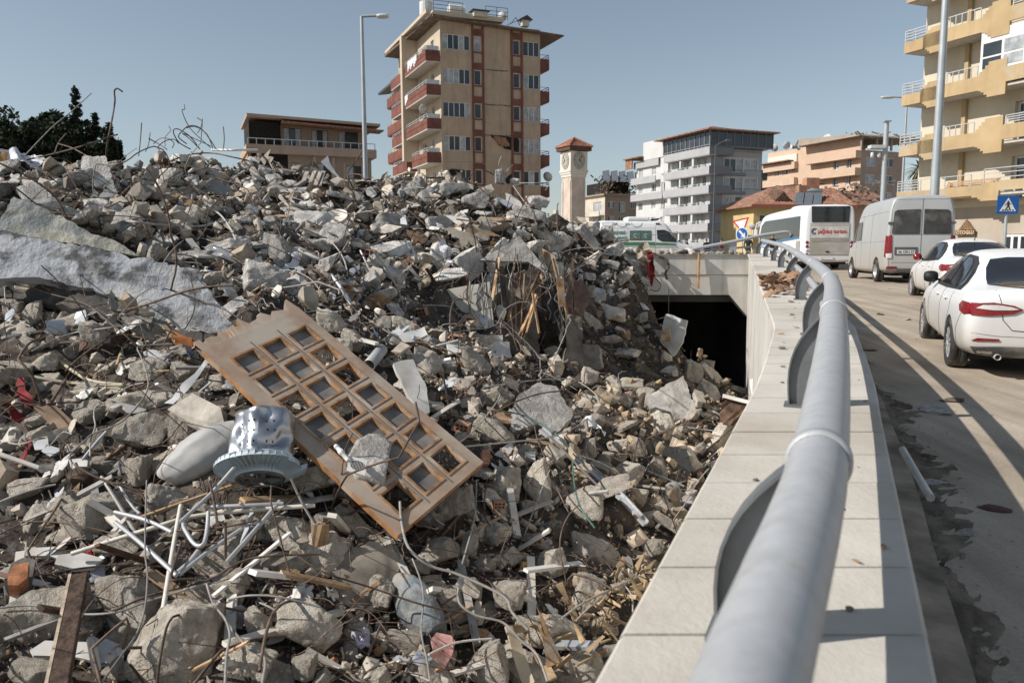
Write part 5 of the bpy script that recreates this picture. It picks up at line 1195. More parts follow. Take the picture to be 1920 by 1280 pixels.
b = MB(); b.prism(ci(.34,-.03), (0,.02,0)); pl = b.build('disc', m_sw, e); b = MB(); b.prism(ci(.30,-.038), (0,.005,0)); d2 = b.build('disc_face', m_blue, pl)
b = MB(); b.prism([Vector((.05+x,-.046,z2-.05+z)) for x, z in ((-.18,.14),(-.10,.2),(.08,.0),(.14,.08),(.17,-.17),(-.06,-.13),(.01,-.06))], (0,.005,0)); b.build('arrow', m_sw, d2)

# trees
m_leafd = M('dark foliage', (.030,.042,.022), .8, var=.5, sc=.5, rnd=.1, spec=.2); m_pine = M('pine needles', (.018,.030,.018), .8, var=.45, sc=.7, spec=.2)
m_bark = M('bark', (.07,.05,.035), .9, var=.3, sc=3)
def broad(X, Y, zg, H, Wr, label, seed, n=9000):
    r = np.random.default_rng(seed)
    e = empty('broadleaf_tree', (X, Y, zg), 0, label, 'tree', 'dark trees at the back left')
    b = MB(); b.tube([(0,0,0),(.1,0,H*.3),(0,.2,H*.6)], [.35,.28,.15], 8)
    for k in range(7):
        a = k*2.4; b.tube([(0,0,H*.3),(Wr*.35*math.cos(a),Wr*.35*math.sin(a),H*.55),(Wr*.7*math.cos(a),Wr*.7*math.sin(a),H*.8)], [.16,.1,.04], 6)
    b.build('trunk', m_bark, e)
    cl = [(r.normal(0,Wr*.42), r.normal(0,Wr*.42), H*r.uniform(.42,.93), r.uniform(.35,.95)*Wr*.30) for _ in range(60)]
    c = np.array([cl[i] for i in r.integers(0,60,n)]); v = r.normal(0,1,(n,3)); v /= np.linalg.norm(v,axis=1)[:,None]
    p = c[:,:3]+v*c[:,3:4]*r.uniform(.5,1.08,(n,1))**.5; leaf(e, p, r, .16, .34, m_leafd, 'crown')
    return e
def leaf(e, p, r, s0, s1, mat, name, up=None):
    n = len(p); t = r.normal(0,1,(n,3)); t /= np.linalg.norm(t,axis=1)[:,None]; w_ = np.cross(t, r.normal(0,1,(n,3))); w_ /= np.linalg.norm(w_,axis=1)[:,None]
    s = r.uniform(s0,s1,(n,1)); v = np.concatenate([p-t*s, p+w_*s*.5, p+t*s, p-w_*s*.5], 1).reshape(-1,3)
    me = bpy.data.meshes.new(name); me.from_pydata(v.tolist(), [], np.arange(4*n).reshape(-1,4).tolist()); me.materials.append(mat)
    o = bpy.data.objects.new(name, me); C.objects.link(o); o.parent = e; return o
def conifer(px, py, Y, wd, zg, label, seed):
    X = (px-960)/F*Y; H = zat(py, Y)-zg; r = np.random.default_rng(seed)
    e = empty('conifer_tree', (X, Y, zg), 0, label, 'tree', 'dark conifers at the back left')
    b = MB(); b.tube([(0,0,0),(0,0,H)], [.22,.03], 8); pts = []
    nl = int(H/.62)
    for i in range(nl):
        z = H*(.12+.88*i/nl); rad = wd*1.15*(1-(i/nl))**.9*r.uniform(.6,1.2)+.06
        for k in range(9):
            a = r.uniform(0,2*PI); R_1 = rad*r.uniform(.45,1.2)
            zj = r.uniform(-.3,.3); tip = (R_1*math.cos(a), R_1*math.sin(a), z+zj+R_1*.1-.2*R_1); b.tube([(0,0,z),(tip[0]*.6,tip[1]*.6,z-.05*R_1),tip], [.04,.03,.012], 4, cap=False)
            for q_ in np.linspace(.1,1.05,14):
                for _ in range(4): pts.append((tip[0]*q_+r.normal(0,.09), tip[1]*q_+r.normal(0,.09), z+(tip[2]-z)*q_**1.4+r.normal(.0,.05)+.12*(q_ > .95)))
    b.build('trunk', m_bark, e); leaf(e, np.array(pts), r, .08, .19, m_pine, 'crown')
for i, (px, py, Y, Wr, lb) in enumerate([(20,222,78,5.0,'rounded dark tree at the far left edge behind the rubble'),(62,214,80,5.2,'second dark rounded tree from the left behind the rubble'),(105,208,84,5.4,'broad dark tree with wispy top left of the tallest conifer'),(140,205,80,4.2,'dark tree touching the left side of the tallest conifer'),(-30,232,76,5,'dark tree cut by the left edge of the view'),(190,262,82,4.0,'low dark tree below the shorter conifers')]):
    X = (px-960)/F*Y; broad(X, Y, -.7, zat(py, Y)+.7, Wr, lb, 50+i)
for i, (px, py, Y, w_, lb) in enumerate([(164,160,78,1.9,'tallest dark conifer with ragged pointed top'),(197,210,80,1.5,'slim conifer just right of the tallest one'),(222,228,78,1.7,'shorter conifer at the right end of the trees'),(184,222,84,1.3,'thin conifer squeezed behind the tallest one'),(238,258,82,1.3,'lowest conifer at the right end above the rubble')]):
    conifer(px, py, Y, w_, -.7, lb, 80+i)
# palm
Y = 60; X = (1712-960)/F*Y; e = empty('palm_tree', (X, Y, -.7), 0, 'shaggy palm tree between thin lamp and cream balcony building', 'palm'); H = zat(318,Y)+.7
b = MB(); b.tube([(0,0,0),(.1,0,H*.5),(0,0,H)], [.32,.26,.3], 10); b.build('trunk', m_bark, e)
r = np.random.default_rng(5); b = MB()
for k in range(90):
    a = r.uniform(0,2*PI); L_p = r.uniform(.9,1.5); el = r.uniform(-1.3,1.0); d0 = Vector((math.cos(a)*math.cos(el), math.sin(a)*math.cos(el), math.sin(el))); p = Vector((0,0,H)); side = d0.cross(Vector((0,0,1))).normalized()*.11
    prev = p
    for q_ in range(5):
        nx2 = prev+d0*L_p/5; d0 = (d0+Vector((0,0,-.22))).normalized(); w0, w1 = side*(1-abs(q_-1.5)/4), side*(1-abs(q_-.5)/4)
        b.add([prev-w0, prev+w0, nx2+w1, nx2-w1], [(0,1,2,3)]); prev = nx2
b.build('crown', M('palm fronds', (.13,.11,.06), .8, var=.4, sc=2), e)
b = MB()
for k in range(160):
    a = r.uniform(0,2*PI); z = H-r.uniform(.2,1.5); b.bar((.3*math.cos(a),.3*math.sin(a),z),(.5*math.cos(a),.5*math.sin(a),z-r.uniform(.3,.7)),.05,.02)
b.build('dead_fronds', M('dead fronds', (.20,.16,.10), .9, var=.3), e)

# people far away
def person(px, py_foot, Y, hgt, label, jacket, trousers=(.03,.035,.05), zg=None, face=0, lean=0):
    X = (px-960)/F*Y; zg = zat(py_foot, Y) if zg is None else zg; s = hgt/1.75
    me = bpy.data.meshes.new('person')
    J = {'pel':(0,0,.95),'ch':(0,.02,1.28),'nk':(0,.02,1.47),'hd':(0,.0,1.60),'ht':(0,.0,1.70),'ls':(-.19,.02,1.42),'le':(-.26,.04,1.14),'lw':(-.24,-.08,.92),'lh':(-.23,-.13,.83),'rs':(.19,.02,1.42),'re':(.27,.04,1.14),'rw':(.25,-.06,.92),'rh':(.24,-.1,.83),'lk':(-.11,-.02,.50),'la':(-.12,.03,.08),'lt':(-.12,-.14,.04),'rk':(.11,-.05,.50),'ra':(.13,.06,.08),'rt':(.13,-.10,.04),'lp':(-.10,0,.90),'rp':(.10,0,.90)}
    Rd = {'pel':.15,'ch':.16,'nk':.06,'hd':.10,'ht':.085,'ls':.07,'le':.055,'lw':.04,'lh':.045,'rs':.07,'re':.055,'rw':.04,'rh':.045,'lk':.07,'la':.05,'lt':.04,'rk':.07,'ra':.05,'rt':.04,'lp':.10,'rp':.10}
    E = [('pel','ch'),('ch','nk'),('nk','hd'),('hd','ht'),('ch','ls'),('ls','le'),('le','lw'),('lw','lh'),('ch','rs'),('rs','re'),('re','rw'),('rw','rh'),('pel','lp'),('lp','lk'),('lk','la'),('la','lt'),('pel','rp'),('rp','rk'),('rk','ra'),('ra','rt')]
    ks = list(J); me.from_pydata([tuple(c*s for c in J[k]) for k in ks], [(ks.index(a), ks.index(c)) for a, c in E], [])
    o = bpy.data.objects.new('p', me); C.objects.link(o); md = o.modifiers.new('k', 'SKIN'); sv = me.skin_vertices[0].data
    for i, k in enumerate(ks): sv[i].radius = (Rd[k]*s, Rd[k]*s*.8)
    sv[0].use_root = True; ms = o.modifiers.new('s', 'SUBSURF'); ms.levels = 1; ms.render_levels = 1
    dg = bpy.context.evaluated_depsgraph_get(); dg.update(); m2 = bpy.data.meshes.new_from_object(o.evaluated_get(dg)); bpy.data.objects.remove(o)
    m2.materials.clear(); m2.materials.append(M('cloth %s' % (jacket,), jacket, .9)); m2.materials.append(M('trousers %s' % (trousers,), trousers, .9)); m2.materials.append(M('skin', (.36,.21,.14), .6))
    for p in m2.polygons:
        z = p.center.z/s; p.use_smooth = True; p.material_index = 1 if z < .93 and abs(p.center.x) < .2*s else (2 if z > 1.46 or z < .88 else 0)
    r = bpy.data.objects.new('person', m2); C.objects.link(r); r.location = (X, Y, zg); r.rotation_euler = (lean, 0, face)
    tag(r, label, 'person')
    b = MB(); b.smooth = True; b.grid(lambda a, c: Vector((.105*math.cos(a*2*PI)*math.cos(c*PI/2), .012+.115*math.sin(a*2*PI)*math.cos(c*PI/2), 1.63+.11*math.sin(c*PI/2)))*s, 12, 5); b.build('hair', m_black, r)
    return r
person(1286, 0, 62, 1.72, 'person in dark clothes standing beyond the white municipal van nose', (.02,.02,.022), zg=-.6, face=1)
person(1271, 0, 66, 1.7, 'person with pinkish top behind the municipal van windscreen', (.35,.10,.10), zg=-.6, face=-1)
person(1400, 0, 48, 1.7, 'person in black jacket left of the yellow house porch', (.015,.015,.017), zg=-.6, face=2.4)
person(1445, 0, 46, 1.74, 'person in dark coat just left of the coach front', (.03,.03,.035), zg=-.6, face=.5)
person(1350, 0, 56, 1.66, 'person in red top beyond the fallen rail', (.32,.03,.04), zg=-.6, face=.8)
person(1322, 0, 60, 1.7, 'person in black beyond the fallen rail near the dark lamp', (.02,.02,.02), zg=-.6, face=.2)
# ------------------------------------------------------------ rubble: shapes
def ico(lv):
    bm = bmesh.new(); bmesh.ops.create_icosphere(bm, subdivisions=lv, radius=1); v = np.array([p.co[:] for p in bm.verts]); f = [tuple(q_.index for q_ in p.verts) for p in bm.faces]; bm.free(); return v, f
ICO = {k: ico(k) for k in (1, 2, 3, 5)}
def rockshape(lv, seed, box=(1,1,1), cuts=6, p=16, rough=.05, rs=1.0):
    if lv > 3: p = p*1.6
    r = np.random.default_rng(seed); v, f = ICO[lv]
    nr = [np.eye(3)[i]*s for i in range(3) for s in (1,-1)]; ds = [box[i] for i in range(3) for s in (1,-1)]
    R3 = np.linalg.qr(r.normal(0,.18,(3,3))+np.eye(3))[0]; nr = [R3 @ a for a in nr]
    for k in range(cuts):
        a = r.normal(0,1,3); a /= np.linalg.norm(a); nr.append(a); ds.append(np.linalg.norm(a*np.array(box))*r.uniform(.62,.98))
    nr = np.array(nr); ds = np.array(ds); dt = np.maximum(v @ nr.T, 0)/ds
    rad = (dt**p).sum(1)**(-1/p); q_ = v*rad[:,None]
    if rough:
        o = r.uniform(0,90,3); out = np.empty_like(q_)
        for i in range(len(q_)):
            a = Vector(q_[i]*1.0+o); n1 = noise.fractal(a*1.6*rs, .9, 2.1, 6 if lv > 3 else 3)
            n2 = noise.noise(a*5.5*rs); out[i] = q_[i]*(1+rough*n1*1.5-rough*.8*max(0, n2-.15)+(rough*.35*noise.noise(a*13) if lv > 3 else 0))
        q_ = out
    return q_, f
def tomesh(name, q_, f, mat, smooth=True):
    me = bpy.data.meshes.new(name); me.from_pydata(q_.tolist(), [], f); me.materials.append(mat)
    if smooth: me.polygons.foreach_set('use_smooth', [True]*len(f)); me.set_sharp_from_angle(angle=math.radians(42))
    me.update(); return me
PROTO = [tomesh('chunk', *rockshape(5, 100+i, b_, c_n, p_, .075), m_conc) for i, (b_, c_n, p_) in enumerate([((1,.9,.8),7,14),((1,.8,.6),6,12),((1,.7,.7),6,22),((1,.75,.5),5,26),((1,.9,.45),6,18),((1,.62,.5),4,30),((1,.85,.75),9,10),((1,.8,.4),7,22),((1,.9,.65),10,16),((1,.6,.42),5,14)])]
SLABP = [tomesh('slab', *rockshape(5, 200+i, b_, c_n, 34, .045), m_conc) for i, (b_, c_n) in enumerate([((1,.8,.16),4),((1,.6,.2),3),((1,.9,.12),5),((1,.5,.22),3),((1,.35,.2),2)])]
PF = [];  
for a_ in PROTO+SLABP: c = a_.copy(); c.materials.clear(); c.materials.append(m_conc_far); PF.append(c)
PFR, PFS = PF[:len(PROTO)], PF[len(PROTO):]

placed = []      # (pixel x, y, name phrase) landmarks for labels
def viewrot(ang): # rotation that turns the mesh by ang (degrees) in the picture plane
    return Matrix.Rotation(math.radians(-ang), 3, Vector((0,cp,-sp)))
def chunk(px, py, w_, h_, ang=0, proto=0, label='', depth=.8, lift=.0, flip=0, mesh=None, name='concrete_chunk', cat='rubble chunk', group=None, mat=None):
    h = hit(px, py); Y = (h.y if h else 24); k = Y/F*1.01; r = w_/2*k
    me = mesh or PROTO[proto]
    if mat: me = me.copy(); me.materials.clear(); me.materials.append(mat)
    o = bpy.data.objects.new(name, me); C.objects.link(o)
    sx, sz = w_/2*k, h_/2*k; sy = min(sx, sz)*depth+.3*abs(sx-sz)
    o.location = P(px, py, Y-sy*.35-lift)
    Rv = viewrot(ang) @ Matrix.Rotation(-PITCH, 3, 'X') @ Matrix.Rotation(flip, 3, 'Z')
    o.rotation_mode = 'QUATERNION'; o.rotation_quaternion = Rv.to_quaternion()
    ext = np.abs(np.array([v.co[:] for v in me.vertices])).max(0) if 'ext' not in me else me['ext']
    me['ext'] = [float(x) for x in ext]
    if abs(math.sin(flip)) > .7: o.scale = (sy/ext[0], sx/ext[1], sz/ext[2])
    else: o.scale = (sx/ext[0], sy/ext[1], sz/ext[2])
    tag(o, label, cat, group); return o
ROCKS = [ # px, py, w, h, angle, proto, label
(325,1215,192,172,8,0,'largest pale boulder of broken concrete at the bottom, above a grey cable'),
(585,1180,152,98,-14,1,'wide concrete boulder with smooth pale face right of the largest boulder'),
(262,808,122,72,4,1,'rounded concrete boulder in the stack left of the grey urn'),
(268,752,118,58,4,3,'flat topped block resting on the rounded boulder left of the panelled door'),
(348,790,62,110,0,2,'upright brownish block squeezed between stacked boulders and the broken door'),
(260,884,54,64,0,6,'pale cracked egg-shaped stone left of the grey urn'),
(62,908,104,50,14,7,'long flat stone at the left edge below the red fabric'),
(118,950,84,52,22,4,'flat paver-like stone beside the long flat stone at the left'),
(397,717,62,38,-4,8,'small pitted stone touching the left edge of the panelled door'),
(402,776,52,38,8,6,'knobbly stone just above the dented drum'),
(86,680,56,40,0,0,'round stone above the pale hose ends at the left'),
(278,694,62,52,-20,2,'grey stone under the white torn cloth strip'),
(322,664,84,34,4,4,'flat pinkish stone just left of the splintered door end'),
(352,698,58,50,10,8,'stone directly below the splintered corner of the door'),
(247,1131,118,118,6,2,'square concrete block left above the largest boulder'),
(60,1165,200,150,20,3,'large dark slab-like block behind the charred timber post'),
(406,1112,120,70,10,5,'brown wedge block right above the largest boulder'),
(470,1232,100,95,-40,4,'triangular slab leaning right of the largest boulder'),
(486,1165,52,56,0,0,'small angular stone between the two pale boulders at the bottom'),
(187,956,132,92,8,3,'broad grey block under the crossing metal tubes'),
(548,1002,104,72,-4,2,'rectangular block right of the tube heap with a drilled hole'),
(406,1050,92,62,20,5,'tan block under the bent shiny tubes'),
(572,1253,56,54,0,6,'small stone at the bottom below the pale faced boulder'),
(219,1019,112,50,6,1,'low stone behind the long white tube'),
(62,1262,110,60,12,4,'stone cut by the bottom edge beside the charred timber'),
(1107,1030,146,86,-34,7,'long chamfered concrete block lying diagonally near the coping'),
(1090,942,84,74,-8,8,'squat grey boulder with grooves above the long chamfered block'),
(958,1117,76,60,-6,6,'rounded brown stone below the middle of the foreground hollow'),
(1032,1060,68,60,20,0,'angular tan stone left of the long chamfered block'),
(1030,1177,134,74,-16,3,'dark flat block with one sunlit edge near the bottom of the coping'),
(908,1250,92,92,10,8,'pale lumpy boulder at the bottom edge beside splintered wood'),
(742,1202,104,38,-6,5,'flat grey stone below the blue rolled bag'),
(887,1102,36,46,0,2,'small upright stone left of the rounded brown stone'),
(712,1112,56,62,-12,6,'dark stone in front of the leaning panel below the door'),
(880,1022,36,52,0,0,'narrow stone below the right corner of the door'),
(943,914,74,84,6,0,'boulder with white plaster patch right of the door corner'),
(852,944,84,86,-6,4,'grey slab piece tucked under the right corner of the door'),
(1003,906,60,92,8,8,'tall brown boulder right of the plaster patched one'),
(1161,844,46,44,0,6,'round grey stone beside the long aluminium profile'),
(1176,888,60,50,-12,0,'brown stone right of the lower aluminium profile'),
(1104,846,30,48,6,2,'upright small stone left of the aluminium profile middle'),
(1091,806,26,46,0,8,'thin upright stone above the aluminium profile'),
(1122,789,36,30,0,1,'pale stone right of the crumpled white paper'),
(995,948,48,40,0,7,'small block below the tall brown boulder'),
(1198,839,28,46,10,0,'narrow stone left of the rusty metal frame'),
(930,818,96,74,-12,8,'large grey boulder under the hollow brick board right of the door'),
(783,356,46,40,24,6,'egg-shaped pale boulder on the ridge in front of the tan tower'),
(838,353,72,30,12,3,'long concrete block right of the egg-shaped ridge boulder'),
(887,379,60,36,0,1,'dirty concrete lump on the ridge below the tan tower corner'),
(938,333,22,32,-10,0,'concrete lump held up on bent bars against the tan tower'),
(968,341,22,18,20,8,'small lump beside the raised one against the tan tower'),
(1003,374,54,28,-8,7,'pale slab end at the right tip of the ridge'),
(990,400,62,24,-14,5,'lower slab tongue at the right end of the ridge'),
(520,470,58,56,-10,2,'dark grey block left of the crumpled white sheet'),
(120,398,96,26,-14,5,'long rounded pale beam piece in the upper left rubble'),
(205,400,44,46,48,3,'light wedge leaning beside the hooked bar'),
(320,330,46,28,-8,6,'layered pale sack-like lump below the ridge'),
(358,345,40,26,20,6,'pale rounded lump right of the layered one'),
(175,380,60,30,-6,7,'pale slab under the hooked bar'),
(430,465,84,30,20,5,'beam fragment with rough end right of the upper left slabs'),
(365,480,100,34,12,7,'thick slab fragment touching the end of the great painted slab'),
(108,527,100,40,6,3,'flat stone resting on the great painted slab'),
(62,590,36,50,10,2,'cubic rough stone below the great painted slab at the left'),
(25,580,44,40,0,6,'stone at the left edge under the great painted slab'),
(180,625,56,46,-6,0,'mossy grey stone in the hollow under the great painted slab'),
(62,650,52,36,-6,8,'pinkish rounded stone in the hollow at the left'),
(640,655,48,46,8,6,'grey rounded boulder just right of the door top'),
(622,605,60,48,-10,0,'dark boulder behind the upper right edge of the door'),
(665,640,50,50,0,8,'round shaded boulder between the door and the grey pipe'),
(770,615,96,40,-22,7,'rough edged long slab below the white beam'),
(855,655,50,16,0,5,'small beam stub with rounded end right of the hollow bricks'),
(900,640,50,30,-10,5,'white crumbling lump right of the hollow brick'),
(1150,470,40,30,0,0,'light stone on the flank of the rubble cone'),
(1168,520,44,32,20,4,'flat pale stone on the edge of the rubble cone by the beam'),
(1103,548,34,26,0,6,'stone in the middle of the rubble cone flank'),
(1060,452,42,38,0,8,'grey stone at the left foot of the rubble cone top'),
(1108,430,34,28,0,0,'stone at the very top of the rubble cone'),
(1140,440,32,30,14,6,'brownish stone topping the rubble cone right side'),
(1330,735,52,34,-28,2,'tan stone at the lower end of the debris tongue by the tunnel'),
(1300,700,44,48,-20,0,'angular tan stone against the tunnel mouth'),
(1390,735,46,20,-12,5,'small block at the foot of the retaining wall'),
]
for R_k in ROCKS:
    px, py, w_, h_, an_, pr, lb = R_k
    far = py < 520 and px > 60
    me = (PFR if far else PROTO)[pr]
    chunk(px, py, w_, h_, an_, pr, lb, mesh=me, flip=random.choice([0, PI]), lift=.15 if py > 640 else .2)
    placed.append((px, py, max(w_, h_)/2, None))

def frame_at(px, py, lift=0, tiltcam=.5):
    h = hit(px, py); Y = (h.y if h else 24)-lift; c = P(px, py, Y)
    e_ = .6; gx_ = (height(c.x+e_, c.y)-height(c.x-e_, c.y))/(2*e_); gy_ = (height(c.x, c.y+e_)-height(c.x, c.y-e_))/(2*e_)
    n = Vector((-gx_, -gy_, 1)).normalized(); n = (n+(-c.normalized())*tiltcam).normalized(); return c, n
def onplane(pts, c, n):
    out = []
    for px, py in pts:
        d_ = ray(px, py); out.append(d_*(c.dot(n)/d_.dot(n)))
    return out
def slabmesh(poly, n, thick, step=.07, rough=.02, seed=0, jag_=.0, curve=None):
    c = sum(poly, Vector())/len(poly); n = n.normalized(); ux = n.orthogonal().normalized(); uy = n.cross(ux)
    rr = random.Random(seed); P2 = []
    for i in range(len(poly)):
        a, b_ = poly[i]-c, poly[(i+1) % len(poly)]-c; L_ = (b_-a).length; k = max(1, int(L_/step))
        for j in range(k):
            p = a.lerp(b_, j/k); o = rr.uniform(-jag_, jag_) if j else 0; p2 = Vector((p.dot(ux), p.dot(uy))); P2.append(p2+p2.normalized()*o)
    nb = len(P2); pts = list(P2); xs = [p.x for p in P2]; ys = [p.y for p in P2]; u = min(xs)+step/2
    while u < max(xs):
        w_ = min(ys)+step/2
        while w_ < max(ys):
            p = Vector((u+rr.uniform(-.2,.2)*step, w_+rr.uniform(-.2,.2)*step))
            if min((p-q_).length for q_ in P2) > step*.45: pts.append(p)
            w_ += step
        u += step
    r = geometry.delaunay_2d_cdt(pts, [], [list(range(nb))], 1, 1e-6)
    top = []; bot = []
    for p in r[0]:
        w3 = c+ux*p.x+uy*p.y; z = rough*noise.fractal(w3*3+Vector((seed,0,0)), .8, 2, 5)*2
        if curve: w3 = w3+n*curve(p.x, p.y)
        top.append(w3+n*z); bot.append(w3-n*(thick-z*.5))
    b = MB(); b.smooth = True; m_ = len(top); b.add(top+bot, [tuple(f) for f in r[2]]+[tuple(i+m_ for i in f)[::-1] for f in r[2]]+[(i, (i+1) % nb, m_+(i+1) % nb, m_+i) for i in range(nb)])
    return b
def slab(pxs, thick, mat, name, label, cat, lift=.1, tilt=.5, step=.07, rough=.02, jag_=.0, n=None, curve=None, seed=0, parent=None, cpx=None, dY=None):
    cx = sum(p[0] for p in pxs)/len(pxs) if cpx is None else cpx[0]; cy = sum(p[1] for p in pxs)/len(pxs) if cpx is None else cpx[1]
    c, n0 = frame_at(cx, cy, lift, tilt)
    if dY is not None: c = P(cx, cy, dY)
    n = n0 if n is None else Vector(n).normalized()
    poly = onplane(pxs, c, n); b = slabmesh(poly, n, thick, step, rough, seed, jag_, curve)
    o = b.build(name, mat, parent, origin=None if parent else tuple(c)); o.data.set_sharp_from_angle(angle=math.radians(38))
    if not parent: tag(o, label, cat)
    return o
def z(pts, s, x0, y0): return [(x/s+x0, y/s+y0) for x, y in pts]

# great painted slab at the left, its yellowish neighbour
m_painted = M('weathered blue grey paint', (.35,.36,.38), .8, var=.12, sc=2.6, bump=1.2, bsc=12, lo=(.09,.09,.09), dust=.3, dcol=(.52,.51,.49), spec=.3, rp=(.40,.50), detail=9)
gs = slab(z([(0,320),(240,375),(730,470),(1200,570),(1480,620),(1560,760),(1640,880),(1780,1020),(1700,1110),(1300,1060),(1000,960),(900,830),(700,760),(560,740),(300,680),(-120,690),(-160,300)],4,0,350), .16, m_painted, 'painted_slab', 'great blue-grey painted concrete slab sloping down from the left edge', 'slab', lift=.35, tilt=.9, step=.055, rough=.012, jag_=.045)
slab(z([(-160,700),(560,745),(900,850),(1000,970),(1300,1070),(1640,1110),(1400,1180),(900,1010),(400,870),(-160,800)],4,0,350), .1, M('broken edge in underside shade', (.085,.078,.07), .95, var=.4, sc=4, bump=.8), 'slab_underside', '', '', lift=.30, tilt=.3, rough=.05, jag_=.05, parent=None) and tag(bpy.context.scene.collection.objects[-1], 'broken concrete edge coloured with underside shade below the great painted slab', 'slab')  # dark strip: shade under the slab put into the colour
slab(z([(-100,260),(0,250),(100,70),(300,150),(500,250),(680,350),(850,400),(1050,520),(900,500),(720,460),(300,390),(-100,330)],4,0,350), .05, M('yellowed plaster sheet', (.36,.345,.28), .7, var=.12, sc=2.2, bump=1.5, bsc=7, dust=.3, dcol=(.52,.48,.36), rp=(.42,.5), lo=(.25,.265,.26)), 'plaster_sheet', 'yellowish plaster sheet leaning behind the great painted slab', 'sheet', lift=.5, tilt=1.0, rough=.018, jag_=.03, step=.055)  # sharp colour patches: stains and painted crumple highlights
slab(z([(1195,600),(1290,590),(1335,650),(1280,675)],4,0,350), .02, m_wood, 'wood_scrap', 'small brown wood scrap lying on the great painted slab', 'wood scrap', lift=.55, tilt=.9, step=.08)
# triangular slab, slabs in the hollow
slab(z([(1090,330),(1420,150),(1510,385),(1400,430),(1330,385),(1200,375),(1100,365)],3.37,860,660), .3, m_slab, 'triangular_slab', 'big triangular concrete slab lying below the rubble cone', 'slab', lift=.6, tilt=.7, step=.055, rough=.022, jag_=.02)
slab(z([(370,280),(500,190),(620,210),(725,390),(690,440),(600,520),(500,450),(340,510),(330,400)],3.37,860,660), .22, m_slab, 'tilted_slab', 'broad pentagonal concrete slab in the middle, right of the wire tangle', 'slab', lift=.5, tilt=.7, step=.05, rough=.018, jag_=.02)
slab(z([(200,430),(500,310),(575,480),(520,700),(330,740),(180,640)],3,560,900), .12, M('brown plaster', (.33,.29,.24), .9, var=.25, sc=2.5, bump=.4, lo=(.15,.13,.11)), 'leaning_panel', 'flat brownish panel leaning below the lower corner of the door', 'panel', lift=.15, tilt=.7, rough=.015, jag_=.02, step=.04)  # brownish plaster with darker mottling
slab(z([(1650,810),(1850,1060),(1700,960),(1420,950)],3.09,440,180), .12, m_slab, 'hanging_slab', 'thin concrete slab sloping out of the cliff top with brown underside', 'slab', lift=.8, tilt=.2, rough=.02)
# white facade beam in the cliff, columns, boards
m_wb = M('cream facade panel', (.60,.57,.50), .8, var=.1, sc=2, streak=.5)
for i, (pts, lb) in enumerate([([(762,548),(812,540),(815,596),(768,590)],'cream facade panel left of the brown post in the cliff'),([(826,545),(918,528),(922,575),(862,592),(828,594)],'cream facade panel in the middle of the cliff top'),([(866,592),(922,577),(926,610),(868,622)],'lower striped cream panel under the middle facade panel')]):
    slab(pts, .15, m_wb, 'facade_panel', lb, 'panel', n=(-.05,-1,.12), dY=15.9-.15*i, step=.2, rough=.006, jag_=.01)
m_col = M('raw basement concrete', (.26,.23,.19), .95, var=.3, sc=1.3, bump=.8, bsc=7, streak=.4, lo=(.13,.115,.10))
for i, (pts, dY_, lb) in enumerate([([(945,520),(985,505),(1003,540),(1012,690),(985,720),(940,690),(935,600)],18.2,'wide stained basement wall stub under the dark overhang'),
    ([(1064,590),(1092,596),(1094,700),(1076,722),(1058,690)],18.0,'slender concrete column at the end of the cliff'),
    ([(905,540),(940,530),(938,640),(910,630)],17.8,'shaded wall strip left of the stained wall stub')]):
    slab(pts, .5, m_col, 'basement_column', lb, 'column', n=(.15,-1,.08), dY=dY_, step=.09, rough=.05, jag_=.05)
slab([(1012,465),(1040,478),(1048,520),(1020,538),(1004,500)], .03, m_wood, 'plywood_board', 'torn orange plywood board hanging on the cliff corner', 'board', n=(-.3,-1,.25), dY=18.6, step=.1, jag_=.03)
slab([(1006,460),(1014,462),(1066,640),(1052,645),(1030,590)], .06, M('sooty timber',(.09,.08,.07),.9,var=.4,bump=.5), 'hanging_beam', 'long dark beam hanging down the cliff below the plywood', 'beam', n=(-.2,-1,.2), dY=18.3, step=.12, jag_=.02)
slab([(868,520),(876,518),(872,598),(864,596)], .1, M('rust brown post',(.13,.06,.04),.8,var=.3), 'brown_post', 'rust brown steel post between the cream facade panels', 'post', n=(0,-1,.1), dY=16.2, step=.15)
slab([(1056,545),(1092,520),(1107,560),(1090,600),(1060,590)], .1, M('brown sheet',(.16,.10,.08),.6,var=.3), 'brown_sheet', 'dark brown round sheet hanging beside the cliff corner', 'sheet', n=(.3,-1,.2), dY=18.9, step=.12, jag_=.04)
slab([(1248,588),(1288,600),(1280,640),(1262,668),(1238,640)], .12, m_plaster, 'white_slab', 'upright white slab on the cone edge before the tunnel', 'slab', n=(-.5,-1,.3), dY=22.5, step=.12, jag_=.03)
slab([(1240,620),(1256,612),(1258,640),(1242,638)], .05, m_wood, 'wood_scrap', 'tan wooden square stuck to the upright white slab', 'wood scrap', n=(-.5,-1,.3), dY=22.3, step=.1)
# crumpled sheets and cloths
def cloth(pxs, mat, name, label, amp=.06, lift=.25, tilt=.8, step=.045, fr=9, cat='cloth', n=None, dY=None):
    s_ = random.uniform(0,50)
    return slab(pxs, .012, mat, name, label, cat, lift=lift, tilt=tilt, step=step, rough=0, jag_=.05, n=n, dY=dY, curve=lambda x, y: amp*(noise.noise(Vector((x*fr*.5,y*fr*.5,s_)))*2+abs(noise.noise(Vector((x*fr,y*fr*.4,s_+9))))*1.2))
cloth(z([(30,960),(100,950),(260,1010),(330,940),(250,900),(360,930),(370,970),(260,1060),(150,1090),(60,1050)],3.09,440,180), m_whitecloth, 'crumpled_sheet', 'crumpled white sheet on dark block in the middle of the heap', amp=.12)
cloth(z([(0,600),(90,590),(220,600),(330,650),(300,740),(150,730),(0,640)],4,0,130), m_whitecloth, 'white_tarpaulin', 'white tarpaulin draped on the ridge at the far left', amp=.25, lift=.5, fr=4)
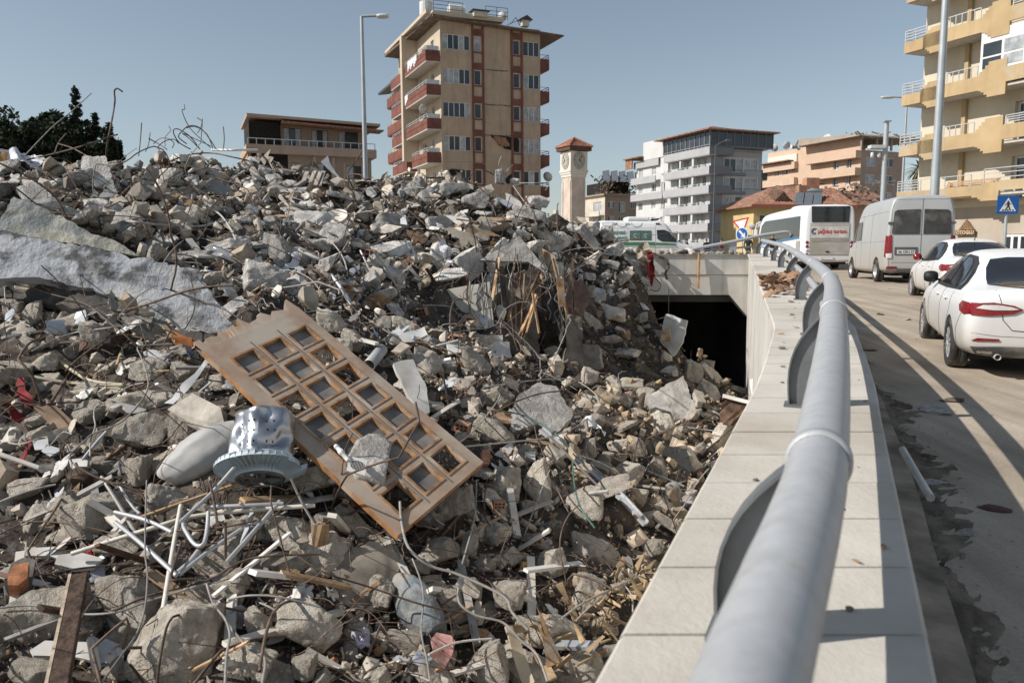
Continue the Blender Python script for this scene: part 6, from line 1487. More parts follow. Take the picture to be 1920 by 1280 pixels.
cloth(z([(-60,640),(40,620),(75,680),(40,790),(-60,800)],4,0,130), M('orange canvas', (.48,.28,.13), .85, var=.2), 'orange_canvas', 'orange-brown canvas at the left edge below the white tarpaulin', amp=.15, lift=.6, fr=4)
cloth(z([(130,270),(180,275),(200,380),(260,440),(270,500),(200,520),(150,430),(120,330)],4,0,640), m_red, 'red_fabric', 'upper strip of torn red fabric at the left', amp=.05)
cloth(z([(60,480),(180,540),(270,560),(240,660),(150,620),(80,570)],4,0,640), m_red, 'red_fabric', 'middle flap of torn red fabric above small white tile shards', amp=.05)
cloth(z([(200,740),(230,700),(225,830),(180,900),(100,920),(180,860)],4,0,640), m_red, 'red_fabric', 'lower tail of red fabric left of the torn paper cup', amp=.03, lift=.12)
cloth(z([(735,920),(800,880),(850,890),(860,990),(820,1070),(700,1130),(640,1100),(740,1000)],3,560,900), M('pink patterned cloth', (.50,.34,.30), .85, var=.35, sc=9, lo=(.40,.12,.12)), 'pink_cloth', 'pink and red patterned cloth near the bottom beside white shards', amp=.05, lift=.2)
cloth(z([(315,850),(360,850),(420,930),(340,975),(315,920)],3,560,900), M('lilac paper', (.58,.57,.68), .8), 'crumpled_paper', 'small crumpled lilac paper right of the pale faced boulder', amp=.06, lift=.12, step=.03, fr=26)
cloth(z([(1380,830),(1560,740),(1500,800),(1450,870),(1390,880)],3.2,0,900), M('grey plastic film', (.30,.30,.34), .4), 'plastic_film', 'grey plastic film fluttering above the triangular leaning slab', amp=.06, lift=.15, step=.04, fr=20)
cloth(z([(780,430),(830,430),(930,510),(920,540),(860,480),(800,480)],3.37,860,660), M('white paper', (.70,.70,.72), .8), 'crumpled_paper', 'crumpled white paper in the hollow near the aluminium profile', amp=.06, lift=.15, step=.05, fr=16)
cloth([(1196,462),(1214,455),(1222,470),(1216,500),(1211,520),(1200,500),(1193,480)], M('dirty beige rag', (.42,.36,.28), .9, var=.3), 'beige_rag', 'dirty beige rag hanging over the bridge beam beside the red clothing', amp=.16, n=(0,-1,.1), dY=27.9, step=.1, fr=8)
cloth([(1214,474),(1222,472),(1229,505),(1226,528),(1222,538),(1219,522),(1212,518),(1210,500)], m_red, 'red_clothing', 'dark red clothing hanging down the face of the bridge beam', amp=.18, n=(0,-1,.05), dY=27.8, step=.09, fr=8)
cloth(z([(1390,410),(1450,480),(1465,600),(1430,580),(1400,500),(1370,430)],4,480,350), m_whitecloth, 'white_cloth_strip', 'white cloth strip hanging left of the cliff slab', amp=.12, lift=.4)
cloth(z([(1230,620),(1290,600),(1310,640),(1260,660),(1275,780),(1240,740)],4,480,350), M('beige cloth', (.45,.38,.30), .9), 'beige_cloth', 'beige cloth knot above the cream facade panel', amp=.15, lift=.4)
cloth(z([(1290,880),(1340,830),(1450,900),(1480,960),(1400,990),(1290,960),(1230,1000),(1190,980)],3.37,860,660), M('grey blanket', (.33,.30,.28), .9, var=.3), 'grey_blanket', 'grey blanket heap beside the white stick near the coping', amp=.12, lift=.25)
cloth(z([(1420,910),(1490,940),(1470,1000),(1410,980)],3.37,860,660), M('denim', (.10,.14,.22), .9, var=.3), 'blue_jeans', 'blue denim scrap beside the grey blanket near the coping', amp=.08, lift=.3, step=.05)
cloth(z([(1290,1),(1400,0),(1460,60),(1380,110),(1330,90)],4,0,640) , M('pink rag', (.50,.33,.31), .9), 'pink_rag', 'pink rag poking out at the splintered door corner', amp=.05, lift=.2)

# splintered wood
def splinters(px, py, lift, n, L0, col, label, ang, spread=.5, name='splintered_wood', sc=.03):
    c = on(px, py, lift); b = MB(); rr = random.Random(int(px))
    for k in range(n if sc < .1 else 0):
        a = math.radians(ang)+rr.uniform(-spread, spread); d_ = Vector((math.cos(a), rr.uniform(-.2,.2), math.sin(a)))*L0*rr.uniform(.5,1.1)
        p = c+Vector((rr.uniform(-sc,sc), rr.uniform(-sc,sc)*.6, rr.uniform(-sc,sc))); s_ = Vector((-d_.z, 0, d_.x)).normalized()*L0*.09*rr.uniform(.5,1.3); t = Vector((0,.012,0))
        b.add([p-s_-t, p+s_-t, p+s_+t, p-s_+t, p+d_-t*.2, p+d_+t*.2], [(0,1,4),(1,2,5,4),(2,3,5),(3,0,4,5),(0,3,2,1)])
    if sc > .1:
        for k in range(n*2):
            L_ = L0*rr.uniform(.3,1.0); a = rr.uniform(-1.2,1.2); R3_ = Matrix.Rotation(rr.uniform(0,6.28),3,'Z') @ Matrix.Rotation(a,3,'Y') @ Matrix.Rotation(rr.uniform(0,3),3,'X')
            p = c+Vector((rr.gauss(0,sc), rr.gauss(0,sc*.6), rr.gauss(0,sc*.6))); w_ = rr.uniform(.012,.07)
            q_ = [(-L_/2,-w_/2,-.006),(L_/2,-w_/2*rr.random(),-.004),(L_/2*rr.uniform(.8,1),w_/2*rr.random(),-.004),(-L_/2,w_/2,-.006)]
            b.hexa([p+R3_ @ Vector(v) for v in q_]+[p+R3_ @ (Vector(v)+Vector((0,0,.012))) for v in q_])
    return tag(b.build(name, col, origin=tuple(c)), label, 'wood splinters')
splinters(362,640,.5,9,.28,M('orange split wood', (.50,.19,.06), .7, var=.3, sc=8),'bright orange splintered wood at the top left of the door',158,.35)

# the panelled door
q4 = [(540,565),(905,870),(745,1008),(355,640)]
rs = [ray(*p) for p in q4]
A3 = np.array([[rs[0][i], -rs[1][i], rs[2][i], -rs[3][i]] for i in range(3)]); _, _, Vt = np.linalg.svd(A3); t4 = Vt[-1]; t4 = t4/t4[0]
pts = [rs[i]*t4[i] for i in range(4)]; sc_ = .90/((pts[0]-pts[3]).length); pts = [p*sc_ for p in pts]
hc = hit(640,790); cD = sum(pts, Vector())/4; k_ = (hc.y-.38)/cD.y; pts = [p*k_ for p in pts]
TL, TR = pts[3], pts[0]; BL, BR = pts[2], pts[1]       # TL..TR broken top edge; down to BL..BR
du, dv = (TR-TL), (BL-TL); nD = du.cross(dv).normalized(); nD = nD if nD.dot(-TL) > 0 else -nD
wD, hD = du.length, dv.length; mx = wD/.9
e = empty('panelled_door', tuple(TL), 0, 'broken brown door with three columns of square openings lying across the rubble', 'door')
def dp(u, v, d=0): return du*(u)+dv*(v)+nD*d*mx
m_door = M('dusty door veneer', (.33,.235,.17), .8, var=.18, sc=3, bump=.15, dust=.5, dcol=(.40,.345,.285), spec=.2); m_dedge = M('orange door edge', (.38,.19,.08), .65, var=.3, sc=6, dust=.2, dcol=(.40,.32,.25))
th = .042
ou = [.13,.405,.68]; cw_ = .205; ov_ = [.135+.1235*k+.0 for k in range(7)]; chh = .088
# openings as in the photo: three columns, the first row staggered by the broken edge
ops_ = [(ou[c]-.00, ou[c]+cw_, .155+.1185*r_, .155+.1185*r_+.0905) for r_ in range(7) for c in range(3)]
ops_ = [o for i, o in enumerate(ops_)]
top = MB()
def cells(b, d, flip=False):
    us = sorted({0,1,*[o[0] for o in ops_],*[o[1] for o in ops_]}); vs_ = sorted({.07,1,*[o[2] for o in ops_],*[o[3] for o in ops_]})
    for i in range(len(us)-1):
        for j in range(len(vs_)-1):
            uc, vc = (us[i]+us[i+1])/2, (vs_[j]+vs_[j+1])/2
            if any(o[0] < uc < o[1] and o[2] < vc < o[3] for o in ops_): continue
            b.add([dp(us[i],vs_[j],d), dp(us[i+1],vs_[j],d), dp(us[i+1],vs_[j+1],d), dp(us[i],vs_[j+1],d)], [(0,1,2,3)])
top.mi = 0; cells(top, th/2); cells(top, -th/2)
# jagged broken top
jn = 34; ju = sorted([0,1]+[random.random() for _ in range(jn-1)]); ja = [(ju[k], .055-.05*random.random()**1.5*(1+.6*(k/jn > .5))) for k in range(jn+1)]
for k in range(jn):
    for d in (th/2, -th/2): top.add([dp(ja[k][0],.0701,d), dp(ja[k+1][0],.0701,d), dp(ja[k+1][0],ja[k+1][1],d*.7), dp(ja[k][0],ja[k][1],d*.7)], [(0,1,2,3)])
    top.mi = 1; top.add([dp(ja[k][0],ja[k][1],th*.35), dp(ja[k+1][0],ja[k+1][1],th*.35), dp(ja[k+1][0],ja[k+1][1],-th*.35), dp(ja[k][0],ja[k][1],-th*.35)], [(0,1,2,3)]); top.mi = 0
top.mi = 1
for (a, c) in (((0,.07),(0,1)),((0,1),(1,1)),((1,1),(1,.07))):
    n_s = 24
    for k in range(n_s):
        p, q_ = [a[0]+(c[0]-a[0])*k/n_s, a[1]+(c[1]-a[1])*k/n_s], [a[0]+(c[0]-a[0])*(k+1)/n_s, a[1]+(c[1]-a[1])*(k+1)/n_s]
        top.add([dp(*p,th/2), dp(*q_,th/2), dp(*q_,-th/2), dp(*p,-th/2)], [(0,1,2,3)])
for o in ops_:
    c4 = [(o[0],o[2]),(o[1],o[2]),(o[1],o[3]),(o[0],o[3])]
    for i in range(4):
        p, q_ = c4[i], c4[(i+1) % 4]; top.add([dp(*p,th/2), dp(*q_,th/2), dp(*q_,-th/2), dp(*p,-th/2)], [(0,1,2,3)])
top.build('door_leaf', [m_door, m_dedge], e, recalc=False)
mo = MB()
for o in ops_:                       # raised orange beads around each opening, grooves between
    for (u0, v0, u1, v1) in ((o[0]-.012,o[2]-.005,o[0]+.006,o[3]+.005),(o[1]-.006,o[2]-.005,o[1]+.012,o[3]+.005),(o[0]+.006,o[2]-.005,o[1]-.006,o[2]+.003),(o[0]+.006,o[3]-.003,o[1]-.006,o[3]+.005)):
        mo.hexa([dp(u0,v0,-.002), dp(u1,v0,-.002), dp(u1,v1,-.002), dp(u0,v1,-.002), dp(u0,v0,th/2+.006), dp(u1,v0,th/2+.006), dp(u1,v1,th/2+.006), dp(u0,v1,th/2+.006)])
mo.build('bead', M('bead wood', (.34,.19,.095), .7, var=.35, sc=8, dust=.4, dcol=(.42,.35,.28)), e)
gl = MB(); keep = [0,1,2,3,4,7,9,11,12,13,14,16,17,19]
for i in keep:
    o = ops_[i]; gl.hexa([dp(o[0],o[2],-.012), dp(o[1],o[2],-.012), dp(o[1],o[3],-.012), dp(o[0],o[3],-.012), dp(o[0],o[2],-.008), dp(o[1],o[2],-.008), dp(o[1],o[3],-.008), dp(o[0],o[3],-.008)])
mg, n_, bb_ = newmat('dusty door glass'); bb_.inputs['Base Color'].default_value = (.20,.19,.175,1); bb_.inputs['Roughness'].default_value = .35
tn = n_.nodes.new('ShaderNodeTexNoise'); tn.inputs['Scale'].default_value = 3; tn.inputs['Detail'].default_value = 6; rp_ = n_.nodes.new('ShaderNodeValToRGB'); rp_.color_ramp.elements[0].color = (.10,.095,.09,1); rp_.color_ramp.elements[1].color = (.27,.25,.225,1); rp_.color_ramp.elements[0].position = .35; rp_.color_ramp.elements[1].position = .65
tcn = n_.nodes.new('ShaderNodeTexCoord'); n_.links.new(tcn.outputs['Object'], tn.inputs[0]); n_.links.new(tn.outputs[0], rp_.inputs[0]); n_.links.new(rp_.outputs[0], bb_.inputs['Base Color'])
gl.build('glass_pane', mg, e)
gr_ = MB()
for c in (ou[0]+cw_, ou[1]+cw_):
    u = c+.035; gr_.hexa([dp(u-.006,.12,th/2), dp(u+.006,.12,th/2), dp(u+.006,.985,th/2), dp(u-.006,.985,th/2), dp(u-.006,.12,th/2+.0025), dp(u+.006,.12,th/2+.0025), dp(u+.006,.985,th/2+.0025), dp(u-.006,.985,th/2+.0025)])
gr_.build('inlay', M('grey inlay', (.17,.15,.13), .8), e)
kd = (pts[0].y+pts[2].y)/2
# concrete piece with vent grille on the door
cv, nv = Vector(TL)+dp(.42,.80,.06), nD
dpoly = lambda P_: onplane(P_, cv, nD)
b = slabmesh(dpoly([(654,850),(668,826),(690,813),(712,812),(735,830),(728,862),(722,902),(700,895),(668,888)]), nD, .10, .03, .008, 3, .006)
cv_o = tag(b.build('concrete_piece', m_conc_far, origin=tuple(cv)), 'grey concrete piece lying on the lower half of the panelled door', 'rubble chunk')
cv = Vector(TL)+dp(.20,.80,.13); vp = onplane([(650,858),(668,856),(668,858),(690,866),(685,893),(648,884)], cv, nD); vp = onplane([(654,856),(688,864),(683,893),(650,884)], cv, nD)
e2 = empty('vent_grille', tuple(sum(vp, Vector())/4), 0, 'small white square vent with round grille and pipe on the door', 'vent')
o_ = sum(vp, Vector())/4
b = MB(); b.prism([p-o_ for p in vp], nD*.012); b.build('plate', m_whitepaint, e2)
u_, v_ = (vp[1]-vp[0]).normalized(), nD.cross((vp[1]-vp[0]).normalized()); r_v = (vp[1]-vp[0]).length*.36
b = MB(); b.prism([u_*r_v*math.cos(a)+v_*r_v*math.sin(a)+nD*.0125 for a in [2*PI*i/20 for i in range(20)]], nD*.002); b.build('opening', m_black, e2)  # black disc paints the shade inside the vent opening
b = MB()
for k in range(-4, 5):
    hh = math.sqrt(max(0, 1-(k/4.6)**2))*r_v; b.bar(u_*r_v*k/4.6-v_*hh+nD*.017, u_*r_v*k/4.6+v_*hh+nD*.017, .003, .004, up=nD)
b.build('grille', m_whitepaint, e2)
p0 = onplane([(628,838),(652,866)], cv, nD); b = MB(); b.smooth = True; d_ = (p0[1]-p0[0])
b.tube([p0[0]-o_+d_*f_+nD*.02 for f_ in (0,.12,.14,.35,.37,.55,.57,1.0)], [.016,.022,.018,.018,.024,.024,.019,.019], 12); b.build('pipe_stub', m_whitepaint, e2)
# ------------------------------------------------------------ washing machine drum, grey urn, tubes
c = on(490, 860, .42); e = empty('washing_machine_drum', tuple(c), 0, 'dented shiny perforated metal drum with broken pale blue plastic hub below the door', 'drum')
ax_ = Vector((-.10, .56, .82)).normalized(); Mq = ax_.to_track_quat('Z','X').to_matrix().to_4x4(); kd_ = c.y/6.0
b = MB(); b.smooth = True
def drum(a, t):
    prof = [(.001,.41),(.10,.415),(.18,.405),(.225,.38),(.243,.33),(.248,.20),(.245,.08),(.25,.03),(.25,-.02)]
    i = min(int(t*8), 7); f_ = t*8-i; r = prof[i][0]*(1-f_)+prof[i+1][0]*f_; z_ = prof[i][1]*(1-f_)+prof[i+1][1]*f_
    an = a*2*PI; d = 1-.30*max(0, noise.noise(Vector((math.cos(an)*1.9, math.sin(an)*1.9, z_*8)))+.05)-.05*abs(noise.noise(Vector((math.cos(an)*5, math.sin(an)*5, z_*22))))-.20*math.exp(-((an-5.6)**2)/.10)*(z_ > .02)
    return Mq @ (Vector((r*d*math.cos(an), r*d*math.sin(an), z_-.03*math.cos(an)))*kd_)
b.grid(drum, 72, 40); m_chr = M('brushed steel', (.42,.44,.47), .36, .85, var=.1, sc=8, dust=.12, dcol=(.42,.39,.35)); b.build('shell', m_chr, e)
b = MB()
camdir = -(Mq.to_3x3().inverted() @ c.normalized()); a0 = math.atan2(camdir.y, camdir.x)
for cc in (-.95,-.48,-.30,.12,.34):
    for r_ in range(5 if abs(cc) < .6 else 4):
        a = (a0+cc)/(2*PI) % 1; t = .56+.085*r_; p = drum(a, t); p1 = drum((a+.008) % 1, t); p2 = drum(a, t+.018); n_ = (p1-p).cross(p2-p).normalized(); n_ = n_ if n_.dot(-c) > 0 else -n_; o_ = n_*.002
        b.add([p+o_, p1+o_, p1+(p2-p)+o_, p2+o_], [(0,1,2,3)])
b.build('perforation', m_black, e)  # black quads stand for the shade in the drum holes
m_hub = M('pale blue plastic', (.50,.58,.62), .5, var=.08, sc=6, dust=.2, dcol=(.42,.39,.35))
b = MB(); n_r = 44
for k in range(n_r):
    a1, a2 = 2*PI*k/n_r, 2*PI*(k+.97)/n_r; br = 1 if not (5 < k < 11 or 25 < k < 29) else .86
    f_ = lambda r, a, z_: Mq @ (Vector((r*math.cos(a), r*math.sin(a), z_))*kd_)
    jg = random.uniform(.0,.05) if k % 5 == 0 else 0
    b.add([f_(.255,a1,-.02-.0), f_(.255,a2,-.02), f_(.335*br,a2,-.045-jg), f_(.335*br,a1,-.045-jg)], [(0,1,2,3)])
    b.add([f_(.335*br,a1,-.045-jg), f_(.335*br,a2,-.045-jg), f_(.345*br,a2,-.09), f_(.345*br,a1,-.09)], [(0,1,2,3)])
    am = a1; b.add([f_(.345*br,am,-.09), f_(.345*br,am,-.05), f_(.19,am,-.10), f_(.19,am,-.15)], [(0,1,2,3)])
    b.add([f_(.34*br,a1,-.052), f_(.34*br,a2,-.052), f_(.18,a2,-.10), f_(.18,a1,-.10)], [(0,1,2,3)])
    b.add([f_(.19,a1,-.10), f_(.19,a2,-.10), f_(.185,a2,-.16), f_(.185,a1,-.16)], [(0,1,2,3)])
b.build('hub', m_hub, e, recalc=False)
b = MB(); b.smooth = True; b.lathe([(.17*kd_,-.15*kd_),(.185*kd_,-.165*kd_),(.165*kd_,-.175*kd_),(.15*kd_,-.16*kd_)], 40, Mq, closed=True); b.smooth = False
for k in range(5): a = k*2*PI/5+.3; b.bar(Mq @ Vector((.02*math.cos(a),.02*math.sin(a),-.16*kd_)), Mq @ Vector((.16*kd_*math.cos(a),.16*kd_*math.sin(a),-.165*kd_)), .035, .02)
b.lathe([(.001,-.18),(.05,-.18),(.05,-.14)], 16, Mq); b.build('pulley', m_plastic if 'm_plastic' in globals() else m_black, e)
# urn: broken smooth grey vessel
def vessel(p0, p1, lift, r0, r1, r2, mat, name, label, cat):
    a, c = on(*p0, lift), on(*p1, lift); d_ = c-a; M4 = d_.to_track_quat('Z','X').to_matrix().to_4x4(); L_ = d_.length; sd = random.uniform(0,9)
    b = MB(); b.smooth = True
    def fn(u, t):
        r = r0*(1-t)**2+2*r1*t*(1-t)+r2*t*t if t < 1 else r2; r *= 1+.16*noise.noise(Vector((math.cos(u*2*PI)*1.2, math.sin(u*2*PI)*1.2, t*2+sd)))+.05*noise.noise(Vector((math.cos(u*2*PI)*4, math.sin(u*2*PI)*4, t*8+sd)))
        return M4 @ Vector((r*math.cos(u*2*PI), r*math.sin(u*2*PI)*.85, t*L_-.03*math.sin(u*4*PI)*(t < .1)))
    b.grid(fn, 40, 24); b.add([fn(i/40, 1)+Vector() for i in range(40)], [tuple(range(40))])
    b.add([fn(i/40, 0)*.0+fn(i/40,0) for i in range(40)]+[M4 @ Vector((0,0,.08))], [(i, (i+1) % 40, 40) for i in range(40)])
    o = b.build(name, mat, origin=None); o.location = a; return tag(o, label, cat)
vessel((312,895),(452,806), .14, .10, .27, .10, M('grey ceramic', (.36,.355,.35), .55, var=.12, sc=3, dust=.25, dcol=(.50,.47,.43)), 'grey_urn', 'large smooth grey broken vessel lying left of the dented drum', 'vessel')

vessel((752,1092),(818,1188), .22, .10, .21, .10, M('blue grey bag', (.15,.18,.20), .6, var=.5, sc=6, dust=.4, dcol=(.30,.28,.25), bump=1.2, bsc=8), 'rolled_bag', 'rolled blue-grey sack lying below the door in the hollow', 'sack')
def path(pxs, lift, r, mat, name, label, cat, group=None, n=7, smooth=True, Y=None, lifts=None):
    pts = []
    for i, (px, py) in enumerate(pxs):
        if Y: pts.append(P(px, py, Y if not hasattr(Y,'__len__') else Y[i]))
        else: pts.append(on(px, py, lifts[i] if lifts else lift))
    if smooth and len(pts) > 2:
        q_ = []
        for i in range(len(pts)-1):
            p0, p1, p2, p3 = pts[max(i-1,0)], pts[i], pts[i+1], pts[min(i+2,len(pts)-1)]
            for t in (0,.2,.4,.6,.8): q_.append(.5*((2*p1)+(p2-p0)*t+(2*p0-5*p1+4*p2-p3)*t*t+(3*p1-p0-3*p2+p3)*t**3))
        pts = q_+[pts[-1]]
    b = MB(); b.tube(pts, r, n); return tag(b.build(name, mat, origin=tuple(pts[0])), label, cat, group)
z6 = lambda L_: z(L_, 3.2, 0, 900); z8 = lambda L_: z(L_, 3.37, 860, 660); z4 = lambda L_: z(L_, 4, 0, 640); z1_ = lambda L_: z(L_, 4, 0, 130)
m_chrt = M('chrome tube', (.46,.47,.48), .5, .3, var=.1, sc=6, dust=.2, dcol=(.42,.39,.35)); m_cream_t = M('cream tube', (.66,.62,.55), .5, var=.08, dust=.2, dcol=(.42,.37,.30))
TB = [([(430,440),(900,290),(1230,205),(1890,150)],.40,.017,m_cream_t,'long cream tube crossing the heap below the dented drum'),
 ([(1085,150),(1040,400),(980,770)],.48,.016,m_cream_t,'upright cream tube crossing the long one'),
 ([(690,250),(860,390),(1060,570)],.52,.016,m_chrt,'shiny tube running down right to the tip of the V of tubes'),
 ([(690,190),(880,240),(1030,310)],.50,.015,m_chrt,'short shiny tube with capped end above the V of tubes'),
 ([(1350,0),(1230,115),(1105,240),(1130,330),(1180,390),(1225,375),(1245,280),(1250,190)],.55,.015,m_chrt,'bent shiny tube with a U-bend beside the drum'),
 ([(1680,125),(1520,310),(1360,490)],.45,.016,m_chrt,'shiny tube slanting down left below the plastic hub'),
 ([(1450,290),(1260,420),(1075,565)],.50,.014,m_chrt,'thin shiny tube forming the right arm of the V'),
 ([(610,-20),(740,190),(860,400)],.36,.016,M('dull grey tube',(.34,.33,.31),.5,.4),'dull grey tube coming down from the cracked egg-shaped stone'),
 ([(1230,160),(1450,152),(1700,140)],.47,.016,m_chrt,'shiny bar lying parallel above the long cream tube'),
 ([(1190,425),(1130,500),(1060,560)],.46,.02,m_chrt,'flat blue-grey metal strip inside the V of tubes'),
 ([(710,20),(790,150),(840,200)],.3,.012,m_galv,'short grey rod behind the crossing tubes'),
 ([(545,955),(580,1130)],.2,.026,m_cream_t,'cream pipe stub behind the largest boulder')]
for pts_, lf, r_, m_, lb in TB: path(z6(pts_), lf, r_, m_, 'metal_tube', lb, 'tube')
path([(441,874),(395,925),(338,978)], .6, .014, m_chrt, 'metal_tube', 'shiny rod leaning from the drum down to the left', 'tube')
b = MB(); a_, c_2 = on(150,1082,.45), on(108,1300,.40); b.bar(a_, c_2, .10, .07)
tb_ = tag(b.build('charred_timber', M('charred timber', (.075,.045,.03), .8, var=.7, sc=9, bump=.8, bsc=22, lo=(.015,.01,.008)), bevel=.008), 'charred timber post standing at the bottom left, pale along one edge', 'timber')
b = MB(); s__ = Vector((-.055,-.02,0)); b.bar(a_+s__, c_2+s__, .018, .075); b.build('pale_edge', M('pale split timber', (.50,.40,.30), .8, var=.3, sc=10, bump=.4), tb_)
slab(z6([(180,1020),(270,960),(560,975),(745,1010),(740,1110),(600,1100),(450,1060),(200,1050)]), .02, m_whitepaint, 'enamel_strip', 'white perforated enamel strip behind the charred timber', 'metal strip', lift=.12, tilt=.6, rough=.008)
slab(z6([(350,450),(430,435),(620,470),(560,530),(440,540),(330,510)]), .025, m_plaster, 'white_board', 'white board fragment left of the long cream tube end', 'board', lift=.25, tilt=.5, rough=.012, jag_=.02)
slab(z6([(145,400),(340,400),(375,430),(370,480),(300,455),(150,445)]), .03, m_plaster, 'white_board', 'narrow white plaster strip above the white board fragment', 'board', lift=.25, tilt=.5, rough=.012)
slab(z6([(20,640),(70,500),(140,470),(215,480),(190,600),(120,690),(30,695)]), .10, M('grey mortar crust', (.20,.19,.175), .95, var=.3, bump=.6), 'mortar_block', 'grey crusted block with hollow orange brick inside at the left edge', 'brick block', lift=.3, tilt=.7, rough=.01, step=.05)
slab(z6([(45,600),(85,510),(175,495),(165,590),(110,640),(50,640)]), .10, M('orange brick', (.45,.19,.09), .85, var=.35, sc=12, bump=.3), 'hollow_brick', 'broken orange hollow brick stuck in the grey block at the left edge', 'brick', lift=.42, tilt=.7, rough=.02, step=.04, jag_=.01)
slab(z4([(250,490),(420,480),(550,600),(540,640),(440,690)]), .03, M('brown tile', (.30,.20,.13), .7, var=.35, sc=5), 'stone_tile', 'brown triangular tile lying right of the red fabric', 'tile', lift=.12, tilt=.8, step=.06, rough=.005)
slab(z4([(243,745),(352,728),(355,765),(325,808),(260,812)]), .02, M('glazed white', (.66,.67,.68), .35), 'tile_shard', 'larger white glazed shard below the brown tile', 'tile', lift=.12, tilt=.8, step=.05, rough=0)
slab(z4([(308,820),(360,775),(445,800),(445,820),(375,860)]), .02, M('glazed white', ()), 'tile_shard', 'lower white glazed shard just right of the larger one', 'tile', lift=.12, tilt=.8, step=.05, rough=0)
slab(z4([(515,370),(700,340),(935,340),(940,370),(800,395),(600,400)]), .02, M('pale slat', (.52,.46,.35), .8, var=.2, bump=.3), 'wooden_slat', 'pale split slat under the two hose ends at the left', 'slat', lift=.15, tilt=.6, step=.06, rough=.006)
path(z4([(-10,212),(250,265),(520,310),(930,328)]), .2, .018, M('yellowed hose', (.50,.44,.32), .6), 'garden_hose', 'lower pale hose running in from the left edge', 'hose')
path(z4([(420,120),(560,230),(700,300),(930,325)]), .2, .018, M('yellowed hose', ()), 'garden_hose', 'upper pale hose curving down to meet the other hose', 'hose')
slab(z4([(1540,130),(1560,150),(1480,270),(1400,370),(1300,470),(1230,460),(1290,420),(1370,310),(1460,240)]), .01, M('white tape', (.62,.62,.62), .5), 'cloth_strip', 'torn white strip hanging from the edge of the panelled door', 'strip', lift=.35, tilt=.8, step=.05, rough=.01)
path(z4([(825,645),(720,760),(620,885)]), .3, .012, M('clear strip', (.50,.54,.56), .2), 'glass_strip', 'thin glassy strip leaning on the rounded boulder', 'strip', n=4)
slab(z4([(510,880),(600,875),(660,895),(655,940),(540,965)]), .03, m_plaster, 'torn_cup', 'torn white cup-like shard above the brown lump', 'shard', lift=.2, tilt=.6, step=.04, rough=.01)
slab(z4([(495,1010),(560,960),(660,950),(680,1000),(640,1050),(520,1040)]), .10, M('dark soil lump', (.10,.07,.05), .95, var=.4, bump=.8), 'soil_lump', 'dark brown soil lump under the torn white shard', 'lump', lift=.15, tilt=.5, step=.04, rough=.03)
# grey pipe with open mouth, flat white pipe and board
c = on(716,655,.5); d_ = (on(688,690,.35)-c); b = MB(); b.smooth = True; M4 = d_.to_track_quat('Z','X').to_matrix().to_4x4(); M4.translation = c
b.lathe([(.062,.0),(.068,.0),(.068,.45),(.062,.45),(.062,.0)], 28, M4); pp = tag(b.build('drain_pipe', M('grey pvc', (.40,.40,.39), .5, dust=.2, dcol=(.42,.39,.34))), 'short grey drain pipe with dark open mouth right of the door', 'pipe')
b = MB(); b.lathe([(.001,.05),(.0618,.05)], 24, M4); b.build('bore_shade', m_black, pp)  # black disc colours in the shade of the pipe mouth
slab([(722,650),(726,636),(795,612),(802,626),(760,645),(730,655)], .05, m_whitepaint, 'crushed_duct', 'crushed white duct reaching right from the grey drain pipe', 'duct', lift=.5, tilt=.6, step=.08, rough=.02)
slab([(774,648),(800,628),(822,655),(818,662)], .02, m_whitepaint, 'white_board', 'white board corner below the crushed duct', 'board', lift=.4, tilt=.7)
slab([(738,680),(775,672),(800,730),(806,772),(790,782),(760,730)], .05, m_plaster, 'plaster_slab', 'long pale plaster slab sloping down right of the door edge', 'slab', lift=.3, tilt=.7, rough=.015, jag_=.02)
path([(608,497),(640,540),(664,580)], .5, .03, m_alu, 'metal_profile', 'white metal profile slanting above the door top', 'metal profile', n=4, smooth=False)
path([(676,470),(690,500),(700,525)], .5, .022, m_galv, 'metal_profile', 'short grey metal profile in the middle of the heap', 'metal profile', n=4)
path([(560,468),(600,487),(640,503)], .5, .03, m_cream_t, 'metal_tube', 'beige pipe with rounded end above the white profile', 'tube')
b = MB(); 
for s_, (w1_, w2_) in enumerate((( -1, 1),)): pass
L1 = [on(*p, .5) for p in z8([(515,490),(880,800),(1035,930),(1180,1090)])]
for i in range(3): b.bar(L1[i], L1[i+1], .06, .03); b.bar(L1[i]+Vector((.028,0,.03)), L1[i+1]+Vector((.028,0,.03)), .008, .03)
tag(b.build('aluminium_profile', m_alu, origin=tuple(L1[0])), 'long kinked aluminium window profile running down toward the coping', 'metal profile')
path(z8([(160,370),(330,380),(480,430),(640,540),(710,640),(730,830),(770,980),(860,1110)]), .55, .009, M('green cable', (.07,.16,.13), .5), 'green_cable', 'dark green cable hanging past the aluminium profile', 'cable')
path(z8([(1515,815),(1380,960),(1250,1105)]), .4, .016, m_cream_t, 'white_stick', 'straight white stick near the coping above the grey blanket', 'stick')
m_dm = M('dark rusty frame', (.07,.055,.045), .6, .4, var=.4, sc=10)
path(z8([(1455,500),(1620,388),(1720,460),(1560,582),(1455,500)]), .4, .014, m_dm, 'metal_square', 'black metal window frame square tilted near the coping', 'frame', smooth=False, n=4)
path(z8([(1380,585),(1545,640),(1720,500)]), .45, .012, m_dm, 'metal_rod', 'dark rod crossing under the black window frame', 'rod', smooth=False, n=4)
path(z8([(1500,720),(1620,620),(1760,590)]), .45, .012, m_dm, 'metal_rod', 'dark rod slanting to the coping edge', 'rod', smooth=False, n=4)
path(z8([(880,620),(1030,690)]), .4, .02, m_dm, 'metal_rod', 'thick dark rod between the stones left of the frame', 'rod', smooth=False, n=4)
